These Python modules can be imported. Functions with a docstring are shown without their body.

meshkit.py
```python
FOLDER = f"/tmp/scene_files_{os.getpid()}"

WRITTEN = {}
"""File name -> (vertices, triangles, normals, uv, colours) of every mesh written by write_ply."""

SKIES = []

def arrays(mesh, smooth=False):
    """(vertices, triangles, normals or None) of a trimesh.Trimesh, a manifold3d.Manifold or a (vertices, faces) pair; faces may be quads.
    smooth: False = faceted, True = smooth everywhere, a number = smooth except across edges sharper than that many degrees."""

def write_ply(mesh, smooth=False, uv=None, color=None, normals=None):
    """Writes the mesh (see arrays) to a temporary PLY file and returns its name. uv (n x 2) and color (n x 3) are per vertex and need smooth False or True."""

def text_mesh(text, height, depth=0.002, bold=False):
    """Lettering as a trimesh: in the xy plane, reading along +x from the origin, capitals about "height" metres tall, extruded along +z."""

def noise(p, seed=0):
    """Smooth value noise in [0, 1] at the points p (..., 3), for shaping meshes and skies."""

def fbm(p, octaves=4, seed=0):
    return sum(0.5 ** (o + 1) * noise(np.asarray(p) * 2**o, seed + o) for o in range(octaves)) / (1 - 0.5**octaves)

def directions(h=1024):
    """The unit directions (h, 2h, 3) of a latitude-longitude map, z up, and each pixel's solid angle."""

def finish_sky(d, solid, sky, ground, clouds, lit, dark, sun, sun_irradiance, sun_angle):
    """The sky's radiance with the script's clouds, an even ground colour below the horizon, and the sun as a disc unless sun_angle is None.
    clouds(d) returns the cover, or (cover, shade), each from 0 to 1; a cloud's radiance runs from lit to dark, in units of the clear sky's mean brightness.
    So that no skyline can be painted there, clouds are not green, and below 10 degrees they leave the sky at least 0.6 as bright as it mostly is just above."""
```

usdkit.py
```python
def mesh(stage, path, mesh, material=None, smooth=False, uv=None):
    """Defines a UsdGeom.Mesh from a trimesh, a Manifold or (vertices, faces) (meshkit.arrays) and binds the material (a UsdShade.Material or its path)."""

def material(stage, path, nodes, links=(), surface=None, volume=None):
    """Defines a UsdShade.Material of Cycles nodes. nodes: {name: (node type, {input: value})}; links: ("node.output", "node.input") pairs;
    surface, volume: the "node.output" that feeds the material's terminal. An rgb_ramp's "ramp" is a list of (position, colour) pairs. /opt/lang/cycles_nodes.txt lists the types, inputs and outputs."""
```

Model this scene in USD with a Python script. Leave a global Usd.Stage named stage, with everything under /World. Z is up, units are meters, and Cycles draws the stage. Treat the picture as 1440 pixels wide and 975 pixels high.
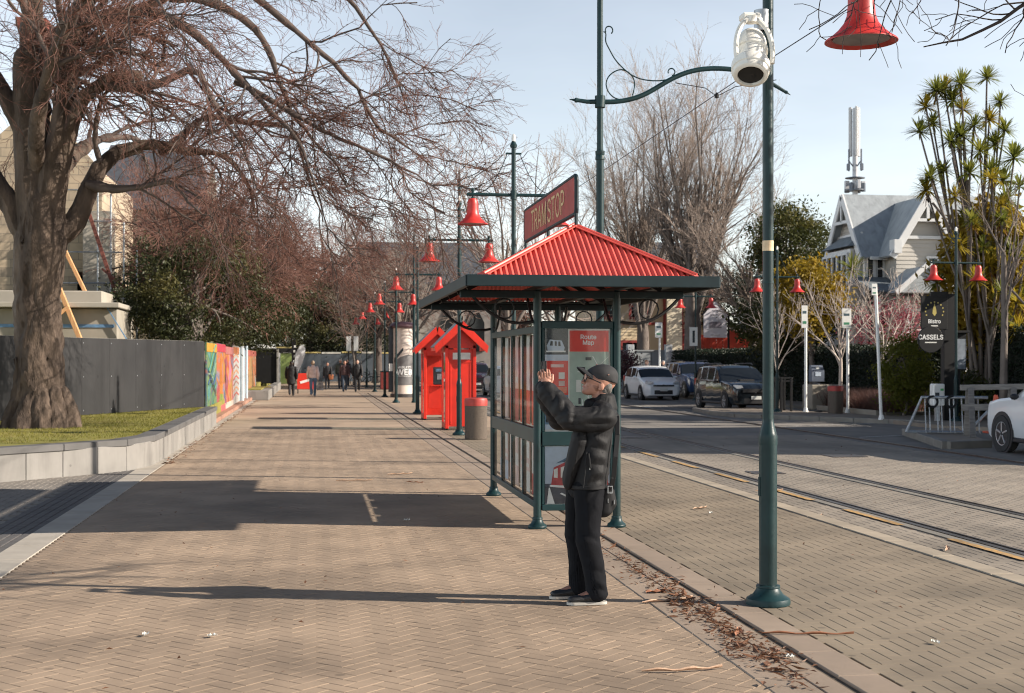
import math, numpy as np, trimesh, manifold3d as m3, usdkit, meshkit
from pxr import Usd, UsdGeom, UsdLux, UsdShade, Gf, Sdf, Vt
PI = math.pi
stage = Usd.Stage.CreateInMemory()
UsdGeom.SetStageUpAxis(stage, 'Z'); UsdGeom.SetStageMetersPerUnit(stage, 1.0)
UsdGeom.Xform.Define(stage, '/World'); UsdGeom.Scope.Define(stage, '/World/Looks')
# ---------------------------------------------------------------- camera
YAW = 8.21
cam = UsdGeom.Camera.Define(stage, '/World/camera')
cam.CreateHorizontalApertureAttr(36.0); cam.CreateVerticalApertureAttr(36.0*693/1024)
cam.CreateFocalLengthAttr(48.33); cam.CreateVerticalApertureOffsetAttr(0.49)
cam.CreateClippingRangeAttr(Gf.Vec2f(0.1, 3000))
cam.CreateFStopAttr(5.0); cam.CreateFocusDistanceAttr(10.5)
cam.CreateExposureAttr(0.94)
cam.AddTranslateOp().Set(Gf.Vec3d(0, 0, 1.66)); cam.AddRotateXYZOp().Set(Gf.Vec3f(90, 0, -YAW))
# ---------------------------------------------------------------- sky and sun
SUN_EL = math.radians(26.5); SUN_AZ = math.atan2(0.955, -0.297)
sd = np.array([math.cos(SUN_EL)*math.sin(SUN_AZ), math.cos(SUN_EL)*math.cos(SUN_AZ), math.sin(SUN_EL)])
sky_mat = usdkit.material(stage, '/World/Looks/sky', {
    'tc': ('texture_coordinate', {}),
    'sky': ('sky_texture', {'sky_type': 'single_scattering', 'sun_disc': False, 'sun_elevation': SUN_EL, 'sun_rotation': SUN_AZ, 'altitude': 50.0, 'air_density': 1.0, 'aerosol_density': 0.6, 'ozone_density': 1.0}),
    'map': ('mapping', {'scale': (1.0, 1.0, 3.2), 'location': (0.6, 0.25, 0.0)}),
    'n': ('noise_texture', {'scale': 1.7, 'detail': 6.0, 'roughness': 0.5, 'distortion': 0.35}),
    'r': ('rgb_ramp', {'ramp': [(0.34, (0.60, 0.60, 0.60)), (0.68, (0.92, 0.92, 0.92))]}),
    'white': ('hsv', {'saturation': 0.36, 'value': 3.05}),
    'sp': ('separate_xyz', {}), 'el': ('rgb_ramp', {'ramp': [(0.0, (1, 1, 1)), (0.25, (.80, .80, .80)), (0.42, (.18, .18, .18)), (0.65, (.03, .03, .03))]}), 'ml': ('mix_color', {'blend_type': 'multiply', 'fac': 1.0}),
    'mx': ('mix_color', {}),
    'bg': ('background_shader', {'strength': 0.05})},
    [('tc.generated', 'map.vector'), ('map.vector', 'n.vector'), ('n.fac', 'r.fac'), ('sky.color', 'white.color'), ('tc.generated', 'sp.vector'), ('sp.z', 'el.fac'), ('r.color', 'ml.a'), ('el.color', 'ml.b'), ('ml.result', 'mx.fac'), ('sky.color', 'mx.a'), ('white.color', 'mx.b'), ('mx.result', 'bg.color')], surface='bg.background')
dome = UsdLux.DomeLight.Define(stage, '/World/sky')
UsdShade.MaterialBindingAPI.Apply(dome.GetPrim()).Bind(sky_mat)
dome.GetPrim().SetCustomDataByKey('kind', 'structure')
sun = UsdLux.DistantLight.Define(stage, '/World/sun')
sun.CreateNormalizeAttr(True); sun.CreateIntensityAttr(1.25); sun.CreateAngleAttr(0.5); sun.CreateColorAttr(Gf.Vec3f(1.0, 0.90, 0.78))
_x = np.cross([0, 0, 1.0], sd); _x /= np.linalg.norm(_x); _y = np.cross(sd, _x)
sun.AddTransformOp().Set(Gf.Matrix4d(*_x, 0, *_y, 0, *sd, 0, 0, 0, 60, 1))

# ---------------------------------------------------------------- helpers
class MB:
    """collects geometry; emitted as one mesh"""
    def __init__(s): s.v = []; s.f = []; s.n = 0
    def raw(s, v, f):
        v = np.asarray(v, float).reshape(-1, 3); f = np.asarray(f, int)
        if f.shape[1] == 4: f = np.vstack([f[:, [0, 1, 2]], f[:, [0, 2, 3]]])
        s.v.append(v); s.f.append(f + s.n); s.n += len(v); return s
    def add(s, m, M=None):
        if isinstance(m, MB): v, f = m.arr()
        else: v, f, _ = meshkit.arrays(m)
        if M is not None: v = v @ M[:3, :3].T + M[:3, 3]
        return s.raw(v, f)
    def arr(s):
        return (np.vstack(s.v), np.vstack(s.f)) if s.v else (np.zeros((0, 3)), np.zeros((0, 3), int))
    def quad(s, a, b, c, d): return s.raw([a, b, c, d], [[0, 1, 2], [0, 2, 3]])
    def box(s, c, d, rz=0.0, ch=0.0, M=None):
        hx, hy, hz = d[0]/2, d[1]/2, d[2]/2; ch = min(ch, hx*.9, hy*.9, hz*.9)
        if ch <= 0:
            v = np.array([[x, y, z] for x in (-hx, hx) for y in (-hy, hy) for z in (-hz, hz)], float)
            f = [[0, 1, 3, 2], [4, 6, 7, 5], [0, 4, 5, 1], [2, 3, 7, 6], [0, 2, 6, 4], [1, 5, 7, 3]]
            f = np.array(f)
        else:
            v = []
            for sx in (-1, 1):
                for sy in (-1, 1):
                    for sz in (-1, 1):
                        v += [[sx*hx, sy*(hy-ch), sz*(hz-ch)], [sx*(hx-ch), sy*hy, sz*(hz-ch)], [sx*(hx-ch), sy*(hy-ch), sz*hz]]
            v = np.array(v); f = CHF
        if M is not None: v = v @ M.T
        if rz: c_, s_ = math.cos(rz), math.sin(rz); v = v @ np.array([[c_, s_, 0], [-s_, c_, 0], [0, 0, 1]])
        return s.raw(v + np.asarray(c, float), f)
    def bar(s, a, b, w, h=None, ch=0.0):
        a, b = np.asarray(a, float), np.asarray(b, float); t = b - a; L = np.linalg.norm(t); t = t/L
        r = np.array([0, 0, 1.0]) if abs(t[2]) < .95 else np.array([0, 1.0, 0]); x = np.cross(r, t); x /= np.linalg.norm(x); y = np.cross(t, x)
        return s.box((a+b)/2, (L, w, h or w), ch=ch, M=np.stack([t, x, y], 1))
    def tube(s, p, r, n=8, caps=True, closed=False):
        p = np.asarray(p, float); r = np.full(len(p), r) if np.ndim(r) == 0 else np.asarray(r, float)
        t = np.gradient(p, axis=0); t /= np.maximum(np.linalg.norm(t, axis=1, keepdims=True), 1e-9)
        ref = np.array([0.31, 0.17, 0.94]) if abs(t[len(t)//2, 2]) < .9 else np.array([0.2, 0.95, 0.1])
        u = np.cross(t, ref); u /= np.linalg.norm(u, axis=1, keepdims=True); w = np.cross(t, u)
        a = np.arange(n)*2*PI/n
        v = p[:, None] + r[:, None, None]*(np.cos(a)[None, :, None]*u[:, None] + np.sin(a)[None, :, None]*w[:, None])
        K = len(p); i = np.arange(K-1)[:, None]*n; j = np.arange(n)[None]; j2 = (j+1) % n
        f = np.stack([i+j, i+j2, i+n+j2, i+n+j], -1).reshape(-1, 4)
        s.raw(v.reshape(-1, 3), f)
        if caps:
            for k, rev in ((0, 1), (K-1, 0)):
                ff = [[0, q+1, q] if not rev else [0, q, q+1] for q in range(1, n-1)]
                s.raw(v[k], ff)
        return s
    def lathe(s, prof, c=(0, 0, 0), n=16, M=None, sx=1, sy=1):
        pr = np.asarray(prof, float); a = np.arange(n)*2*PI/n; K = len(pr)
        v = np.stack([pr[:, 0, None]*np.cos(a)*sx, pr[:, 0, None]*np.sin(a)*sy, np.repeat(pr[:, 1, None], n, 1)], -1).reshape(-1, 3)
        if M is not None: v = v @ M.T
        i = np.arange(K-1)[:, None]*n; j = np.arange(n)[None]; j2 = (j+1) % n
        return s.raw(v + np.asarray(c, float), np.stack([i+j, i+j2, i+n+j2, i+n+j], -1).reshape(-1, 4))
    def prism(s, poly, h, M=None, o=(0, 0, 0)):
        """convex or star polygon (list of 2D) extruded from 0 to h along local z"""
        from shapely.geometry import Polygon
        P = Polygon(poly)
        m = trimesh.creation.extrude_polygon(P, h, engine='earcut'); v = m.vertices
        if M is not None: v = v @ np.asarray(M, float).T
        return s.raw(v + np.asarray(o, float), m.faces)
    def hull(s, pts):
        h = trimesh.convex.convex_hull(np.asarray(pts, float)); return s.raw(h.vertices, h.faces)
_pts = []
for sx in (-1, 1):
    for sy in (-1, 1):
        for sz in (-1, 1):
            _pts += [[sx*1, sy*.7, sz*.7], [sx*.7, sy*1, sz*.7], [sx*.7, sy*.7, sz*1]]
_h = trimesh.convex.convex_hull(np.array(_pts))
_map = [int(np.argmin(np.linalg.norm(np.array(_pts)-v, axis=1))) for v in _h.vertices]
CHF = np.array(_map)[_h.faces]
XZ = np.array([[1, 0, 0], [0, 0, -1], [0, 1, 0.0]])      # polygon (x, z) extruded towards -y
YZ = np.array([[0, 0, 1.0], [1, 0, 0], [0, 1, 0]])       # polygon (y, z) extruded towards +x

_used = {}
def numbered(parent, name):
    k = (parent, name); i = _used.get(k, -1) + 1; _used[k] = i
    return f'{parent}/{name}' if i == 0 else f'{parent}/{name}_{i:03d}'
class Th:
    def __init__(s, path, loc, rz): s.path = path; s.loc = np.asarray(loc, float); s.rz = rz; s.w = False
    def inv(s, v):
        v = v - s.loc; c, q = math.cos(s.rz), math.sin(s.rz); return v @ np.array([[c, -q, 0], [q, c, 0], [0, 0, 1]])
def tag(prim, label=None, cat=None, group=None, kind=None):
    for k, x in (('label', label), ('category', cat), ('group', group), ('kind', kind)):
        if x: prim.SetCustomDataByKey(k, x)
def _ops(x, loc, rz, sc):
    x.AddTranslateOp().Set(Gf.Vec3d(*map(float, loc))); x.AddRotateZOp().Set(math.degrees(rz)); x.AddScaleOp().Set(Gf.Vec3f(*sc) if np.ndim(sc) else Gf.Vec3f(sc, sc, sc))
def thing(name, label, cat, loc=(0, 0, 0), rz=0.0, group=None, kind=None, world=False, sc=1.0):
    path = numbered('/World', name); x = UsdGeom.Xform.Define(stage, path); _ops(x, loc, rz, sc)
    tag(x.GetPrim(), label, cat, group, kind); t = Th(path, loc, rz); t.w = world; return t
def dup(t, loc, rz=0.0, label=None, group=None, sc=1.0):
    pr = stage.GetPrimAtPath(t.path); base = t.path.rsplit('/', 1)[1].rstrip('0123456789').rstrip('_') if t.path[-3:].isdigit() else t.path.rsplit('/', 1)[1]
    path = numbered('/World', base); x = UsdGeom.Xform.Define(stage, path); _ops(x, loc, rz, sc)
    cd = pr.GetCustomData(); tag(x.GetPrim(), label or cd.get('label'), cd.get('category'), group or cd.get('group'))
    x.GetPrim().GetReferences().AddInternalReference(t.path); x.GetPrim().SetInstanceable(True)
    return Th(path, loc, rz)
def part(t, name, mb, mat, smooth=35, label=None, kind=None, sub=None):
    """a mesh under the thing t (or under the part path t); returns its path"""
    parent = sub or (t.path if isinstance(t, Th) else t)
    v, f = (mb.arr() if isinstance(mb, MB) else meshkit.arrays(mb)[:2])
    if isinstance(t, Th) and t.w: v = t.inv(v)
    path = numbered(parent, name)
    m = usdkit.mesh(stage, path, (v, f), mat, smooth=smooth)
    tag(m.GetPrim(), label, kind=kind); return path
def solo(name, mb, mat, label=None, cat=None, group=None, kind=None, smooth=35):
    v, f = (mb.arr() if isinstance(mb, MB) else meshkit.arrays(mb)[:2]); path = numbered('/World', name)
    m = usdkit.mesh(stage, path, (v, f), mat, smooth=smooth); tag(m.GetPrim(), label, cat, group, kind); return path

LK = '/World/Looks/'
def M(name, col, rough=.6, var=.12, scale=6., bump=0., bscale=None, metal=0., spec=.5, col2=None, island=0., coat=0., world=False, detail=4., dist=.02, stretch=None, stain=None):
    """principled surface whose colour wanders with noise; island = tint spread from piece to piece"""
    col = np.array(col, float); lo = col*(1-var); hi = np.array(col2, float) if col2 is not None else col*(1+var)
    if col2 is not None: lo = col
    n = {'tc': ('texture_coordinate', {}), 'g': ('geometry', {}), 'n': ('noise_texture', {'scale': scale, 'detail': detail, 'roughness': .6}),
         'r': ('rgb_ramp', {'ramp': [(.3, lo), (.7, hi)]}),
         'p': ('principled_bsdf', {'roughness': rough, 'metallic': metal, 'specular_ior_level': spec, 'coat_weight': coat, 'coat_roughness': .06})}
    src = 'g.position' if world else 'tc.object'; l = [('n.fac', 'r.fac')]
    if stretch is not None:
        n['mp'] = ('mapping', {'scale': stretch}); l += [(src, 'mp.vector')]; src = 'mp.vector'
    l += [(src, 'n.vector')]
    out = 'r.color'
    if island:
        n['ir'] = ('rgb_ramp', {'ramp': [(0, (1-island,)*3), (.5, (1, 1-island*.06, 1-island*.12)), (1, (1+island, 1+island*.9, 1+island*.8))]})
        n['im'] = ('mix_color', {'blend_type': 'multiply', 'fac': 1.0, 'use_clamp': False})
        l += [('g.random_per_island', 'ir.fac'), (out, 'im.a'), ('ir.color', 'im.b')]; out = 'im.result'
    if stain:   # wear with a shape of its own: (patch scale, patch depth, spot scale, streak stretch)
        n['sm'] = ('mapping', {'scale': stain[3]}); n['s1'] = ('noise_texture', {'scale': stain[0], 'detail': 6., 'roughness': .65, 'distortion': .4}); n['sr'] = ('rgb_ramp', {'ramp': [(.36, (1-stain[1],)*3), (.52, (1, 1, 1)), (.72, (1+stain[1]*.45,)*3)]})
        n['s2'] = ('voronoi_texture', {'scale': stain[2], 'feature': 'f1', 'randomness': 1.}); n['s2r'] = ('rgb_ramp', {'ramp': [(.07, (.66, .66, .66)), (.10, (1, 1, 1))]})
        for k_ in ('m1', 'm2'): n[k_] = ('mix_color', {'blend_type': 'multiply', 'fac': 1.0, 'use_clamp': False})
        l += [(src, 'sm.vector'), ('sm.vector', 's1.vector'), ('s1.fac', 'sr.fac'), (out, 'm1.a'), ('sr.color', 'm1.b'), (src, 's2.vector'), ('s2.distance', 's2r.fac'), ('m1.result', 'm2.a'), ('s2r.color', 'm2.b')]; out = 'm2.result'
    l += [(out, 'p.base_color')]
    if bump:
        n['bn'] = ('noise_texture', {'scale': bscale or scale*4, 'detail': 5., 'roughness': .65}); n['b'] = ('bump', {'strength': bump, 'distance': dist})
        l += [(src, 'bn.vector'), ('bn.fac', 'b.height'), ('b.normal', 'p.normal')]
    return usdkit.material(stage, LK+name, n, l, surface='p.BSDF')
def leafM(name, c1, c2, tr=.35, scale=1.2):
    return usdkit.material(stage, LK+name, {'tc': ('texture_coordinate', {}), 'g': ('geometry', {}), 'n': ('noise_texture', {'scale': scale, 'detail': 3.}),
        'a': ('math', {'math_type': 'multiply_add', 'value2': .6, 'value3': 0.}), 'ad': ('math', {'math_type': 'add'}), 'mu': ('math', {'math_type': 'multiply', 'value2': .4}),
        'r': ('rgb_ramp', {'ramp': [(.3, c1), (.7, c2)]}), 'p': ('principled_bsdf', {'roughness': .55, 'specular_ior_level': .35}), 't': ('translucent_bsdf', {}), 'm': ('mix_closure', {'fac': tr})},
        [('tc.object', 'n.vector'), ('n.fac', 'a.value1'), ('g.random_per_island', 'mu.value1'), ('a.value', 'ad.value1'), ('mu.value', 'ad.value2'), ('ad.value', 'r.fac'), ('r.color', 'p.base_color'), ('r.color', 't.color'), ('p.BSDF', 'm.closure1'), ('t.BSDF', 'm.closure2')], surface='m.closure')
def glassM(name, tint=(.9, .95, .95), rough=.02, ior=1.5, dark=0.0):
    n = {'f': ('fresnel', {'IOR': ior}), 't': ('transparent_bsdf', {'color': tint}), 'g': ('glossy_bsdf', {'roughness': rough, 'color': (1, 1, 1)}), 'm': ('mix_closure', {})}
    return usdkit.material(stage, LK+name, n, [('f.fac', 'm.fac'), ('t.BSDF', 'm.closure1'), ('g.BSDF', 'm.closure2')], surface='m.closure')

# ---- paints, metals, stone
teal = M('teal_paint', (.008, .029, .032), .42, .22, 5, bump=.08, bscale=40, spec=.32)
tealb = M('teal_paint_pole', (.006, .025, .027), .36, .28, 4, bump=.08, bscale=30, spec=.38, stain=(2.2, .3, 5., (1, 1, .3)))
dark_teal = M('dark_teal_paint', (.009, .021, .025), .5, .2, 5, spec=.3)
black = M('black_paint', (.010, .010, .011), .5, .2, 8, spec=.3)
redp = M('red_paint', (.60, .030, .014), .38, .12, 3, bump=.03, bscale=25)
booth_red = M('booth_red_paint', (.66, .022, .007), .45, .14, 2.5, bump=.05, stain=(1.6, .18, 6., (1, 1, .25)))
bell_red = M('bell_red_enamel', (.46, .028, .022), .42, .2, 6, bump=.04, stain=(3., .25, 14., (1, 1, .4)))
roof_red = M('roof_red_paint', (.58, .082, .062), .48, .16, 2.2, stain=(1.5, .2, 7., (1, 1, 1)))
white = M('white_paint', (.74, .74, .71), .5, .05, 5)
cream_w = M('cctv_plastic', (.70, .68, .62), .38, .05, 4)
chrome = M('bare_metal', (.55, .56, .58), .28, .08, 10, metal=1.0)
galv = M('galvanised_steel', (.36, .38, .40), .42, .25, 14, metal=.8)
darkglass = M('dark_window_glass', (.010, .012, .014), .05, .1, 2, spec=.45)
rubber = M('tyre_rubber', (.018, .018, .019), .8, .2, 10)
glass = glassM('window_pane_glass')
# ---------------------------------------------------------------- ground
brickA = M('brown_brick', (.330, .243, .170), .87, .20, 1.1, bump=.35, bscale=90, island=.20, world=True, stain=(.55, .22, 3.1, (1, 1, 1)), detail=6., dist=.004)
brickB = M('olive_brick', (.250, .200, .142), .88, .24, .9, bump=.35, bscale=90, island=.20, world=True, stain=(.6, .25, 3.3, (1, 1, 1)), detail=6., dist=.004)
roadbrick = M('road_brick', (.265, .226, .182), .85, .2, .7, stain=(.35, .28, 2.1, (2.0, .35, 1)), bump=.3, bscale=70, island=.12, world=True, detail=6., dist=.004)
setts = M('dark_sett', (.105, .098, .095), .8, .2, 2, bump=.4, bscale=60, island=.2, world=True, dist=.006)
greysett = M('grey_sett', (.20, .178, .155), .85, .2, 2, bump=.4, bscale=60, island=.15, world=True, dist=.006)
joint = M('joint_sand', (.135, .105, .075), .95, .3, 9, world=True)
jointg = M('mossy_joint_sand', (.085, .078, .045), .95, .4, 5, world=True)
slabm = M('paving_slab', (.275, .212, .160), .8, .2, 1.3, bump=.3, bscale=50, island=.10, world=True, dist=.005)
bandm = M('pale_band_stone', (.36, .325, .275), .8, .15, 2.2, bump=.3, bscale=50, island=.08, world=True, dist=.005)
kerbm = M('kerb_stone', (.34, .285, .215), .8, .2, 2, bump=.3, bscale=40, island=.08, world=True, dist=.005)
kerbg = M('grey_kerb_stone', (.20, .185, .16), .8, .2, 2, bump=.3, bscale=40, island=.08, world=True, dist=.005)
asph = M('road_asphalt', (.185, .166, .145), .88, .22, .5, stain=(.30, .28, 1.3, (2.2, .28, 1)), bump=.4, bscale=120, world=True, detail=8., dist=.004)
farpath = M('far_paving', (.322, .240, .170), .87, .16, .8, stain=(.45, .2, 2.7, (1, 1, 1)), bump=.3, bscale=30, world=True, detail=8., dist=.004)
rightpath = M('far_side_paving', (.22, .18, .14), .85, .2, .8, bump=.3, bscale=30, world=True, detail=8., dist=.004)
steel = M('rail_steel', (.10, .085, .075), .38, .3, 6, metal=.7, world=True)
yellow = M('worn_yellow_paint', (.52, .28, .06), .8, .3, 22, col2=(.25, .19, .12), world=True, detail=7., stain=(6., .4, 9., (1, .3, 1)))
whitel = M('worn_white_line', (.42, .41, .38), .8, .25, 8, world=True)
groundm = M('bare_ground', (.12, .105, .08), .9, .3, .15, world=True)
soot = M('slot_shadow_grit', (.02, .018, .016), .9, .3, 8, world=True)

def sheet(x0, x1, y0, y1, z, nx=1, ny=1):
    X, Y = np.meshgrid(np.linspace(x0, x1, nx+1), np.linspace(y0, y1, ny+1)); v = np.stack([X, Y, np.full(X.shape, z)], -1).reshape(-1, 3)
    i = (np.arange(ny)[:, None]*(nx+1)+np.arange(nx)[None]).ravel(); return MB().raw(v, np.stack([i, i+1, i+nx+2, i+nx+1], -1))
solo('ground', sheet(-400, 400, -60, 900, -.2), groundm, kind='structure')
solo('road', sheet(5.35, 13.4, -20, 320, -.1), asph, kind='structure')

def brick_arrays(c, ang, lx, ly, top, gap=.004, ch=.006, dep=.03, rng=None, tilt=.0012):
    """N bricks (centres c (N,2), angles, sizes) -> vertices (N,12,3), faces"""
    N = len(c); ang = np.broadcast_to(ang, N); lx = np.broadcast_to(lx, N)/2 - gap/2; ly = np.broadcast_to(ly, N)/2 - gap/2
    z = np.full(N, top) if rng is None else top + rng.uniform(-tilt, tilt*.4, N)
    s = np.array([[-1, -1], [1, -1], [1, 1], [-1, 1]], float)
    def ring(ins, dz):
        p = np.stack([s[None, :, 0]*(lx-ins)[:, None], s[None, :, 1]*(ly-ins)[:, None]], -1); ca, sa = np.cos(ang)[:, None], np.sin(ang)[:, None]
        zz = np.repeat((z+dz)[:, None], 4, 1)
        if rng is not None and dz == 0: zz = zz + tz
        return np.stack([p[..., 0]*ca-p[..., 1]*sa+c[:, None, 0], p[..., 0]*sa+p[..., 1]*ca+c[:, None, 1], zz], -1)
    if rng is not None: tz = rng.uniform(-tilt, tilt*.2, (N, 4))*.6
    v = np.concatenate([ring(ch, 0), ring(0, -ch*.8), ring(0, -dep)], 1)
    f = [[0, 1, 2, 3]]
    for k in (0, 4):
        for j in range(4): f.append([k+4+j, k+4+(j+1) % 4, k+(j+1) % 4, k+j])
    return v, np.array(f)
def herring(x0, x1, y0, y1, rot, W=.1):
    """herringbone brick centres and angles inside the rectangle"""
    R = int(max(x1-x0, y1-y0)/W*1.5)+8; cx, cy = (x0+x1)/2, (y0+y1)/2
    j, m = np.meshgrid(np.arange(-R, R), np.arange(-R//4-2, R//4+3), indexing='ij'); 
    hx = ((j % 4)+4*m+1.0).ravel(); hy = (j+.5).ravel(); vx = ((j % 4)+4*m+3.5).ravel(); vy = (j+1.0).ravel()
    p = np.concatenate([np.stack([hx, hy], -1), np.stack([vx, vy], -1)])*W; a = np.concatenate([np.zeros(len(hx)), np.full(len(vx), PI/2)])
    c, s = math.cos(rot), math.sin(rot); p = p @ np.array([[c, s], [-s, c]]) + [cx, cy]; a = a + rot
    k = (p[:, 0] > x0) & (p[:, 0] < x1) & (p[:, 1] > y0) & (p[:, 1] < y1); return p[k], a[k]
def running(x0, x1, y0, y1, L, W, along='x'):
    out = []
    if along == 'x':
        for i, y in enumerate(np.arange(y0+W/2, y1, W)):
            for x in np.arange(x0+(L/2 if i % 2 else 0), x1, L): out.append((x, y))
        return np.array(out), np.zeros(len(out))
    for i, x in enumerate(np.arange(x0+W/2, x1, W)):
        for y in np.arange(y0+(L/2 if i % 2 else 0), y1, L): out.append((x, y))
    return np.array(out), np.full(len(out), PI/2)
def inframe(p):
    """points of the ground seen by the lens"""
    th = math.radians(YAW); zc = p[:, 0]*math.sin(th)+p[:, 1]*math.cos(th); xc = p[:, 0]*math.cos(th)-p[:, 1]*math.sin(th)
    return (zc > 6.9) & (np.abs(xc/zc) < .372)
def paving(t, p, a, L, W, mat, single=0, top=0., seed=1, gap=.004, ch=.006, word='brick', rest='bricks'):
    rng = np.random.default_rng(seed); v, f = brick_arrays(p, a, L, W, top, gap, ch, rng=rng)
    N = len(p); pick = np.zeros(N, bool)
    if single:
        q = np.where(inframe(p))[0]; q = q[np.argsort(p[q, 1])][:single]; pick[q] = True
        for i in q:
            part(t, word, MB().raw(v[i], f), mat, smooth=False)
    r = v[~pick]; n = len(r)
    F = (f[None]+12*np.arange(n)[:, None, None]).reshape(-1, 4)
    part(t, rest, MB().raw(r.reshape(-1, 3), F), mat, smooth=False, kind='stuff')
# footpath: herringbone at 45 degrees between the pale band and the gutter slabs
fp = thing('footpath', None, None, kind='structure')
part(fp, 'sand_bed', sheet(-9, 2.96, -8, 36, -.013), joint, smooth=False)
p, a = herring(-2.42, 2.30, 6.3, 34.0, PI/4)
paving(fp, p, a, .2, .1, brickA, single=300, seed=3, gap=.0035, ch=.0021)
part(fp, 'far_surface', sheet(-3.0, 2.3, 33.9, 190, -.004, 1, 12), farpath)
rng = np.random.default_rng(5)
def slabs(t, x0, x1, y0, y1, L, mat, top=.004, word='slab', gap=.006, ch=.006, jit=.0):
    y = y0
    while y < y1:
        l = L*(1+rng.uniform(-jit, jit)); e = min(y+l, y1)
        v, f = brick_arrays(np.array([[(x0+x1)/2, (y+e)/2]]), 0., x1-x0, e-y, top+rng.uniform(-.001, .001), gap, ch, dep=.06)
        part(t, word, MB().raw(v[0], f), mat, smooth=False); y = e
slabs(fp, -2.68, -2.36, 6.5, 66, .9, bandm, word='band_stone')
slabs(fp, 2.27, 2.53, 6.3, 70, .6, slabm, top=.004)
slabs(fp, 2.53, 2.675, 6.3, 70, .9, slabm, top=.003, word='gutter_slab')
slabs(fp, 2.725, 2.96, 6.3, 70, .6, slabm, top=.004)
part(fp, 'drain_slot', sheet(2.66, 2.74, 5, 120, -.018), soot)
part(fp, 'far_gutter', sheet(2.28, 2.96, 70, 190, .001, 1, 8), farpath)
# cobbles left of the band, up to the garden wall
p, a = running(-3.16, -2.68, 8, 21.5, .2, .1, 'y'); paving(fp, p, a, .2, .1, setts, seed=7, word='sett', rest='dark_setts', gap=.008, ch=.008)
p, a = herring(-7.5, -3.16, 9, 21.3, 0.); paving(fp, p, a, .2, .1, greysett, seed=8, word='sett', rest='grey_setts', gap=.006)
# kerbside strip: herringbone square to the street
ks = thing('kerbside_paving', None, None, kind='structure')
part(ks, 'sand_bed', sheet(2.94, 5.2, -8, 36, -.013), jointg, smooth=False)
p, a = herring(2.93, 5.22, 6.3, 34, 0.)
paving(ks, p, a, .2, .1, brickB, single=300, seed=11, gap=.0036, ch=.0028)
part(ks, 'far_surface', sheet(2.95, 5.2, 33.9, 190, -.003, 1, 12), farpath)
kb = thing('kerb', None, None, kind='structure')
y = 6.0
while y < 60:
    kb_m = MB().box((5.285, y+.5, -.06), (.21, .992, .136), ch=.012); part(kb, 'kerb_stone', kb_m, kerbm, smooth=False); y += 1.0
part(kb, 'far_kerb', MB().box((5.285, 125, -.06), (.21, 130, .136), ch=.01), kerbm, smooth=False)
part(kb, 'back_joint', sheet(5.165, 5.19, 4, 120, .001), soot)
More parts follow.
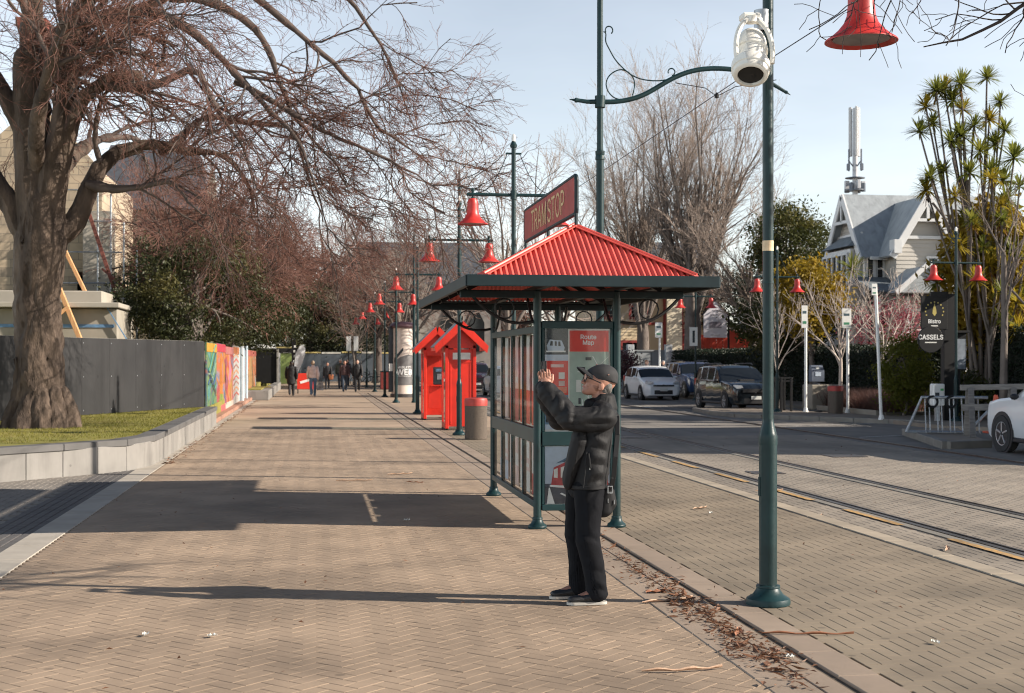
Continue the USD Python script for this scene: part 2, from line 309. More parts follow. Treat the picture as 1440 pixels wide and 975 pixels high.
# tram lines and paved track bed
tb = thing('tram_track', None, None, kind='structure')
p, a = herring(5.42, 11.6, 9.5, 31, 0.)
paving(tb, p, a, .2, .1, roadbrick, seed=13, top=-.088, gap=.004, ch=.005, word='paver', rest='pavers')
def rail(x):
    m = MB(); m.box((x, 160, -.085), (.07, 320, .026)); return m
for x in (6.30, 7.86):
    part(tb, 'rail', rail(x), steel, smooth=False)
    part(tb, 'rail_groove', sheet(x+.036, x+.085, 0, 320, -.082), soot)
    part(tb, 'guard_rail', MB().box((x+.1, 160, -.086), (.03, 320, .028)), steel, smooth=False)
    part(tb, 'rail_edge', MB().box((x-.10, 160, -.088), (.11, 320, .02)), kerbg, smooth=False)
part(tb, 'rail', rail(12.0), steel, smooth=False); part(tb, 'rail_groove', sheet(12.036, 12.11, 0, 320, -.084), soot)
yl = thing('yellow_line', None, None, kind='structure')
for k in range(14):
    y0 = 11.2 + k*2.6
    n = 14; yy = np.linspace(y0, y0+1.45+.1*math.sin(k*7), n); w0 = 6.10+.006*np.sin(np.arange(n)*3.1+k); w1 = 6.188+.007*np.sin(np.arange(n)*2.3+k*2)
    v = np.concatenate([np.stack([w0, yy, np.full(n, -.0765)], -1), np.stack([w1, yy, np.full(n, -.0765)], -1)]); i = np.arange(n-1)
    part(yl, 'dash', MB().raw(v, np.stack([i, i+n, i+n+1, i+1], -1)), yellow, smooth=False)
for (x, y, w, d_) in ((7.1, 30.5, .8, .55), (9.6, 24.0, .65, .65), (6.95, 20.6, .5, .5)):
    part(tb, 'drain_cover', MB().box((x, y, -.083), (w, d_, .012), ch=.003), steel, smooth=False)
# far side: kerbs, footpath, kerb build-out, parking marks
fs = thing('far_footpath', None, None, kind='structure')
def poly_slab(pts, z0, z1, mat, t, name):
    part(t, name, MB().prism(pts, z1-z0, o=(0, 0, z0)), mat, smooth=False)
poly_slab([(17.6, -10), (60, -10), (60, 300), (17.6, 300), (17.6, 44), (15.9, 42), (15.9, 36.6), (15.9, 33.0), (17.6, 31)], -.2, 0., rightpath, fs, 'surface')
poly_slab([(12.85, 41), (14.6, 38.3), (15.92, 36.4), (15.92, 44), (15.2, 46.4), (13.2, 46.4), (12.7, 43)], -.2, .012, rightpath, fs, 'build_out')
def kerb_run(t, pts, w=.16, top=.03, mat=None):
    for a_, b_ in zip(pts[:-1], pts[1:]):
        L = math.hypot(b_[0]-a_[0], b_[1]-a_[1]); n = max(1, int(round(L/1.0)))
        for i in range(n):
            q0 = np.array(a_)+(np.array(b_)-a_)*(i+.003)/n; q1 = np.array(a_)+(np.array(b_)-a_)*(i+.997)/n
            part(t, 'kerb_stone', MB().bar((*q0, top-.09), (*q1, top-.09), w, .18, ch=.012), mat or kerbg, smooth=False)
kerb_run(fs, [(13.05, 46.2), (12.72, 43), (12.9, 41.0), (14.6, 38.3), (15.9, 36.4), (16.4, 35.2)])
kerb_run(fs, [(17.6, 46), (17.6, 80)])
poly_slab([(13.4, -20), (17.7, -20), (17.7, 320), (13.4, 320)], -.25, -.104, asph, fs, 'parking_bays')
pm = thing('parking_marks', None, None, kind='structure')
def mark(a, b, w):
    a, b = np.array(a, float), np.array(b, float); t = (b-a)/np.linalg.norm(b-a); n = np.array([-t[1], t[0]])*w/2
    return MB().raw([[*(a-n), -.093], [*(b-n), -.093], [*(b+n), -.093], [*(a+n), -.093]], [[0, 1, 2, 3]])
for a_, b_ in (((12.55, 35.2), (15.4, 36.3)), ((12.3, 29.9), (14.3, 30.9)), ((12.35, 49.5), (12.35, 52.0)), ((12.35, 51.0), (14.2, 51.6)), ((12.4, 56), (14.3, 56.4))):
    part(pm, 'line', mark(a_, b_, .13), whitel, smooth=False)
# bike-rack island
isl = thing('rack_island', None, None, kind='structure')
poly_slab([(12.5, 25.9), (13.5, 26.25), (15.3, 31.2), (13.85, 30.75)], -.15, .04, rightpath, isl, 'surface')
kerb_run(isl, [(13.85, 30.8), (12.45, 25.8), (13.55, 26.2)], w=.2, top=.055)
# ---------------------------------------------------------------- street lamps with bell shades
concrete = M('exposed_aggregate', (.105, .083, .065), .9, .45, 60, bump=.5, bscale=120, detail=3.)
label_tan = M('faded_sticker', (.55, .42, .26), .6, .2, 20)
bulb = M('frosted_lamp_glass', (.75, .74, .70), .25, .03, 4)
bell_glass = M('bell_diffuser', (.16, .13, .125), .35, .35, 7)
bell_in = M('bell_inside', (.30, .05, .035), .5, .15, 6)
BELL = [(.012, .425), (.045, .42), (.070, .405), (.085, .37), (.090, .32), (.091, .25), (.098, .18), (.118, .128), (.155, .082), (.20, .042), (.238, .016), (.248, .006), (.248, 0), (.235, .004), (.19, .035), (.145, .075), (.105, .12), (.085, .2), (.07, .37), (.012, .38)]
def lamp_parts(t, sides=(-1, 1), sheath=True):
    pole = MB().lathe([(.0, 1.2), (.037, 1.2), (.037, 3.0), (.0375, 3.0), (.036, 5.12), (.0, 5.12)], n=14)
    pp = part(t, 'pole', pole, tealb)
    part(t, 'base_flange', MB().lathe([(.0, 0), (.15, 0), (.152, .02), (.146, .04), (.105, .065), (.084, .095), (.078, .11), (.082, .116), (.08, .128), (.062, .132), (.0, .132)], n=20), teal)
    part(t, 'sheath', MB().lathe([(.0, .12), (.060, .12), (.061, 1.08), (.064, 1.085), (.064, 1.14), (.058, 1.16), (.039, 1.235), (.0385, 1.26), (.0, 1.26)], n=18), tealb)
    part(t, 'access_hatch', MB().box((-.060, 0, .80), (.012, .03, .13), ch=.003), teal, sub=pp)
    part(t, 'band', MB().lathe([(.036, 2.18), (.0405, 2.18), (.0405, 2.196), (.036, 2.196)], n=14), teal)
    part(t, 'crossbar', MB().tube([(min(0, .76*s) if len(sides) == 1 and s < 0 else -.76 if len(sides) == 2 else -.1, 0, 4.33) for s in sides[:1]] + [(.76, 0, 4.33)], .027, 10), teal)
    part(t, 'collar', MB().lathe([(.036, 4.26), (.052, 4.26), (.052, 4.40), (.036, 4.40)], n=14), teal)
    fin = MB().lathe([(0, 5.10), (.055, 5.10), (.06, 5.14), (.04, 5.17), (.03, 5.2), (0, 5.2)], n=12)
    fin.box((0, 0, 5.0), (.26, .03, .03), ch=.006); part(t, 'finial', fin, teal)
    part(t, 'cap_light', MB().lathe([(0, 5.19), (.032, 5.2), (.036, 5.26), (.02, 5.31), (0, 5.32)], n=10), bulb)
    for s in sides:
        q = np.linspace(0, 1, 12); part(t, 'stay_wire', MB().tube(np.stack([s*(.11+.50*q), 0*q, 4.98-.62*(1-(1-q)**2.2)], -1), .007, 5), dark_teal)
        part(t, 'hanger', MB().lathe([(0, 4.43), (.03, 4.43), (.03, 4.39), (.02, 4.37), (.02, 4.29), (.034, 4.28), (.034, 4.25), (0, 4.25)], (s*.665, 0, 0), n=10), teal)
        b = part(t, 'bell_shade', MB().lathe([(r, z+3.845) for r, z in BELL], (s*.665, 0, 0), n=28), bell_red)
        part(t, 'lamp_glass', MB().lathe([(0, 3.853), (.12, 3.855), (.195, 3.862), (.19, 3.885), (.0, 3.89)], (s*.665, 0, 0), n=16), bell_glass, sub=b)
# nearest lamp: one bell and the camera
L1 = thing('street_lamp', 'nearest dark green street lamp post, carrying the white security camera', 'street lamp', (3.06, 9.01, .004), group='bell street lamps'); lamp_parts(L1, (1,))
part(L1, 'sticker', MB().lathe([(.0372, 2.40), (.0385, 2.40), (.0385, 2.47), (.0372, 2.47)], n=14), label_tan)
L2 = thing('street_lamp', 'green bell street lamp standing behind the tram shelter roof sign', 'street lamp', (3.2, 22.0, .004), group='bell street lamps'); lamp_parts(L2)
Ld = {30.4: 'green bell street lamp in front of the nearer red phone box', 42.8: 'green bell street lamp just left of the farther red phone box', 54.0: 'green bell street lamp right in front of the poster pillar',
      62.7: 'green bell street lamp close to the left side of the poster pillar', 73.0: 'second bell street lamp beyond the poster pillar, by the small bare tree', 84.0: 'farthest bell street lamp on the left pavement, before the grey hoarding'}
for y, lb in Ld.items(): dup(L2, (3.2, y, .004), 0, lb)
for (x, y, rz, lb) in ((14.67, 42.3, .0, 'bell street lamp across the road beside the black estate car'), (15.75, 55.6, 0., 'bell street lamp across the road between the white and the blue car'),
                   (17.4, 35.5, .05, 'bell street lamp on the right beside the bistro sign and the cabbage trees'), (19.5, 84, 0., 'far bell street lamp seen through the shelter in front of the cream house')):
    dup(L2, (x, y, .0), rz, lb)
# ---- security camera on the nearest lamp
cc = thing('security_camera', 'white cylindrical security camera hung from the nearest lamp post', 'camera', (2.885, 8.84, 3.70), rz=.0, world=False)
ax = np.array([-.18, -.50, -.85]); ax /= np.linalg.norm(ax); _a = np.cross([1, 0, 0], ax); _a /= np.linalg.norm(_a); _b = np.cross(ax, _a); RM = np.stack([_b, _a, ax], 1)
body = MB().lathe([(0, -.20), (.045, -.20), (.075, -.17), (.098, -.12), (.104, -.06), (.104, -.045), (.112, -.04), (.112, -.02), (.1, -.015), (.1, .07), (.108, .078), (.124, .085), (.128, .10), (.128, .15), (.12, .155), (.116, .185), (.104, .195), (.088, .195), (.084, .175), (0, .175)], n=32, M=RM)
bp = part(cc, 'housing', body, cream_w, smooth=40)
part(cc, 'lens_window', MB().lathe([(0, .178), (.083, .180), (.083, .176), (0, .176)], n=28, M=RM), darkglass, sub=bp)
for s in (-1, 1):
    q = np.linspace(0, 1, 14); th = q*PI*.62
    pts = np.stack([s*(.125*np.sin(th)**.8+.0), -.02-.06*q+0*q, .235-.31*q**1.5], -1)
    part(cc, 'yoke_arm', MB().tube(pts, .017, 8), cream_w)
part(cc, 'bracket', MB().box((0, .02, .25), (.13, .10, .05), ch=.012).bar((0, .02, .26), (.13, .17, .26), .05, .05, .01).lathe([(0, .21), (.05, .21), (.05, .25), (0, .25)], n=12), cream_w)
part(cc, 'clamp', MB().lathe([(.037, .2), (.052, .2), (.052, .34), (.037, .34)], (.13, .17, 0), n=14), galv)
# ---- tram wire poles
def tram_pole(name, label, loc, top=6.85, arm=False):
    t = thing(name, label, 'tram wire pole', loc, group='tram wire poles')
    part(t, 'pole', MB().lathe([(0, 0), (.10, 0), (.10, .05), (.07, .09), (.062, .9), (.056, .95), (.054, 4.40), (.043, 4.62), (.041, top-.3), (0, top-.3)], n=16), teal)
    part(t, 'collar', MB().lathe([(.05, 4.42), (.066, 4.42), (.066, 4.46), (.058, 4.48), (.066, 4.50), (.066, 4.54), (.045, 4.55)], n=16), teal)
    part(t, 'spire', MB().lathe([(.041, top-.32), (.055, top-.3), (.03, top-.26), (.02, top-.12), (.03, top-.1), (.0, top+.05)], n=10), teal)
    if arm:
        K = .00972; P = lambda l: np.array([((u-843)*K, 0, 1.66+(507-v)*.00978) for u, v in l])
        from scipy.interpolate import CubicSpline
        def spl(l, n=40):
            a = P(l); s = np.r_[0, np.cumsum(np.linalg.norm(np.diff(a, axis=0), axis=1))]; return CubicSpline(s, a)(np.linspace(0, s[-1], n))
        ar = spl([(846, 143), (880, 140), (905, 132), (930, 118), (955, 104), (985, 94), (1015, 91), (1045, 93), (1070, 99), (1095, 110), (1115, 121)], 50)
        am = MB().tube(ar, np.r_[np.full(42, .034), np.linspace(.034, .022, 8)], 10); am.tube(P([(1113, 120), (1118, 122.5), (1119, 123), (1124, 126)]), [.02, .026, .015, .003], 8)
        part(t, 'arm', am, teal)
        part(t, 'stub', MB().tube(P([(843, 143), (825, 143.5), (812, 142), (808, 141.6), (806, 141.5), (799, 140.8)]), [.034, .03, .027, .036, .018, .004], 10), teal)
        part(t, 'arm_clamp', MB().lathe([(.05, 5.14), (.072, 5.14), (.072, 5.30), (.05, 5.30)], n=14), teal)
        c1 = [(848, 44), (850.5, 45), (851, 55), (855, 66), (863, 80), (879, 97), (895, 107), (915, 111), (936, 110), (947, 107)]
        cu = [(856+5.4*math.cos(a), 42+5.6*math.sin(a)) for a in np.linspace(2.6, 2.6+4.6, 14)]
        sc = MB().tube(spl(c1), .009, 6); sc.tube(P(cu), .009, 6); sc.tube(P([(947+5*math.cos(a), 98-5*math.sin(a)) for a in np.linspace(-1.4, 3.6, 16)]), .009, 6)
        part(t, 'scroll', sc, teal)
        part(t, 'scroll', MB().tube(spl([(872.5, 139), (861, 135), (853, 124), (852, 116), (855, 108), (864, 100), (875, 97), (886, 102), (891.5, 109), (893, 118), (890, 133)]), .009, 6), teal)
    return t
tram_pole('tram_wire_pole', 'tall green tram wire pole with scrolled bracket arm behind the shelter', (3.9, 18.55, 0), 7.2, True)
TP = tram_pole('tram_wire_pole', 'slim tram wire pole behind the nearer phone box', (3.9, 37.0, 0))
dup(TP, (3.9, 54, 0), 0, 'slim tram wire pole just right of the poster pillar')
wire = thing('tram_wire', 'thin overhead tram wire running along the street above the rails', 'wire')
part(wire, 'contact_wire', MB().tube([(5.5, y, 5.3+.0006*(y % 18.5-9)**2) for y in np.arange(-6, 220, 4.6)], .0065, 5), black)
part(wire, 'span_wire', MB().tube([(4.95, 18.5, 5.50), (5.35, 18.4, 5.42), (5.5, 18.35, 5.30), (5.75, 18.3, 5.43), (6.3, 18.2, 5.52)], .006, 5), black)
part(wire, 'insulator', MB().lathe([(0, 5.27), (.03, 5.28), (.035, 5.32), (.0, 5.36)], (5.5, 18.35, 0), n=8), black)

# ---------------------------------------------------------------- tram shelter
sh = thing('tram_shelter', 'dark green tram shelter with red corrugated hip roof and poster panels', 'tram shelter', (2.59, 15.1, .004), world=True)
PX = (2.19, 2.99); PY = (13.42, 16.76)
for x in PX:
    for y in PY:
        p_ = part(sh, 'post', MB().lathe([(0, .08), (.041, .08), (.041, 2.34), (0, 2.34)], (x, y, 0), n=16), tealb)
        part(sh, 'post_foot', MB().lathe([(0, .004), (.092, .004), (.095, .02), (.088, .035), (.066, .05), (.054, .075), (.05, .09), (.053, .096), (.05, .11), (.041, .112)], (x, y, 0), n=18), teal, sub=p_)
X0, X1, Y0, Y1, ZF = 1.37, 3.72, 12.32, 17.95, 2.335
fas = MB()
for (cx, cy, lx, ly) in (((X0+X1)/2, Y0, X1-X0, .03), ((X0+X1)/2, Y1, X1-X0, .03), (X0, (Y0+Y1)/2, .03, Y1-Y0-.032), (X1, (Y0+Y1)/2, .03, Y1-Y0-.032)):
    part(sh, 'fascia', MB().box((cx, cy, ZF+.05), (lx, ly, .105), ch=.006), dark_teal)
gut = MB()
for (cx, cy, lx, ly) in (((X0+X1)/2, Y0+.1, X1-X0-.04, .16), ((X0+X1)/2, Y1-.1, X1-X0-.04, .16), (X0+.1, (Y0+Y1)/2, .16, Y1-Y0-.37), (X1-.1, (Y0+Y1)/2, .16, Y1-Y0-.37)):
    gut.box((cx, cy, ZF+.085), (lx, ly, .02))
part(sh, 'gutter', gut, dark_teal)
# corrugated roof
ex0, ex1, ey0, ey1, ze, zr = X0+.17, X1-.17, Y0+.17, Y1-.17, ZF+.1, 2.985
xm = (ex0+ex1)/2; run = .86; yr0, yr1 = ey0+run, ey1-run
def corr(edge0, edge1, ap0, ap1, name):
    e0, e1, a0, a1 = map(np.array, (edge0, edge1, ap0, ap1)); L = np.linalg.norm(e1-e0); d = (e1-e0)/L
    n = int(L/.054)*8; s = np.linspace(0, L, n+1); nrm = np.cross(d, (a0-e0)); nrm /= np.linalg.norm(nrm); nrm *= np.sign(nrm[2])
    upv = (a0-e0)-d*np.dot(a0-e0, d); H = np.linalg.norm(upv); up = upv/H; sa, sb = np.dot(a0-e0, d), np.dot(a1-e0, d)
    top = np.where(s < sa, s/sa*H, np.where(s > sb, (L-s)/max(L-sb, 1e-6)*H, H))
    off = .010*np.cos(s/.054*2*PI)
    lo = e0+d*s[:, None]+nrm*off[:, None]; hi = lo+up*top[:, None]
    v = np.concatenate([lo, hi]); i = np.arange(n)
    part(sh, name, MB().raw(v, np.stack([i, i+1, i+n+2, i+n+1], -1)), roof_red, smooth=60)
A0, A1 = (xm, yr0, zr), (xm, yr1, zr)
corr((ex0, ey0, ze), (ex1, ey0, ze), A0, A0, 'roof_sheet'); corr((ex1, ey1, ze), (ex0, ey1, ze), A1, A1, 'roof_sheet')
corr((ex0, ey1, ze), (ex0, ey0, ze), A1, A0, 'roof_sheet'); corr((ex1, ey0, ze), (ex1, ey1, ze), A0, A1, 'roof_sheet')
for a_, b_ in (((ex0, ey0, ze+.012), A0), ((ex1, ey0, ze+.012), A0), ((ex0, ey1, ze+.012), A1), ((ex1, ey1, ze+.012), A1), (A0, A1)):
    a2, b2 = np.array(a_, float), np.array(b_, float)+[0, 0, .008]
    part(sh, 'hip_cap', MB().bar(a2, b2, .10, .014, .005).tube([a2+[0, 0, .012], b2+[0, 0, .012]], .018, 8), roof_red)
# frame under the roof
for y in PY: part(sh, 'roof_beam', MB().box((xm, y, 2.315), (X1-X0-.1, .06, .075), ch=.006), dark_teal)
for x in PX: part(sh, 'roof_beam', MB().box((x, (Y0+Y1)/2, 2.375), (.06, Y1-Y0-.1, .045), ch=.005), dark_teal)
for y in np.arange(12.9, 17.8, .95):
    for sx, xe in ((-1, ex0), (1, ex1)):
        part(sh, 'rafter', MB().bar((xe, y, ze-.05), (xm, min(max(y, yr0), yr1), zr-.07), .04, .05), black)
for y in PY:
    for x, s in ((PX[0], -1), (PX[1], 1)):
        q = np.linspace(0, 1, 12); xe = .02+.62*q
        part(sh, 'bracket', MB().tube(np.stack([x+s*xe, 0*q+y, 2.05-.05*np.sin(q*PI*.9)+.25*q**2.2], -1), .016, 8).tube(np.stack([x+s*.33+.10*np.cos(q*2*PI), 0*q+y, 2.17+.10*np.sin(q*2*PI)], -1), .008, 6, caps=False), black)
for x in PX:
    q = np.linspace(0, 1, 12)
    for y, s in ((PY[0], 1), (PY[1], -1)):
        part(sh, 'bracket', MB().tube(np.stack([0*q+x, y+s*(.02+.6*q), 2.06-.05*np.sin(q*PI)+.24*q**2.2], -1), .014, 6), black)
# end panel towards the lens
yE = PY[0]
def frame_box(x0, x1, z0, z1, name='frame_rail', y=yE, d=.07): part(sh, name, MB().box(((x0+x1)/2, y, (z0+z1)/2), (x1-x0, d, z1-z0), ch=.006), teal)
frame_box(2.232, 2.948, 1.975, 2.05); frame_box(2.232, 2.948, .815, .955, d=.072); frame_box(2.232, 2.948, .175, .235)
for x in (2.246, 2.934): frame_box(x-.015, x+.015, .235, .815, 'frame_stile', d=.055); frame_box(x-.015, x+.015, .955, 1.975, 'frame_stile', d=.055)
def PM(n, c, v=.06, s=12): return M(n, c, .45, v, s)
endglass = glassM('shelter_end_glass', (.97, .98, .98), .03, 1.3)
thinglass = usdkit.material(stage, LK+'shelter_side_glass', {'t': ('transparent_bsdf', {'color': (.95, .96, .96)}), 'g': ('glossy_bsdf', {'roughness': .04}), 'm': ('mix_closure', {'fac': .10})}, [('t.BSDF', 'm.closure1'), ('g.BSDF', 'm.closure2')], surface='m.closure')
pr_red = PM('print_red', (.66, .035, .018)); pr_map = PM('print_map_green', (.34, .42, .36), .12, 9); pr_pale = PM('print_pale', (.66, .65, .61), .1, 10); pr_dark = PM('print_dark', (.022, .028, .035), .5, 14)
pr_blue = PM('print_blue', (.10, .19, .29), .5, 18); pr_sky = PM('print_sky', (.46, .53, .62), .12, 8); pr_tram = PM('print_tram_red', (.42, .045, .05), .3, 16); pr_road = PM('print_road', (.06, .065, .085), .3, 14)
pr_white = PM('print_white', (.78, .78, .76)); pr_orange = PM('print_orange', (.62, .20, .12), .2, 9); pr_pink = PM('print_pink', (.66, .48, .44), .3, 6)
yp = yE-.012
class Poster:
    """flat print on a thin board in a vertical plane; (a, z) metres from the board's lower corner"""
    def __init__(s, o, d, nrm): s.o = np.array(o, float); s.d = np.array(d, float); s.n = np.array(nrm, float); s.k = 0
    def sub(s, t, name, pts, mat, lift, parent=None):
        v = np.array([s.o+s.d*a+np.array([0, 0, 1.0])*z+s.n*(.001+.0008*lift) for a, z in pts]); n = len(pts)
        part(t, name, MB().raw(v, [[0, i, i+1] for i in range(1, n-1)]), mat, smooth=False, sub=parent)
    def rect(s, t, name, a0, a1, z0, z1, mat, lift=1, parent=None): s.sub(t, name, [(a0, z0), (a1, z0), (a1, z1), (a0, z1)], mat, lift, parent)
    def text(s, t, name, txt, h, a, z, mat, lift=3, bold=False, parent=None, center=True, sx=1.0):
        m = meshkit.text_mesh(txt, h, .0008, bold); v = m.vertices.copy(); v[:, 0] *= sx
        w = v[:, 0].max()-v[:, 0].min(); v[:, 0] -= v[:, 0].min()+(w/2 if center else 0)
        V = s.o+s.d*(a+v[:, :1])+np.array([0, 0, 1.0])*(z+v[:, 1:2])+s.n*(.001+.0008*lift+v[:, 2:3])
        part(t, name, (V, m.faces), mat, smooth=False, sub=parent)
bd = part(sh, 'poster_board', MB().box((2.59, yE+.002, 1.465), (.66, .02, 1.02)), pr_pale)
P1 = Poster((2.262, yE-.009, .957), (1, 0, 0), (0, -1, 0))
P1.rect(sh, 'print', 0, .235, .73, 1.016, pr_dark, parent=bd); P1.rect(sh, 'print', 0, .235, .70, .76, pr_sky, 2, bd)
P1.sub(sh, 'print', [(.03, .80), (.19, .79), (.20, .83), (.17, .90), (.05, .91), (.02, .85)], pr_sky, 3, bd)
P1.sub(sh, 'print', [(.05, .85), (.16, .845), (.155, .89), (.06, .895)], pr_dark, 4, bd); P1.rect(sh, 'print', .015, .21, .785, .80, pr_white, 4, bd)
P1.rect(sh, 'print', .08, .10, .845, .895, pr_sky, 5, bd); P1.rect(sh, 'print', .12, .135, .845, .893, pr_sky, 5, bd)
P1.rect(sh, 'print', 0, .235, .36, .70, pr_red, 2, bd); P1.rect(sh, 'print', .06, .19, .635, .665, pr_pink, 3, bd); P1.rect(sh, 'print', .14, .20, .52, .585, pr_pale, 3, bd)
P1.rect(sh, 'print', .03, .075, .52, .57, pr_pale, 3, bd); P1.rect(sh, 'print', .09, .22, .38, .44, pr_orange, 3, bd); P1.rect(sh, 'print', .14, .20, .45, .50, pr_pink, 3, bd)
P1.rect(sh, 'print', 0, .235, .02, .36, pr_blue, 2, bd); P1.rect(sh, 'print', 0, .235, .02, .07, pr_sky, 3, bd)
for k in range(7): P1.sub(sh, 'print', [(.01+.03*k, .09), (.035+.03*k, .09), (.03+.03*k, .13+.17*abs(math.sin(k*2.1))), (.015+.03*k, .13+.15*abs(math.sin(k*2.1)))], [pr_dark, pr_sky, pr_road][k % 3], 4, bd)
P1.rect(sh, 'print', .25, .645, .79, 1.0, pr_red, 2, bd); P1.rect(sh, 'print', .25, .645, .02, .79, pr_map, 2, bd)
P1.text(sh, 'lettering', 'Route', .044, .44, .915, pr_white, 4, True, bd); P1.text(sh, 'lettering', 'Map', .042, .44, .86, pr_white, 4, True, bd)
rg = np.random.default_rng(4)
for k in range(12):
    a0, z0 = .26+.36*rg.random(), .05+.68*rg.random(); an = rg.uniform(0, PI); l = rg.uniform(.1, .3); w = .0035
    pts = [(a0-l*math.cos(an)/2-w*math.sin(an), z0-l*math.sin(an)/2+w*math.cos(an)), (a0-l*math.cos(an)/2+w*math.sin(an), z0-l*math.sin(an)/2-w*math.cos(an)), (a0+l*math.cos(an)/2+w*math.sin(an), z0+l*math.sin(an)/2-w*math.cos(an)), (a0+l*math.cos(an)/2-w*math.sin(an), z0+l*math.sin(an)/2+w*math.cos(an))]
    P1.sub(sh, 'print', [(min(max(a, .252), .643), min(max(z, .022), .788)) for a, z in pts], pr_white if k % 2 else pr_pale, 3+.2*k, bd)
for a, z, w, h, c in ((.44, .72, .06, .03, pr_dark), (.37, .62, .07, .035, pr_dark), (.56, .65, .09, .025, pr_red), (.50, .5, .05, .08, pr_pale), (.35, .30, .025, .06, pr_dark), (.34, .45, .05, .12, pr_pale), (.58, .42, .08, .1, pr_pale)): P1.rect(sh, 'print', a-w/2, a+w/2, z-h/2, z+h/2, c, 6, bd)
bl = part(sh, 'poster_board', MB().box((2.59, yE+.002, .525), (.66, .02, .578)), pr_pale)
P2 = Poster((2.262, yE-.009, .24), (1, 0, 0), (0, -1, 0))
P2.rect(sh, 'print', 0, .655, .17, .57, pr_sky, 1, bl); P2.rect(sh, 'print', 0, .655, .0, .2, pr_road, 2, bl)
P2.sub(sh, 'print', [(.06, .17), (.64, .10), (.64, .52), (.40, .50), (.09, .36)], pr_tram, 3, bl); P2.sub(sh, 'print', [(.11, .40), (.30, .50), (.55, .56), (.64, .54), (.64, .50), (.40, .48)], pr_blue, 4, bl)
for k in range(5): P2.sub(sh, 'print', [(.09+.07*k, .26), (.13+.07*k, .255), (.13+.07*k, .355+.02*k), (.09+.07*k, .34+.02*k)], pr_pale, 5, bl)
P2.sub(sh, 'print', [(.05, .17), (.64, .12), (.64, .15), (.05, .19)], pr_white, 5, bl); P2.sub(sh, 'print', [(.15, .10), (.32, .02), (.34, .02), (.17, .11)], pr_white, 5, bl); P2.sub(sh, 'print', [(.02, .0), (.10, .0), (.05, .16), (.04, .16)], pr_white, 5, bl)
part(sh, 'pane', MB().box((2.59, yE-.026, 1.465), (.66, .005, 1.02)), endglass); part(sh, 'pane', MB().box((2.59, yE-.026, .525), (.66, .005, .578)), endglass)
# long side panel with four bays, boards set back behind the glass
xs = PX[0]
def side_box(y0, y1, z0, z1, name, d=.06, m=None): part(sh, name, MB().box((xs, (y0+y1)/2, (z0+z1)/2), (d, y1-y0, z1-z0), ch=.005), m or teal)
ya, yb = PY[0]+.045, PY[1]-.045
side_box(ya, yb, 1.93, 2.00, 'frame_rail'); side_box(ya, yb, .84, .985, 'frame_rail', .062); side_box(ya, yb, .20, .265, 'frame_rail')
nb = 4; bw = (yb-ya)/nb
for z0, z1 in ((.265, .84), (.985, 1.93)):
    for k in range(nb+1):
        y = ya+bw*k; y = min(max(y, ya+.014), yb-.014); side_box(y-.014, y+.014, z0, z1, 'mullion', .045)
    for k in range(nb):
        y0 = ya+bw*k+.02; y1 = ya+bw*(k+1)-.02
        b_ = part(sh, 'poster_board', MB().box((xs+.075, (y0+y1)/2, (z0+z1)/2), (.01, y1-y0-.10, z1-z0)), pr_pale if (k+(z0 < .5)) % 2 else pr_pink)
        Q = Poster((xs+.070, y0+.02, z0), (0, 1, 0), (-1, 0, 0)); hh = z1-z0; wl = y1-y0-.08
        Q.rect(sh, 'print', 0, wl, 0, hh*.38, [pr_red, pr_red, pr_tram, pr_pink][k] if z0 > .5 else [pr_tram, pr_pale, pr_pink, pr_sky][k], 2, b_); Q.rect(sh, 'print', .05, wl-.05, hh*.45, hh*.52, pr_pale, 2, b_); Q.rect(sh, 'print', .05, wl-.05, hh*.62, hh*.92, pr_pale if k % 2 else pr_pink, 2, b_)
        part(sh, 'pane', MB().box((xs-.012, (y0+y1)/2, (z0+z1)/2), (.005, y1-y0, z1-z0)), thinglass)
    part(sh, 'back_board', MB().box((xs+.135, (ya+yb)/2, (z0+z1)/2), (.012, yb-ya, z1-z0)), black)
part(sh, 'bench', MB().box((2.72, 15.1, .46), (.34, 2.9, .04), ch=.008).box((2.72, 13.9, .22), (.06, .06, .44)).box((2.72, 16.3, .22), (.06, .06, .44)), black)
# roof sign
sg = thing('tram_stop_sign', 'dark red board with gold letters reading TRAM STOP on the shelter roof', 'sign', (xm, 14.9, 2.98), world=True)
sy0, sy1, sz0, sz1 = 13.22, 16.5, 3.10, 3.475
maroon = M('maroon_sign_paint', (.26, .022, .020), .4, .2, 4); gold = M('gold_letter_paint', (.52, .36, .17), .45, .15, 20)
rr = .06; pg = [(y+rr*math.cos(a), z+rr*math.sin(a)) for y, z, a0 in ((sy1-rr, sz1-rr, 0), (sy0+rr, sz1-rr, PI/2), (sy0+rr, sz0+rr, PI), (sy1-rr, sz0+rr, 1.5*PI)) for a in np.linspace(a0, a0+PI/2, 5)]
bp = part(sg, 'board', MB().prism(pg, .03, M=YZ, o=(xm-.015, 0, 0)), maroon, smooth=30)
loop = np.array([(xm, y, z) for y, z in pg+pg[:1]]); part(sg, 'border', MB().tube(loop, .022, 8, caps=False), dark_teal)
for y in (sy0+.02, (sy0+sy1)/2, sy1-.02): part(sg, 'support', MB().lathe([(0, 2.99), (.018, 2.99), (.018, 3.46), (0, 3.46)], (xm, y, 0), n=8), dark_teal)
SP = Poster((xm-.016, sy1, sz0), (0, -1, 0), (-1, 0, 0)); [SP.text(sg, 'lettering', w_, .25, (sy1-sy0)/2+o_, .062, gold, 1, False, bp, sx=1.12) for w_, o_ in (('TRAM', -.56), ('STOP', .56))]
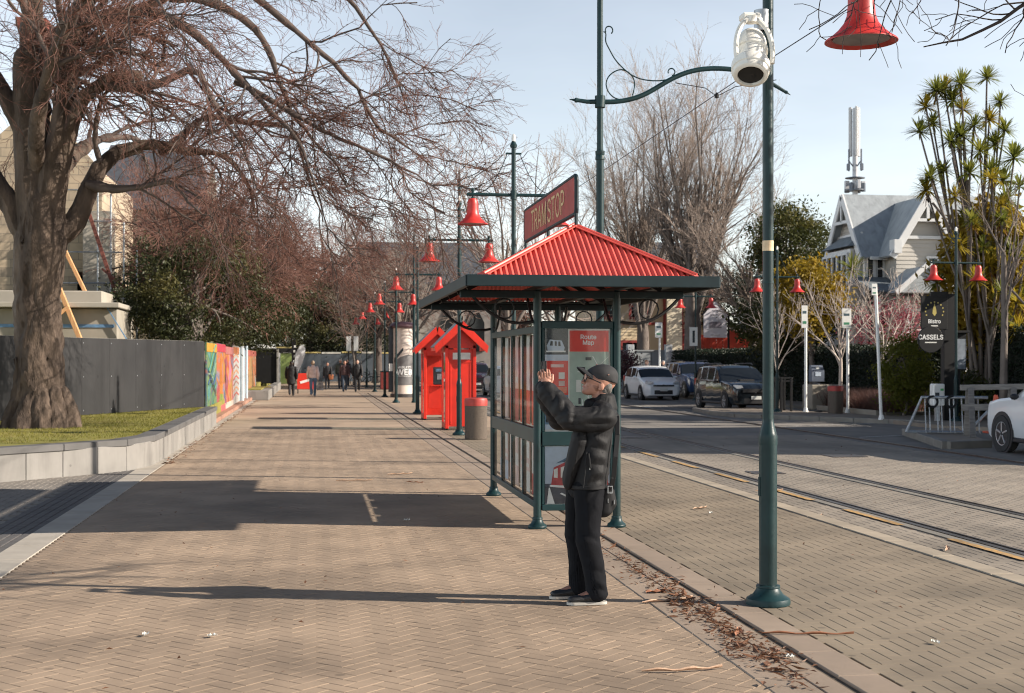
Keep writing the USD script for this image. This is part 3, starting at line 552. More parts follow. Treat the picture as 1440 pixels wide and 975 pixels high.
SP2 = Poster((xm+.016, sy0, sz0), (0, 1, 0), (1, 0, 0)); [SP2.text(sg, 'lettering', w_, .25, (sy1-sy0)/2+o_, .062, gold, 1, False, bp, sx=1.12) for w_, o_ in (('TRAM', -.56), ('STOP', .56))]

# ---------------------------------------------------------------- phone boxes
def booth(loc, label, open_front):
    t = thing('phone_box', label, 'phone box', loc, group='red phone boxes')
    w, d, h = .74, .95, 2.02
    for x in (-w/2+.04, w/2-.04):
        for y in (.04, d-.04): part(t, 'corner_post', MB().box((x, y, h/2), (.08, .08, h), ch=.008), booth_red)
    for x in (-w/2, w/2):
        part(t, 'side_sill', MB().box((x*.93, d/2, .1), (.05, d-.17, .14), ch=.006), booth_red)
        part(t, 'side_rail', MB().box((x*.93, d/2, 1.93), (.05, d-.17, .16), ch=.006), booth_red)
        part(t, 'side_pane', MB().box((x*.93, d/2, 1.01), (.008, d-.17, 1.68)), glass)
    if open_front:
        part(t, 'header', MB().box((0, .05, 1.90), (w-.16, .06, .22), ch=.006), booth_red)
        part(t, 'back_panel', MB().box((0, d-.05, 1.0), (w-.16, .04, 1.8), ch=.005), booth_red)
        part(t, 'lower_panel', MB().box((.05, .42, .62), (w-.24, .04, .62), ch=.005), booth_red)
        ph = part(t, 'telephone', MB().box((.06, .40, 1.22), (.26, .14, .5), ch=.02), pr_dark); part(t, 'keypad', MB().box((.09, .325, 1.2), (.12, .01, .16), ch=.003), galv, sub=ph); part(t, 'screen', MB().box((.07, .325, 1.38), (.16, .01, .08), ch=.003), pr_blue, sub=ph)
        part(t, 'handset', MB().tube([(-.05, .30, 1.08), (-.06, .29, 1.2), (-.05, .30, 1.32)], [.025, .016, .025], 8), black, sub=ph)
        part(t, 'shelf', MB().box((.05, .36, .95), (.4, .2, .03), ch=.005), booth_red)
    else:
        part(t, 'front_panel', MB().box((0, .05, 1.0), (w-.16, .05, 1.84), ch=.006), booth_red)
        part(t, 'panel_trim', MB().box((0, .02, 1.62), (w-.17, .012, .04), ch=.003).box((-.24, .022, .86), (.05, .01, 1.46), ch=.003).box((.24, .022, .86), (.05, .01, 1.46), ch=.003), booth_red)
        part(t, 'notice', MB().box((.02, .015, 1.76), (.42, .012, .16), ch=.002), pr_pale)
    # gabled roof
    ov, rise, th = .24, .58, .06; y0, y1 = -.16, d+.16; ze = 1.98
    for s in (-1, 1):
        a = np.array([s*(w/2+ov), ze-.02]); b = np.array([0, ze+rise]); tdir = (b-a)/np.linalg.norm(b-a); nn = np.array([-tdir[1], tdir[0]])*(1 if s < 0 else -1); nn = nn if nn[1] > 0 else -nn
        part(t, 'roof_slope', MB().prism([tuple(a), tuple(b), tuple(b+nn*.035), tuple(a+nn*.035)], y1-y0, M=XZ, o=(0, y1, 0)), dark_roof)
        part(t, 'barge_board', MB().prism([tuple(a+[0, -.13]), tuple(b+[0, -.17]), tuple(b+nn*.05+[0, .0]), tuple(a+nn*.05)], .045, M=XZ, o=(0, y0-.003, 0)), booth_red)
        part(t, 'eave_board', MB().box((s*(w/2+ov-.012), (y0+y1)/2, ze-.045), (.03, y1-y0-.02, .10), ch=.004), booth_red)
    part(t, 'gable', MB().prism([(-w/2, ze-.03), (w/2, ze-.03), (w/2, ze+.12), (0, ze+rise-.08), (-w/2, ze+.12)], .05, M=XZ, o=(0, .05, 0)), booth_red)
    part(t, 'gable', MB().prism([(-w/2, ze-.03), (w/2, ze-.03), (w/2, ze+.12), (0, ze+rise-.08), (-w/2, ze+.12)], .05, M=XZ, o=(0, d, 0)), booth_red)
    part(t, 'floor_slab', MB().box((0, d/2, .02), (w, d, .04), ch=.005), concrete)
    return t
dark_roof = M('dark_metal_roofing', (.045, .040, .040), .4, .2, 6)
booth((3.47, 32.6, .004), 'nearer red phone box with blank front panel and white notice', False)
booth((3.40, 38.2, .004), 'farther red phone box with open front and telephone inside', True)
# ---------------------------------------------------------------- litter bins
binred = M('bin_top_red', (.38, .045, .035), .5, .2, 10)
b1 = thing('litter_bin', 'round pebbled concrete litter bin with red top beside the shelter', 'litter bin', (3.38, 28.75, .004), group='round litter bins')
part(b1, 'drum', MB().lathe([(0, 0), (.225, 0), (.235, .02), (.238, .70), (.22, .715), (0, .715)], n=28), concrete)
part(b1, 'lid', MB().lathe([(.222, .70), (.243, .705), (.246, .82), (.225, .86), (.12, .875), (.11, .84), (0, .83)], n=28), binred)
part(b1, 'opening', MB().lathe([(0, .872), (.1, .872), (.1, .878), (0, .878)], n=18), black)
dup(b1, (16.15, 41.1, .0), 0, 'round litter bin with red top across the road between two sign poles')
b3 = thing('litter_bin', 'far dark litter bin with red front beside the parked bicycles', 'litter bin', (4.05, 79, 0)); part(b3, 'drum', MB().box((0, 0, .5), (.55, .5, 1.0), ch=.04), M('far_bin_red', (.20, .03, .025), .5)); part(b3, 'lid', MB().box((0, 0, 1.03), (.58, .53, .06), ch=.02), black)
# ---------------------------------------------------------------- poster pillar
pl = thing('poster_pillar', 'tall round advertising pillar with a pale poster on it', 'poster pillar', (3.98, 62.2, 0))
ppost = M('pillar_poster_paper', (.50, .40, .33), .5, .25, .9, col2=(.66, .58, .52)); 
part(pl, 'base', MB().lathe([(0, 0), (.56, 0), (.56, .14), (.52, .16), (0, .16)], n=28), dark_roof)
part(pl, 'drum', MB().lathe([(0, .15), (.50, .15), (.50, 3.15), (0, 3.15)], n=32), ppost)
part(pl, 'cap', MB().lathe([(0, 3.12), (.57, 3.12), (.60, 3.2), (.56, 3.28), (.42, 3.38), (0, 3.42)], n=28), M('pillar_cap', (.07, .035, .04), .4))
part(pl, 'side_board', MB().box((-.52, -.22, 1.72), (.26, .10, 2.95), rz=.5, ch=.01), pr_dark)
part(pl, 'notice', MB().box((-.55, -.30, 1.35), (.18, .01, .34), rz=.5), pr_pale)
def wrap(txt, h, z, mat, a0=0., sx=1., R=.506):
    m = meshkit.text_mesh(txt, h, .004, True); v = m.vertices.copy(); v[:, 0] = (v[:, 0]-(v[:, 0].max()+v[:, 0].min())/2)*sx
    an = a0+v[:, 0]/R; part(pl, 'lettering', (np.stack([R*np.sin(an)+v[:, 2]*np.sin(an), -R*np.cos(an)-v[:, 2]*np.cos(an), z+v[:, 1]], -1), m.faces), mat, smooth=False)
wrap('WEB', .24, 1.02, pr_white, .12, 1.05); wrap('HARLETT', .10, 1.30, pr_white, .12)
def wedge(z0f, z1f, name, mat, a0=-.9, a1=1.5, R=.503, n=16):
    a = np.linspace(a0, a1, n); q = np.linspace(0, 1, n); lo = np.stack([R*np.sin(a), -R*np.cos(a), z0f(q)], -1); hi = np.stack([R*np.sin(a), -R*np.cos(a), z1f(q)], -1); i = np.arange(n-1)
    part(pl, name, MB().raw(np.concatenate([lo, hi]), np.stack([i, i+1, i+n+1, i+n], -1)), mat)
wedge(lambda q: .55+0*q, lambda q: 1.62+.30*np.sin(q*2.6), 'print', PM('print_soft_grey', (.13, .125, .125), .3, 3)); wedge(lambda q: .95+0*q, lambda q: .965+0*q, 'print', pr_white, -.5, .8, .5045)
wedge(lambda q: 1.55+.55*q, lambda q: 1.75+.5*q, 'print', pr_dark, -.9, .0, .504)
# twin pillars' far sign posts
for i, x in enumerate((2.25, 2.72)):
    t = thing('sign_post', ('left' if i == 0 else 'right')+' one of two white signs on posts before the grey hoarding', 'sign', (x, 90, 0)); part(t, 'post', MB().tube([(0, 0, 0), (0, 0, 3.1)], .05, 8), black); part(t, 'plate', MB().box((0, -.06, 2.75), (.30, .03, .95), ch=.01), white)
# ---------------------------------------------------------------- people
skin = M('skin', (.37, .185, .130), .46, .16, 16, spec=.4, bump=.15, bscale=180, dist=.003); skin_pale = M('skin_pale', (.50, .30, .22), .5, .1, 10)
jack = M('black_jacket_cloth', (.012, .012, .013), .66, .22, 5, bump=.5, bscale=14, spec=.22, dist=.012); jack2 = M('black_nylon', (.009, .009, .010), .65, .2, 9, spec=.25)
trou = M('black_trouser_cloth', (.0065, .007, .009), .85, .2, 7, spec=.12, bump=.4, bscale=16, dist=.01); capm = M('charcoal_cap_cloth', (.014, .014, .016), .8, .15, 30, bump=.2, bscale=200)
hairg = M('grey_hair', (.13, .12, .11), .75, .35, 60, bump=.3, bscale=150); hairb = M('dark_hair', (.025, .02, .017), .6, .3, 40); sole = M('shoe_sole_white', (.40, .38, .34), .6, .08, 8); shoe = M('black_shoe', (.016, .016, .017), .55, .2, 9)
eye_w = M('eye_white', (.6, .57, .53), .2, .02); lip = M('lips', (.34, .14, .11), .5, .1)
def S(p, r, n=20):
    r3 = (r, r, r) if np.ndim(r) == 0 else r
    return m3.Manifold.sphere(1.0, n).scale(tuple(map(float, r3))).translate(tuple(map(float, p)))
def bone(*pr, n=20):
    """hull chain through (point, radius) pairs"""
    out = []
    for a, b in zip(pr[:-1], pr[1:]): out.append(m3.Manifold.batch_hull([S(*a, n), S(*b, n)]))
    return out
def fuse(parts, ref=.02, it=8, lam=.5):
    m = m3.Manifold.batch_boolean(parts, m3.OpType.Add).refine_to_length(ref).to_mesh()
    t = trimesh.Trimesh(m.vert_properties[:, :3], m.tri_verts, process=True)
    if it: trimesh.smoothing.filter_taubin(t, lamb=lam, nu=lam+.03, iterations=it)
    return t
def crumple(t, amp, freq, seed=0, mask=None, stretch=(1, 1, 1)):
    p = t.vertices*np.array(stretch)*freq; n = meshkit.fbm(p+seed*7.3, 3, seed); n = 1-np.abs(2*n-1)*2
    d = (n*amp)[:, None]*t.vertex_normals
    if mask is not None: d *= mask(t.vertices)[:, None]
    t.vertices = t.vertices + d; return t
def A(*x): return np.array(x, float)
# ---- the man photographing the shelter: local x runs to the right of the picture, -x is where he faces, y away from the lens
mn = thing('person', 'man in black cap and jacket raising a phone to photograph the tram shelter', 'person', (1.83, 9.28, .004))
nS, fS = A(.105, -.170, 1.275), A(.10, .175, 1.275); nE, fE = A(-.125, -.175, 1.265), A(-.13, .185, 1.25); nW, fW = A(-.262, -.055, 1.452), A(-.262, .075, 1.448)
nH, fH = A(.028, -.085, .84), A(.01, .09, .84); nK, fK = A(.012, -.105, .445), A(-.02, .13, .45); nA, fA = A(.085, -.105, .08), A(.008, .145, .08)
HC = A(.108, .0, 1.498)
tilt = math.radians(-19)
def hp(x, y, z):
    """head space: x forward, y away from the lens, z up, origin at the head's centre"""
    c, s = math.cos(tilt), math.sin(tilt); return HC + A(-(x*c+z*s*1.0), y, -x*s+z*c)
B = []
B += bone((hp(-.015, 0, .03), .088), (hp(.03, 0, .025), .078)) + [S(hp(-.02, 0, .035), (.098, .078, .09), 32)]
B += bone((hp(.02, 0, -.03), (.07, .066, .06)), (hp(.062, 0, -.075), (.032, .036, .028)))          # jaw
B += bone((hp(.055, -.022, -.03), .033), (hp(.055, .022, -.03), .033)) + bone((hp(.072, 0, -.05), .02), (hp(.08, 0, -.05), .016)) # cheeks, mouth
B += bone((hp(.078, 0, .012), .011), (hp(.104, 0, -.026), .0125)) + [S(hp(.094, -.012, -.03), .009), S(hp(.094, .012, -.03), .009)]  # nose
B += bone((hp(.074, -.035, .028), .014), (hp(.074, .035, .028), .014))
for s in (-1, 1): B += [S(hp(-.012, s*.077, -.012), (.020, .010, .033)), S(hp(-.006, s*.074, -.035), (.010, .008, .012))]
B += bone((hp(-.03, 0, -.05), .060), (A(.135, 0, 1.35), .062), (A(.12, 0, 1.27), .07))
B += bone((A(.11, 0, 1.25), (.08, .13, .07)), (A(.06, 0, 1.0), (.09, .12, .08)), (A(.03, 0, .86), (.085, .13, .07)))
for a_, e_, w_ in ((nS, nE, nW), (fS, fE, fW)): B += bone((a_, .05), (e_, .038), (w_, .027))
for h_, k_, a_ in ((nH, nK, nA), (fH, fK, fA)): B += bone((h_, .08), (k_, .05), (a_, .04), (a_+A(-.12, 0, -.04), .03))
# hands: palms upright either side of the phone, fingers curled round its edges
PH = A(-.268, .012, 1.575)
def hand(w, side):
    o = []; up = A(-.02, -.15*side*-1*.2, 1.0); up /= np.linalg.norm(up); inw = A(0, -side, 0.0)   # side -1 = near the lens
    pc = w+up*.05; o += bone((w, (.026, .022, .026)), (pc, (.034, .018, .034))) + bone((pc+A(-.018, 0, -.01), (.018, .014, .02)), (pc+A(.018, 0, .025), (.018, .014, .02)))
    for k, (dx, L, r) in enumerate(((.026, .066, .0088), (.009, .074, .0092), (-.008, .070, .0088), (-.024, .056, .0078))):
        b0 = pc+A(dx, 0, .026+.004*k*0); k1 = b0+up*L*.48+inw*L*-.10+A(-.004, 0, 0); k2 = k1+up*L*.26+inw*L*.26; k3 = k2+inw*L*.30+up*L*.04
        o += bone((b0, r*1.08), (k1, r), (k2, r*.93), (k3, r*.8), n=14)
    t0 = pc+A(.026, 0, -.016); t1 = t0+A(.018, 0, .028)+inw*.008; t2 = t1+A(.004, 0, .032)+inw*.012; o += bone((t0, .0125), (t1, .0112), (t2, .009), n=14)
    return o
Hn = hand(nW+A(-.002, 0, .01), -1) + hand(fW+A(-.002, 0, .01), 1)
bodym = fuse(B, .012, 6); handm = fuse(Hn, .004, 4)
tm = trimesh.util.concatenate([bodym, handm])
allb = m3.Manifold.batch_boolean([m3.Manifold(m3.Mesh(np.asarray(x.vertices, np.float32), np.asarray(x.faces, np.uint32))) for x in (bodym, handm)], m3.OpType.Add)
bpth = part(mn, 'body', allb if not allb.is_empty() else tm, skin, smooth=True)
for s in (-1, 1):
    e_ = part(mn, 'eye', fuse([S(hp(.0805, s*.031, .006), (.009, .012, .008), 16)], .006, 0), eye_w, sub=bpth)
    part(mn, 'eyebrow', MB().tube([hp(.088, s*.016, .034), hp(.088, s*.032, .038), hp(.078, s*.05, .032)], .0045, 6), hairb, sub=bpth)
part(mn, 'mouth', MB().tube([hp(.083, -.024, -.056), hp(.0955, 0, -.054), hp(.083, .024, -.056)], .0045, 6), lip, sub=bpth)
# hair under the cap
part(mn, 'hair', fuse(bone((hp(-.055, -.048, -.0), (.036, .030, .042)), (hp(-.076, 0, -.01), (.028, .056, .045)), (hp(-.055, .048, -.0), (.036, .030, .042))) + bone((hp(-.045, -.052, -.028), (.022, .020, .026)), (hp(-.068, 0, -.045), (.024, .046, .022)), (hp(-.045, .052, -.028), (.022, .020, .026))), .01, 4), hairg, smooth=True, sub=bpth)
# cap
cr = m3.Manifold.batch_hull([S(hp(-.012, 0, .058), (.110, .093, .082), 40), S(hp(-.065, 0, .035), (.062, .080, .062), 32), S(hp(.05, 0, .052), (.052, .074, .046), 32)])
cut = m3.Manifold.cube((.4, .4, .2), True).rotate((0, math.degrees(-tilt)*1.0-6, 0)).translate(tuple(hp(0, 0, -.075)))
crown = fuse([cr - cut], .012, 3)
cp = part(mn, 'cap', crown, capm, smooth=50)
q = np.linspace(-1, 1, 21); br = MB(); top = []; edge = []
for t_ in q:
    top.append(hp(.058+.040*(1-t_*t_), t_*.078, .026+.026*(1-t_*t_))); edge.append(hp(.062+.112*(1-abs(t_)**2.2), t_*.084, .012+.046*(1-t_*t_)))
top, edge = np.array(top), np.array(edge); mid = (top*.5+edge*.5)+A(0, 0, .010)
for dz in (.003, -.003):
    i = np.arange(20); br.raw(np.concatenate([top, mid, edge])+A(0, 0, dz), np.concatenate([np.stack([i, i+1, i+22, i+21], -1), np.stack([i+21, i+22, i+43, i+42], -1)]))
br.tube(edge, .004, 6); part(mn, 'brim', br, capm, smooth=60, sub=cp)
part(mn, 'cap_button', fuse([S(hp(-.012, 0, .134), (.012, .012, .006), 12)], .01, 0), capm, sub=cp); part(mn, 'cap_logo', MB().box(hp(-.03, -.0925, .075), (.010, .004, .008), ch=.001), M('cap_logo_thread', (.30, .16, .12)), sub=cp)
# glasses
gl = MB()
for s in (-1, 1):
    a = np.linspace(0, 2*PI, 21); gl.tube(np.array([hp(.099, s*.033+.026*math.cos(x), .002+.021*math.sin(x)) for x in a]), .0032, 6, caps=False)
    gl.tube([hp(.098, s*.058, .010), hp(.06, s*.074, .010), hp(-.005, s*.084, .004)], .0035, 6)
gl.tube([hp(.10, -.008, .006), hp(.102, 0, .010), hp(.10, .008, .006)], .003, 6); gp = part(mn, 'glasses', gl, black)
for s in (-1, 1): part(mn, 'lens', MB().lathe([(0, -.0008), (.025, -.0008), (.025, .0008), (0, .0008)], hp(.0985, s*.033, .002), n=18, M=np.stack([A(0, 1, 0), hp(0, 0, .8)-hp(0, 0, 0), hp(1, 0, 0)-hp(0, 0, 0)], 1)), glass, sub=gp)
# jacket
J = []
J += bone((A(.118, 0, 1.29), (.106, .145, .072)), (A(.085, 0, 1.19), (.118, .180, .09)), (A(.058, 0, 1.02), (.124, .176, .09)), (A(.035, 0, .84), (.130, .184, .09)), (A(.028, 0, .795), (.132, .186, .035)), n=36)
for a_, e_, w_ in ((nS, nE, nW), (fS, fE, fW)): J += bone((a_*A(1, .35, 1)+A(.01, 0, .035), .070), (a_+A(.003, 0, -.010), .080), ((a_+e_)/2+A(0, 0, -.016), .075), (e_+A(0, 0, -.002), .069), (e_*.45+w_*.55, .065), (w_*.93+e_*.07, .060), n=28)
J += bone((A(.150, 0, 1.405), (.062, .078, .022)), (A(.135, 0, 1.33), (.092, .105, .05)), n=28) + bone((A(.10, 0, 1.365), (.075, .075, .02)), (A(.11, 0, 1.31), (.09, .10, .04)), n=28)     # collar
J += bone((A(-.05, -.13, 1.12), (.05, .05, .08)), (A(-.115, -.07, .83), (.035, .045, .06)), n=20) # open front flap hanging forward
jm = fuse(J, .012, 16)
Jb = m3.Manifold(m3.Mesh(np.asarray(jm.vertices, np.float32), np.asarray(jm.faces, np.uint32)))
if not Jb.is_empty():
    Jb = Jb.split_by_plane((0, 0, 1), .775)[0]
    for w_, e_ in ((nW, nE), (fW, fE)):
        d = (w_-e_)/np.linalg.norm(w_-e_)
    mm = Jb.to_mesh(); jm = trimesh.Trimesh(mm.vert_properties[:, :3], mm.tri_verts, process=True)
rg = np.random.default_rng(3)
crumple(jm, .0045, 7., 2, lambda v: np.clip((v[:, 2]-.79)*8, 0, 1), (1, 1, .8))
def drape(t, amp, d, fa, fc, seed=0, mask=None):
    """cloth wrinkles: ridges that run along d"""
    d = np.array(d, float); d /= np.linalg.norm(d); e = np.cross(d, [0, 1.0, 0]); e /= np.linalg.norm(e); g = np.cross(d, e); p = t.vertices
    w = .35*(meshkit.fbm(p*5+seed, 2, seed+4)-.5)
    n = meshkit.fbm(np.stack([p@d*fa, (p@e+w)*fc, p@g*fc*.6], -1)+seed*3.1, 2, seed); n = (1-np.abs(2*n-1))**2.2
    h = n*amp
    if mask is not None: h = h*mask(p)
    t.vertices = p+t.vertex_normals*h[:, None]; return t
def folds(t, lines, w=.014):
    """raised creases along 3D segments"""
    v = t.vertices; n = t.vertex_normals; out = np.zeros(len(v))
    for a, b, h in lines:
        a, b = np.array(a), np.array(b); d = b-a; L2 = (d*d).sum(); s = np.clip(((v-a)@d)/L2, 0, 1); r = np.linalg.norm(v-(a+s[:, None]*d), axis=1)
        out += h*np.exp(-(r/w)**2)*np.sin(np.clip(s, .02, .98)*PI)**.5
    t.vertices = v+n*out[:, None]
fl = []
for k in range(8):   # pulls from the shoulder and elbow
    s0 = nS+A(.05+.012*k, -.08, .045-.045*k); fl.append((s0, nE+A(.03+.034*k, -.075, .045-.04*k), .013 if k % 2 else -.011))
for k in range(6): z = 1.08-.045*k; fl.append((A(.16-.01*k, -.16, z), A(.0, -.185, z+.07-.02*k), -.012 if k % 2 else .011))
for k in range(5): fl.append((nE*(1-k*.2)+nW*k*.2+A(0, -.08, -.07), nE*(1-k*.2)+nW*k*.2+A(.03, -.08, .09), .010 if k % 2 else -.011))
folds(jm, fl, .017); trimesh.smoothing.filter_taubin(jm, lamb=.5, nu=.53, iterations=2)
drape(jm, .013, (-.75, 0, -.55), 3.0, 15., 4, lambda v: np.clip((v[:, 2]-1.08)*7, 0, 1)); drape(jm, .010, (-.35, .1, -.95), 2.5, 14., 9, lambda v: np.clip((1.16-v[:, 2])*7, 0, 1)*np.clip((v[:, 2]-.80)*12, 0, 1))
jp = part(mn, 'jacket', jm, jack, smooth=True)
for w_, e_ in ((nW, nE), (fW, fE)):
    d = (w_-e_)/np.linalg.norm(w_-e_); c = w_+d*.012; part(mn, 'cuff', fuse(bone((c-d*.04, .066), (c+d*.004, .058), n=24), .015, 0), jack2, smooth=40, sub=jp)
part(mn, 'side_zip', MB().tube([A(-.012, -.196, 1.04), A(-.022, -.200, .92), A(-.035, -.197, .80)], .004, 5), jack2, sub=jp)
part(mn, 'pocket_flap', MB().bar(A(.0, -.199, 1.03), A(.012, -.201, .93), .012, .022, .003), jack2, sub=jp)
part(mn, 'zip_pull', MB().box(A(.008, -.205, .935), (.006, .006, .03), ch=.001), chrome, sub=jp)
part(mn, 'hem', MB().lathe([(.135, .782), (.140, .786), (.140, .806), (.136, .81)], (.024, 0, 0), n=40, sy=1.40), jack2, sub=jp)
part(mn, 'shirt_collar', fuse(bone((A(.065, -.03, 1.36), (.03, .03, .022)), (A(.055, .03, 1.36), (.03, .03, .022))), .01, 2), M('grey_shirt', (.25, .25, .26), .8), sub=jp)
# trousers
T = bone((A(.03, 0, .86), (.115, .165, .06)), (A(.025, 0, .76), (.118, .165, .06)), n=28)
for h_, k_, a_ in ((nH, nK, nA), (fH, fK, fA)):
    T += bone((h_+A(0, 0, -.04), (.106, .090, .1)), ((h_+k_)/2, (.088, .080, .1)), (k_, (.074, .068, .08)), ((k_+a_)/2+A(.004, 0, 0), (.066, .061, .08)), (a_+A(-.005, 0, -.012), (.064, .060, .045)), n=28)
tmesh = fuse(T, .016, 6); crumple(tmesh, .005, 8., 5, lambda v: np.clip(1.1-v[:, 2]*.8, .3, 1), (1, 1, .55))
fl = [(nK+A(-.07, -.06, .05), nK+A(.08, -.06, -.02), -.01), (nK+A(-.07, -.06, -.03), nK+A(.08, -.06, .05), .008), (nA+A(-.07, -.06, .10), nA+A(.07, -.06, .04), .01), (nA+A(-.07, -.06, .17), nA+A(.07, -.06, .12), -.01), (nA+A(-.06, -.06, .05), nA+A(.07, -.06, .0), -.008), (nH+A(.06, -.09, -.03), nH+A(-.08, -.08, -.2), -.01), (nH+A(.09, -.09, -.10), nH+A(-.03, -.08, -.24), .009)]
folds(tmesh, fl, .02); drape(tmesh, .005, (.85, 0, -.35), 3., 11., 6, lambda v: np.clip(1.2-v[:, 2]*.9, .3, 1)); drape(tmesh, .004, (.1, 0, -1), 1.4, 11., 8)
part(mn, 'trousers', tmesh, trou, smooth=True)
for a_ in (nA, fA):
    sm = fuse(bone((A(a_[0]-.005, a_[1], .058), (.05, .042, .045)), (A(a_[0]-.09, a_[1], .042), (.045, .044, .03)), (A(a_[0]-.165, a_[1], .035), (.045, .043, .022)), n=24), .015, 4)
    s_ = part(mn, 'shoe', sm, shoe, smooth=True)
    pg = [(.058*math.cos(t)*1.0+.005, .041*math.sin(t)) for t in np.linspace(-PI/2, PI/2, 9)] + [(-.165+.052*math.cos(t), .045*math.sin(t)) for t in np.linspace(PI/2, 1.5*PI, 9)]
    part(mn, 'sole', MB().prism(pg, .018, o=(a_[0], a_[1], 0)), sole, sub=s_)
# the phone and the shoulder bag
phn = thing('phone', 'dark phone held upright in the hands of the man in the cap', 'phone', (1.83-.268, 9.29, 1.62))
part(phn, 'case', MB().box((0, 0, 0), (.009, .155, .074), ch=.003), black); part(phn, 'screen', MB().box((.0055, 0, 0), (.001, .145, .066)), darkglass); part(phn, 'camera_bump', MB().box((-.006, .05, .018), (.004, .03, .03), ch=.001), black)
bag = thing('shoulder_bag', 'black shoulder bag with silver buckle hanging at the man\'s hip', 'bag', (1.83, 9.28, .004))
bm = fuse(bone((A(.155, -.06, .76), (.055, .045, .04)), (A(.165, -.05, .68), (.062, .05, .06)), (A(.13, -.05, .61), (.055, .045, .03))) + bone((A(.155, .08, .76), (.055, .045, .04)), (A(.165, .08, .68), (.062, .05, .06)), (A(.13, .08, .61), (.055, .045, .03))) + [m3.Manifold.batch_hull([S(A(.155, y, .76), (.055, .045, .04)) for y in (-.06, .08)] + [S(A(.14, y, .62), (.055, .045, .03)) for y in (-.06, .08)])], .02, 6)
part(bag, 'body', bm, jack2, smooth=True)
stp = [A(.175, -.10, .77), A(.185, -.14, .86), A(.195, -.155, 1.0), A(.215, -.13, 1.15), A(.225, -.08, 1.28), A(.175, .02, 1.362), A(.05, .10, 1.34), A(-.035, .15, 1.2)]
stm = MB()
for a_, b_ in zip(stp[:-1], stp[1:]): stm.bar(a_, b_, .034, .006, .002)
part(bag, 'strap', stm, black)
bk = MB()
for z0, z1, y0, y1 in ((.80, .80, -.145, -.105), (.755, .755, -.145, -.105)): bk.bar(A(.165, y0, z0), A(.165, y1, z1), .007)
bk.box(A(.150, -.125, .778), (.006, .006, .05)).box(A(.180, -.125, .778), (.006, .006, .05)); bk.bar(A(.150, -.127, .80), A(.182, -.127, .80), .007).bar(A(.150, -.127, .756), A(.182, -.127, .756), .007)
part(bag, 'buckle', bk, chrome); part(bag, 'zip_pull', MB().box(A(.155, -.105, .70), (.006, .006, .03), ch=.001).box(A(.20, -.10, .69), (.006, .006, .03), ch=.001), chrome)

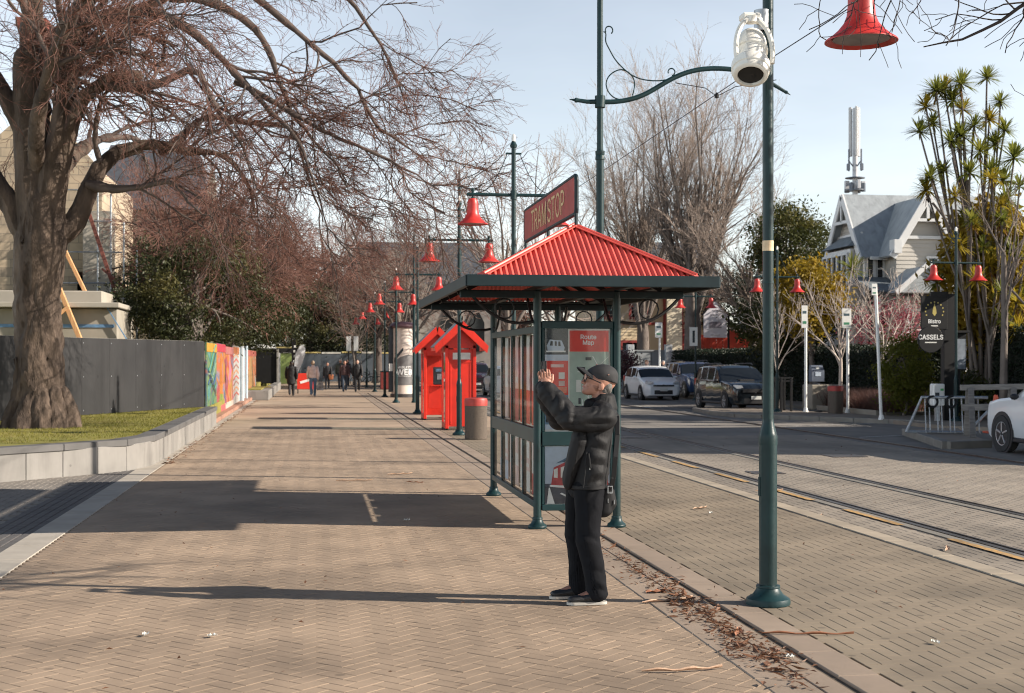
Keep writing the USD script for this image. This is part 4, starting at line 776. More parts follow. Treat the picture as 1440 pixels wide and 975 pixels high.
# ---- walkers far along the footpath
def walker(name_label, loc, rz, h=1.68, top=(.02, .02, .02), legs=(.03, .03, .04), hair=hairb, stride=.30, coat=0., hat=None, arm=.25, skinm=skin, headless=False, width=1.0):
    """a walking figure, facing local -y"""
    t = thing('person', name_label, 'person', loc, rz)
    k = h/1.68; s = stride*k
    P = lambda x, y, z: A(x*k, y*k, z*k)
    hipL, hipR = P(-.09, 0, .86), P(.09, 0, .86); kL, kR = P(-.09, -s*.55, .47), P(.09, s*.10, .46); aL, aR = P(-.08, -s*.85, .08), P(.08, s*.85, .14)
    shL, shR = P(-.18*width, .0, 1.36), P(.18*width, .0, 1.36); eL, eR = P(-.24*width, arm*.35, 1.09), P(.24*width, -arm*.35, 1.09); wL, wR = P(-.23*width, arm*.2, .86), P(.23*width, -arm*.75, .88)
    hd = P(0, -.02, 1.575)
    B = [S(hd, (.075*k, .092*k, .105*k), 18), S(hd+P(0, -.085, -.02), (.016*k, .02*k, .024*k), 10), S(hd+P(0, -.03, -.07), (.05*k, .055*k, .05*k), 12)] + [S(hd+P(q*.075, 0, -.01), (.012*k, .02*k, .03*k), 8) for q in (-1, 1)]
    B += bone((hd+P(0, .01, -.08), .048*k), (P(0, 0, 1.36), .05*k), (P(0, 0, 1.0), (.12*k, .09*k, .1*k)), n=12)
    for a_, e_, w_ in ((shL, eL, wL), (shR, eR, wR)):
        B += bone((a_, .05*k), (e_, .036*k), (w_, .026*k), n=10) + bone((w_, (.025*k, .03*k, .03*k)), (w_+P(0, -.01, -.09), (.018*k, .028*k, .03*k)), n=10)
        for f in range(4): B += bone((w_+P(0, -.025+.016*f, -.09), .009*k), (w_+P(0, -.025+.014*f, -.15), .007*k), n=8)
        B += bone((w_+P(0, -.02, -.04), .011*k), (w_+P(0, -.05, -.09), .008*k), n=8)
    for h_, k_, a_ in ((hipL, kL, aL), (hipR, kR, aR)): B += bone((h_, .07*k), (k_, .045*k), (a_, .035*k), n=10)
    bp = part(t, 'body', fuse(B, .03, 4), skinm, smooth=True)
    tc = M('walker_top_%d' % (int(loc[0]*100)+int(loc[1]*7)), top, .7, .25, 6); lc = M('walker_legs_%d' % (int(loc[0]*100)+int(loc[1]*7)), legs, .75, .25, 6)
    J = bone((P(0, 0, 1.37), (.17*k*width, .10*k, .07*k)), (P(0, 0, 1.18), (.19*k*width, .125*k, .08*k)), (P(0, 0, .92-coat), (.19*k*width, .125*k, .06*k)), n=16) + [S(P(0, .01, 1.43), (.08*k, .08*k, .05*k), 12)]
    for a_, e_, w_ in ((shL, eL, wL), (shR, eR, wR)): J += bone((a_, .075*k), (e_, .062*k), (w_, .05*k), n=12)
    part(t, 'jacket', crumple(fuse(J, .035, 5), .012*k, 8., 3), tc, smooth=True)
    T = bone((P(0, 0, .93), (.15*k, .11*k, .05*k)), (P(0, 0, .84), (.155*k, .115*k, .06*k)), n=14)
    for h_, k_, a_ in ((hipL, kL, aL), (hipR, kR, aR)): T += bone((h_, .095*k), (k_, .07*k), (a_, .058*k), n=12)
    part(t, 'trousers', fuse(T, .035, 4), lc, smooth=True)
    for a_ in (aL, aR): part(t, 'shoe', fuse(bone((a_+P(0, .02, -.03), (.04*k, .05*k, .045*k)), (a_+P(0, -.12, -.045), (.042*k, .05*k, .028*k)), n=12), .03, 3), shoe if coat or top[0] < .1 else sole, smooth=True)
    hm = [S(hd+P(0, .02, .03), (.085*k, .098*k, .09*k), 14), S(hd+P(0, .06, -.03), (.07*k, .05*k, .08*k), 12)]
    part(t, 'hat' if hat is not None else 'hair', fuse(hm, .03, 3), hat if hat is not None else hair, smooth=True, sub=None if hat is not None else bp)
    return t
walker('person in long black coat walking away near the left edge of the path', (-1.02, 64.6, .0), PI, 1.62, (.012, .012, .013), (.02, .02, .024), coat=.30, width=1.08)
walker('person in pale pink gilet and jeans walking away down the path', (-.03, 63.3, .0), PI, 1.64, (.62, .50, .46), (.10, .16, .24), hair=M('sandy_hair', (.30, .22, .15), .7), stride=.24)
walker('person in black jacket carrying an orange bag walking towards the lens', (.78, 79.0, 0), .0, 1.55, (.02, .018, .02), (.02, .02, .025), stride=.2)
walker('person in olive jacket and pale cap walking beside the grey hoarding', (1.55, 81.0, 0), .1, 1.72, (.06, .065, .05), (.02, .022, .03), hat=M('pale_cap', (.5, .47, .42)), stride=.2)
walker('person in dark brown jacket and jeans walking towards the lens', (1.62, 73.0, 0), .05, 1.66, (.07, .035, .035), (.03, .045, .07), stride=.22)
walker('person in long black overcoat and red scarf walking towards the lens', (2.28, 72.8, 0), -.05, 1.70, (.012, .012, .013), (.015, .015, .017), coat=.22, stride=.28, skinm=skin_pale)
walker('person in dark jacket with dark red scarf standing by the red board', (-1.25, 84, 0), .6, 1.66, (.06, .02, .03), (.02, .02, .03), stride=.1)
walker('bare-headed person in black at the back between the walking pairs', (2.1, 88, 0), .2, 1.72, (.02, .02, .022), (.02, .02, .03), hair=hairg, stride=.18)
walker('red-faced person with short hair standing behind the white car', (15.35, 62.5, 0), .4, 1.68, (.10, .10, .12), (.03, .03, .04), hair=M('ginger_hair', (.30, .16, .09), .7), stride=.08, skinm=skin_pale)
walker('grey-haired person standing behind the white car\'s roof', (16.2, 62.7, 0), -.3, 1.66, (.05, .05, .06), (.03, .03, .04), hair=M('silver_hair', (.5, .48, .45), .7), stride=.08, skinm=skin_pale)
ob = thing('handbag', 'orange bag held at the side of the person in black', 'bag', (.98, 78.85, .62)); part(ob, 'body', fuse([m3.Manifold.batch_hull([S(A(x, 0, z), .06, 10) for x, z in ((-.06, .0), (.06, 0), (.08, .2), (-.08, .2))])], .04, 3), PM('orange_cloth', (.35, .12, .05))); part(ob, 'handle', MB().tube([(-.07, 0, .25), (0, 0, .36), (.07, 0, .25)], .012, 6), black)
tbg = thing('shopping_bag', 'checked shopping bag held by the person in the pale gilet', 'bag', (.30, 63.2, .30)); part(tbg, 'body', MB().hull([(x*(.12 if z else .15), y*.06, z) for x in (-1, 1) for y in (-1, 1) for z in (0, .38)]), M('checked_cloth', (.05, .05, .05), .7, .1, 9, col2=(.4, .4, .4))); part(tbg, 'handle', MB().tube([(-.07, 0, .36), (0, 0, .56), (.07, 0, .36)], .012, 6), black)
# ---------------------------------------------------------------- cars
headl = M('headlamp_glass', (.50, .52, .54), .12, .25, 30, spec=.8); plate = M('number_plate', (.62, .63, .60), .4, .05); amber = M('amber_lens', (.5, .16, .02), .2)
rim = M('alloy_rim', (.42, .43, .45), .32, .15, 12, metal=.7); dplast = M('dark_plastic', (.016, .016, .018), .5, .2); redl = M('red_lens', (.35, .015, .012), .2)
def wheel(t, x, y, r, w=.2, spokes=5):
    s = 1 if x > 0 else -1; R = np.array([[0, 0, s], [0, 1.0, 0], [-s, 0, 0.0]])
    tp = part(t, 'wheel', MB().lathe([(r*.62, -w/2), (r*.96, -w/2), (r, -w*.36), (r, w*.36), (r*.96, w/2), (r*.66, w/2), (r*.62, w*.42)], (x, y, r), n=28, M=R), rubber)
    m = MB().lathe([(0, w*.30), (r*.16, w*.42), (r*.18, w*.30), (r*.60, w*.18), (r*.61, w*.42), (r*.66, w*.44)], (x, y, r), n=24, M=R)
    part(t, 'hub', MB().lathe([(0, w*.1), (r*.6, w*.08)], (x, y, r), n=18, M=R), dplast, sub=tp)
    rm = MB().lathe([(r*.57, w*.30), (r*.60, w*.44), (r*.67, w*.47), (r*.665, w*.36)], (x, y, r), n=28, M=R).lathe([(0, w*.40), (r*.14, w*.40), (r*.15, w*.3)], (x, y, r), n=12, M=R)
    for k in range(spokes):
        a = 2*PI*k/spokes+.3; c = np.array([x+s*w*.36, y, r])
        rm.bar(c+A(0, math.cos(a)*r*.1, math.sin(a)*r*.1), c+A(0, math.cos(a)*r*.6, math.sin(a)*r*.6), r*.15, .035, .006)
    part(t, 'rim', rm, rim, sub=tp)
def car(name, label, loc, rz, paint, L=4.0, W=1.70, H=1.52, kind='hatch', wr=.31, clear=.17, cat='car'):
    """front towards local -y. Lofted body; glass and pillars are strips of the same loft"""
    t = thing(name, label, cat, loc, rz)
    # stations: y from the front, half width, belt/hood height, roof height (0 = none)
    if kind == 'hatch':
        st = [(0, .60, .62, 0), (.06, .74, .70, 0), (.22, .82, .78, 0), (.55, .845, .88, 0), (.92, .85, .96, 0), (1.05, .85, .99, 1.00), (1.55, .85, 1.0, 1.38), (1.80, .85, 1.0, 1.47), (1.86, .85, 1.0, 1.49), (2.55, .85, 1.01, 1.52), (2.62, .85, 1.01, 1.52), (3.25, .84, 1.03, 1.48), (3.45, .83, 1.04, 1.44), (3.62, .82, 1.05, 1.38), (3.9, .78, 1.0, 1.04), (4.0, .70, .8, 0)]
    else:
        st = [(0, .66, .70, 0), (.05, .78, .80, 0), (.2, .84, .90, 0), (.6, .86, .96, 0), (1.1, .865, 1.0, 0), (1.22, .865, 1.01, 1.03), (1.86, .865, 1.03, 1.44), (2.06, .865, 1.03, 1.51), (2.13, .865, 1.03, 1.525), (2.85, .865, 1.04, 1.55), (2.92, .865, 1.04, 1.55), (3.6, .86, 1.05, 1.54), (3.7, .86, 1.05, 1.53), (4.2, .84, 1.06, 1.50), (4.4, .80, 1.05, 1.10), (4.48, .74, .85, 0)]
    fy = L/st[-1][0]; fw = W/2/.86; fh = H/1.53
    rows = []
    for y, w, b, rf in st:
        y = y*fy-L/2; w *= fw; b *= fh; roof = rf*fh if rf else b+.012
        wr_ = (w-.16*min(1, max(0, (roof-b)/.45))) if rf else w*.93; tuck = .05 if abs(y) > L/2-.15 else 0
        pts = [(w*.86, clear+tuck), (w*.965, clear+.10), (w*1.0, clear+.30), (w*1.0, b*.78), (w*.985, b-.06), (w*.955, b)]
        if rf and roof-b > .02: pts += [(wr_+.035, roof-.075), (wr_-.03, roof-.02), (wr_*.55, roof+.012)]
        else: pts += [(w*.90, b+.008), (w*.75, b+.022), (w*.45, b+.034)]
        pts += [(0, pts[-1][1]+.006)]
        full = [(x, y, z) for x, z in pts] + [(-x, y, z) for x, z in pts[-2::-1]]
        rows.append(full)
    V = np.array(rows); K, n = V.shape[:2]; idx = np.arange(K*n).reshape(K, n); body = []; gls = []; h = len(pts)
    for i in range(K-1):
        cab0, cab1 = st[i][3] > 0 and st[i][3]-st[i][2] > .03, st[i+1][3] > 0 and st[i+1][3]-st[i+1][2] > .03
        for j in range(n-1):
            q = (idx[i, j], idx[i, j+1], idx[i+1, j+1], idx[i+1, j]); jj = min(j, n-2-j); ylen = st[i+1][0]-st[i][0]
            side = jj == 5; topp = jj >= 6
            g = False
            if side and cab0 and cab1 and ylen > .12 and st[i][0] > 1.3 and i < K-3: g = True
            if topp and ((not cab0 and cab1) or (cab0 and cab1 and st[i+1][3]-st[i][3] > .2)): g = jj >= 6 and j not in (6, n-8) or True
            if topp and cab0 and cab1 and st[i][3]-st[i+1][3] > .2: g = True
            (gls if g else body).append(q)
    v = V.reshape(-1, 3)
    bm = MB().raw(v, body); ends = [list(idx[0]), list(idx[-1])]
    for e, rev in ((idx[0], False), (idx[-1], True)):
        bm.raw(v[e], [[0, k+1, k] if rev else [0, k, k+1] for k in range(1, n-1)])
    bm.raw(v, [[idx[i, 0], idx[i+1, 0], idx[i+1, n-1], idx[i, n-1]] for i in range(K-1)])
    B = part(t, 'body', bm, paint, smooth=42)
    if gls:
        gm = MB().raw(v, gls); part(t, 'windows', gm, darkglass, smooth=30)
    ya, yb = -L/2+.80*fy, L/2-.72*fy; xw = W/2-.10
    for y in (ya, yb):
        for s in (-1, 1):
            a = np.linspace(0, 2*PI, 25)[:-1]; part(t, 'wheel_arch', MB().lathe([(0, .0), (wr+.055, .0), (wr+.05, .018), (0, .018)], (s*(W/2-.004), y, wr+.015), n=26, M=np.array([[0, 0, s], [0, 1.0, 0], [-s, 0, 0.0]])), dplast)
            wheel(t, s*(W/2-.075), y, wr, .21)
    f = -L/2
    for s in (-1, 1):
        hz = (.72 if kind == 'hatch' else .76)*fh; part(t, 'headlight', MB().hull([(s*.78*fw, f-.06+.30, hz+.03+.10), (s*.80*fw, f-.06+.24, hz+.03-.02), (s*.45*fw, f-.06+.055, hz+.03+.0), (s*.50*fw, f-.06+.05, hz+.03+.085), (s*.72*fw, f-.06+.10, hz+.03-.04), (s*.74*fw, f-.06+.13, hz+.03+.10), (s*.48*fw, f-.06+.3, hz+.03), (s*.7*fw, f-.06+.4, hz+.03+.12)]), headl)
        part(t, 'door_mirror', fuse([S((s*(W/2+.09), f+1.42*fy, 1.02*fh), (.09, .055, .06), 12)], .03, 0), paint if kind == 'hatch' else dplast)
        part(t, 'fog_lamp', MB().lathe([(0, 0), (.055, .0), (.05, .02), (0, .02)], (s*.62*fw, f+.075, .42), n=12, M=np.array([[1, 0, 0], [0, 0, -1.0], [0, 1, 0]])), headl)
        part(t, 'tail_light', MB().box((s*.74*fw, L/2-.10, .95*fh), (.14, .16, .26), ch=.02), redl)
        for yy in (1.98, 2.6): part(t, 'door_handle', MB().box((s*(W/2+.002), f+(yy+.45)*fy, .86*fh), (.02, .16, .03), ch=.006), paint)
        part(t, 'sill', MB().box((s*(W/2-.03), 0, clear+.06), (.06, L-2.0*fy, .09), ch=.02), dplast)
    part(t, 'grille', MB().hull([(x, f-.02-.03*(1-abs(x)/.5), z) for x in (-.48*fw, 0, .48*fw) for z in ((.62 if kind == 'hatch' else .64)*fh, (.69 if kind == 'hatch' else .76)*fh)] + [(0, f+.2, .66*fh)]), dplast)
    part(t, 'lower_grille', MB().hull([(x, f+.05 if abs(x) > .4 else f-.025, z) for x in (-.66*fw, -.3, .3, .66*fw) for z in (.27, .45)] + [(0, f+.2, .36)]), dplast)
    part(t, 'badge', MB().lathe([(0, 0), (.05, 0), (.045, .012), (0, .014)], (0, f-.005, .665*fh), n=14, M=np.array([[1, 0, 0], [0, 0, -1.0], [0, 1, 0]])), chrome)
    part(t, 'number_plate', MB().box((0, f-.035, .47), (.36, .012, .12), ch=.003), plate)
    if kind != 'hatch':
        for s in (-1, 1): part(t, 'roof_rail', MB().tube([(s*.56*fw, f+1.95*fy, 1.55*fh), (s*.57*fw, f+2.1*fy, 1.61*fh), (s*.57*fw, f+3.9*fy, 1.60*fh), (s*.56*fw, f+4.1*fy, 1.53*fh)], .022, 8), dplast)
    return t
carwhite = M('white_car_paint', (.78, .81, .83), .22, .03, 2, coat=.6); carblack = M('black_car_paint', (.008, .011, .014), .12, .1, 2, coat=.9); carblue = M('blue_car_paint', (.03, .055, .12), .2, .06, 2, coat=.8); carmaroon = M('maroon_car_paint', (.045, .018, .026), .2, .1, 2, coat=.7); carsilver = M('pearl_car_paint', (.58, .60, .62), .25, .03, 2, coat=.6)
car('car', 'white hatchback parked across the road, facing the lens', (15.18, 60.9, -.1), .03, carwhite)
c_ = car('car', 'black estate car with roof rails parked behind the nearest lamp post', (15.05, 48.0, -.1), .03, carblack, 4.45, 1.74, 1.57, 'estate', .33, .20)
part(c_, 'bonnet_scoop', MB().hull([(x, -1.35+dy, z) for x in (-.26, .26) for dy, z in ((0, 1.04), (.4, 1.07), (0, 1.09), (.35, 1.10))]), dplast)
car('car', 'blue car parked behind the white hatchback, near the hedge', (17.75, 63.0, -.02), .04, carblue, 4.3, 1.80, 1.60, 'estate', .34, .2)
car('car', 'white car cut off by the right edge, beside the wooden barrier', (13.98, 23.3, -.1), PI, carsilver, 4.5, 1.82, 1.62, 'estate', .36, .2)
car('car', 'dark maroon car driving on the road behind the nearer phone box', (8.95, 77.5, -.1), .0, carmaroon, 4.4, 1.8, 1.62, 'estate', .34, .2)
car('car', 'pale car just right of the maroon car, seen between bin and shelter', (9.35, 67.5, -.1), PI, carsilver, 4.2, 1.75, 1.5, 'hatch')
# ---------------------------------------------------------------- left side: garden wall, lawn, hoardings
wallm = M('pale_wall_block', (.215, .203, .186), .8, .16, 1.2, stain=(1.6, .22, 4.3, (1, 1, .25)), bump=.25, bscale=25, island=.06, world=True, dist=.006); capst = M('grey_coping_stone', (.10, .096, .092), .8, .18, 2, bump=.3, bscale=30, island=.06, world=True, dist=.006)
WP = [(-8.6, 14.75), (-4.05, 19.72), (-3.37, 20.5), (-2.95, 21.0), (-2.68, 21.5), (-2.54, 22.1), (-2.50, 22.8), (-2.49, 36.3)]
def along(pts, step):
    pts = np.array(pts, float); d = np.r_[0, np.cumsum(np.linalg.norm(np.diff(pts, axis=0), axis=1))]; n = int(d[-1]/step); s = np.linspace(0, d[-1], n+1)
    return np.stack([np.interp(s, d, pts[:, 0]), np.interp(s, d, pts[:, 1])], -1)
gw = thing('garden_wall', 'low pale stone block wall with grey coping around the lawn', 'wall')
pt = along(WP, .62)
for a_, b_ in zip(pt[:-1], pt[1:]):
    d = (b_-a_)/np.linalg.norm(b_-a_); n_ = np.array([-d[1], d[0]])*.11
    a2, b2 = a_+n_+d*.004, b_+n_-d*.004
    part(gw, 'block', MB().bar((*a2, .17), (*b2, .17), .22, .44, ch=.006), wallm, smooth=False)
pt = along(WP, 1.22)
for a_, b_ in zip(pt[:-1], pt[1:]):
    d = (b_-a_)/np.linalg.norm(b_-a_); n_ = np.array([-d[1], d[0]])*.13
    part(gw, 'coping_stone', MB().bar((*(a_+n_+d*.003), .42), (*(b_+n_-d*.003), .42), .31, .10, ch=.01), capst, smooth=False)
lawnm = M('lawn_turf', (.17, .165, .025), .9, .35, 1.2, col2=(.25, .20, .05), world=True, bump=.6, bscale=60, dist=.02)
poly_l = [(-60, -20), (-12.0, 10.9)] + [(x-.2, y+.15) for x, y in WP] + [(-2.72, 36.35), (-2.9, 60), (-3.2, 140), (-60, 140)]
lw = thing('lawn', None, None, kind='structure'); part(lw, 'turf', MB().prism(poly_l, .64, o=(0, 0, -.2)), lawnm, smooth=False)
def blades(n, sampler, h, mat, parent, name, seed=0, w=.006):
    r = np.random.default_rng(seed); p = sampler(r, n); n = len(p); a = r.uniform(0, 2*PI, n); hh = h*r.uniform(.4, 1.2, n); d = np.stack([np.cos(a), np.sin(a), 0*a], -1); le = r.normal(0, .5, (n, 2))*hh[:, None]
    v = np.stack([p-d*w, p+d*w, p+np.c_[le, hh]], 1).reshape(-1, 3); return part(parent, name, MB().raw(v, np.arange(3*n).reshape(-1, 3)), mat, smooth=False, kind='stuff')
grassm = leafM('grass_blade', (.17, .165, .025), (.32, .26, .05), .3, .8)
def lawn_s(r, n):
    y = r.uniform(18.5, 36, n*2); x = -2.85-r.random(n*2)**1.3*6.5; k = (x < -2.8-(np.clip(22.6-y, 0, 9))*.92); return np.stack([x[k], y[k], np.full(k.sum(), .43)], -1)[:n]
blades(42000, lawn_s, .045, grassm, lw, 'grass', 3)
greyply = M('grey_painted_ply', (.021, .021, .022), .66, .25, .9, bump=.15, bscale=20, world=True, col2=(.032, .0315, .032), spec=.3, stain=(1.4, .30, 2.4, (1, 1, .22))); ho_edge = M('hoarding_edge', (.22, .21, .19), .7)
hd_ = thing('hoarding', 'dark grey painted plywood hoarding between the big tree and the murals', 'hoarding', world=True)
a_, b_ = np.array([-8.2, 23.9]), np.array([-2.84, 36.75]); L = np.linalg.norm(b_-a_); d = (b_-a_)/L; n = 12
for k in range(n):
    q0, q1 = a_+d*(L*k/n+.003), a_+d*(L*(k+1)/n-.003); part(hd_, 'panel', MB().bar((*q0, 1.305), (*q1, 1.305), .02, 1.71, ch=.003), greyply, smooth=False)
    for zz_ in (.55, 1.3, 2.05): part(hd_, 'screw_row', MB().bar((*(q0+d*.05+np.array([d[1], -d[0]])*.011), zz_), (*(q0+d*.075+np.array([d[1], -d[0]])*.011), zz_), .004, .025), galv, smooth=False)
    part(hd_, 'post', MB().box((*(q0+np.array([-d[1], d[0]])*.08), 1.25), (.09, .09, 1.75)), ho_edge)
part(hd_, 'top_rail', MB().bar((*(a_+np.array([-d[1], d[0]])*.06), 2.12), (*(b_+np.array([-d[1], d[0]])*.06), 2.12), .05, .09), ho_edge)
# murals along the path
mu = thing('mural_hoarding', 'hoarding along the path painted with bright murals panel by panel', 'hoarding')
def swirl(name, stops, scale, stretch=(1, 1, 1), rough=.6):
    return usdkit.material(stage, LK+name, {'g': ('geometry', {}), 'mp': ('mapping', {'scale': stretch}), 'n': ('noise_texture', {'scale': scale, 'detail': 2.5, 'distortion': 1.6, 'roughness': .5}), 'r': ('rgb_ramp', {'ramp': stops}), 'p': ('principled_bsdf', {'roughness': rough})},
        [('g.position', 'mp.vector'), ('mp.vector', 'n.vector'), ('n.fac', 'r.fac'), ('r.color', 'p.base_color')], surface='p.BSDF')
G1, B1, Y1, O1, R1, K1, W1 = (.03, .11, .07), (.03, .07, .11), (.30, .17, .03), (.34, .09, .03), (.25, .035, .04), (.03, .03, .05), (.55, .50, .45)
mm1 = swirl('mural_green_blue', [(.3, K1), (.38, B1), (.46, (.09, .20, .18)), (.52, G1), (.58, (.14, .20, .06)), (.66, B1), (.75, O1)], .9, (1, .45, 1.1)); mm2 = swirl('mural_orange_figure', [(.28, B1), (.40, (.20, .16, .19)), (.46, O1), (.52, Y1), (.57, R1), (.66, (.17, .18, .23))], .8, (1, .35, .8))
mm3 = swirl('mural_red_orange', [(.3, (.08, .16, .22)), (.44, R1), (.5, O1), (.56, Y1), (.62, (.45, .12, .20))], .8, (1, .3, .6)); mm5 = swirl('mural_pale_blue', [(.3, (.22, .31, .36)), (.5, (.38, .43, .45)), (.7, (.19, .29, .36))], .6, (1, .5, .3)); mm6 = swirl('mural_brown_gold', [(.3, (.12, .10, .12)), (.42, (.24, .13, .06)), (.5, O1), (.58, (.30, .22, .14)), (.7, (.18, .22, .32))], .7, (1, .3, 1))
xm_ = -2.80; yy = [36.85, 40.6, 44.5, 48.9, 52.6, 57.4, 68.0]; topc = [(.42, .22, .02), (.36, .03, .05), (.34, .12, .11), (.40, .13, .04), (.35, .38, .38), (.30, .07, .05)]
for k, mt in enumerate((mm1, mm2, mm3, None, mm5, mm6)):
    y0, y1 = yy[k]+.01, yy[k+1]-.01; zt = 2.14+.03*math.sin(k*2.2)
    pn = part(mu, 'panel', MB().box((xm_, (y0+y1)/2, (zt-.0)/2+.02), (.04, y1-y0, zt-.04), ch=.004), mt or PM('mural_white', (.42, .40, .37)), smooth=False)
    if k != 4: part(mu, 'top_band', MB().box((xm_+.012, (y0+y1)/2, zt-.13), (.045, y1-y0-.004, .24), ch=.004), PM('mural_band_%d' % k, topc[k], .15, 3), sub=pn)
    if k in (1, 2, 5): part(mu, 'foot_band', MB().box((xm_+.012, (y0+y1)/2, .16), (.045, y1-y0-.004, .28), ch=.004), PM('mural_foot_%d' % k, [(0, 0, 0), (.55, .10, .10), (.5, .40, .34), 0, 0, (.40, .12, .08)][k], .15, 3), sub=pn)
    if k == 0:
        for i in range(9):
            q = np.linspace(0, 1, 10); z0 = .7+.13*i; part(mu, 'brush_stroke', MB().tube(np.stack([0*q+xm_+.021, y0+.4+2.9*q, z0+.35*np.sin(q*3+i*.6)], -1), .018+.008*(i % 3), 4), PM('mural_stroke_%d' % i, [(.05, .20, .16), (.04, .08, .18), (.22, .28, .20), (.02, .06, .06)][i % 4]), sub=pn)
    if k == 1:
        part(mu, 'figure', MB().prism([(y0+1.2, .5), (y0+2.6, .5), (y0+2.3, 1.4), (y0+2.7, 1.7), (y0+2.2, 1.9), (y0+1.5, 1.85), (y0+1.3, 1.2)], .004, M=YZ, o=(xm_+.021, 0, 0)), PM('mural_orange', (.40, .13, .02), .3, 3), sub=pn); part(mu, 'figure', MB().prism([(y0+.9, .32), (y0+3.2, .32), (y0+2.8, .62), (y0+1.4, .66)], .004, M=YZ, o=(xm_+.022, 0, 0)), PM('mural_lime', (.18, .22, .04), .3, 3), sub=pn)
    if k == 3:
        for i in range(8):
            z = .35+.2*i; part(mu, 'chevron', MB().prism([(y0+.1, z), ((y0+y1)/2, z+.13), (y1-.1, z), (y1-.1, z+.06), ((y0+y1)/2, z+.19), (y0+.1, z+.06)], .004, M=YZ, o=(xm_+.021, 0, 0)), PM('mural_chevron_%d' % (i % 3), [(.5, .08, .06), (.55, .25, .12), (.30, .12, .10)][i % 3]), sub=pn)
        part(mu, 'top_edge', MB().box((xm_, (y0+y1)/2, zt+.02), (.05, y1-y0, .03)), ho_edge, sub=pn)
    if k == 5:
        part(mu, 'figure', MB().prism([(y0+2.5, .5), (y0+8, .5), (y0+7, 1.2), (y0+6, 1.8), (y0+4, 1.75), (y0+3, 1.2)], .004, M=YZ, o=(xm_+.021, 0, 0)), PM('mural_tan', (.28, .16, .06), .4, 2), sub=pn)
part(mu, 'drain_pipe', MB().tube([(xm_+.1, 53.4, .05), (xm_+.1, 53.4, 2.2)], .07, 8), PM('pipe_pale', (.42, .44, .45))); part(mu, 'drain_pipe', MB().tube([(xm_+.1, 57.0, .05), (xm_+.1, 57.0, 2.25)], .05, 8), PM('pipe_grey_blue', (.4, .46, .5)))
part(mu, 'footing', MB().box((xm_+.12, 52.5, .06), (.3, 31, .12), ch=.02), M('brick_footing', (.30, .16, .11), .85, .3, 6))
# planter and stall boxes past the murals
pb = thing('planter_wall', 'low concrete planter of grass at the end of the murals', 'planter', (0, 0, 0)); part(pb, 'wall', MB().box((-2.35, 61.6, .20), (1.0, 7.0, .40), ch=.02), wallm); part(pb, 'wall', MB().box((-2.05, 73, .20), (.35, 15.5, .42), ch=.02), wallm); part(pb, 'turf', MB().box((-2.4, 66.2, .39), (.8, 2.0, .06), ch=.02).box((-2.5, 62, .42), (.6, 5.6, .05), ch=.02), lawnm)
kx = thing('market_hut', 'black hut with open side behind the planter', 'hut', (-2.75, 81, 0)); part(kx, 'wall', MB().box((-.1, 0, 1.30), (1.55, 3.0, 1.9), ch=.02), black); part(kx, 'roof', MB().box((-.1, -.02, 2.3), (1.7, 3.1, .10), ch=.02), greyply); part(kx, 'frame', MB().box((.72, -1.55, 1.25), (.12, .10, 2.1), ch=.01), ho_edge); part(kx, 'awning', MB().hull([(-.9, -1.5, 2.36), (.7, -1.5, 2.36), (-.2, -1.4, 2.62), (-.9, 1, 2.36), (.7, 1, 2.36)]), white)
kl = thing('market_hut', 'lime green panelled hut with grey frame beside the person in black', 'hut', (-1.7, 88, 0)); part(kl, 'wall', MB().box((.12, 0, 1.15), (.95, 2.5, 1.9), ch=.02), PM('lime_panel', (.40, .52, .17), .08, 2)); part(kl, 'post', MB().box((-.62, -1.3, 1.2), (.16, .1, 2.2), ch=.01), PM('pale_frame', (.42, .44, .40))); part(kl, 'post', MB().box((-.42, -1.3, 1.2), (.12, .1, 2.2), ch=.01), white); part(kl, 'lintel', MB().box((-.0, -1.3, 2.28), (1.5, .14, .26), ch=.01), greyply); part(kl, 'roof_edge', MB().box((0, -1.1, 2.46), (1.35, .3, .09), ch=.02), PM('yellow_edge', (.55, .45, .18)))
fh_ = thing('hoarding', 'long blue grey hoarding closing the far end of the path', 'hoarding', (0, 104, 0))
fhm = PM('blue_grey_ply', (.075, .092, .110), .12, .6)
for k in range(9): part(fh_, 'panel', MB().box((-3.2+1.5*k+.0, 0, 1.12), (1.48, .05, 2.1), ch=.006), fhm, smooth=False)
for k in range(9): part(fh_, 'top_edge', MB().box((-3.2+1.5*k, -.02, 2.22+.03*((k*5) % 3)), (1.42, .08, .10+.03*(k % 2)), ch=.01), PM('hoarding_cap_%d' % (k % 2), [(.55, .45, .18), (.55, .55, .5)][k % 2], .2, 2))
ff = thing('feather_flag', 'white feather flag standing by the market huts', 'flag', (-.95, 72.0, 0)); q = np.linspace(0, 1, 14); part(ff, 'pole', MB().tube(np.stack([-.05+.5*np.clip(q-.6, 0, 1)**2*3, 0*q, 2.5*q], -1), .02, 6), black)
sail = [(-.08, 1.0), (.10, .95), (.36, 1.5), (.52, 2.0), (.52, 2.3), (.38, 2.47), (.22, 2.40), (.02, 2.0)]; part(ff, 'sail', MB().prism(sail, .012, M=XZ), PM('flag_white', (.68, .70, .72), .05, 3)); 
fb = thing('feather_flag', 'narrow black feather flag with white marks beside the white flag', 'flag', (-1.13, 73.5, 0)); part(fb, 'pole', MB().tube([(0, 0, 0), (0, 0, 2.9)], .02, 6), black); fbp = part(fb, 'sail', MB().prism([(0, .8), (.22, .85), (.26, 2.2), (.16, 2.9), (.02, 2.7)], .012, M=XZ), black)
for k in range(6): part(fb, 'mark', MB().box((.12+.03*(k % 2), -.016, 1.1+.26*k), (.10, .004, .12), ch=.001), white, sub=fbp)
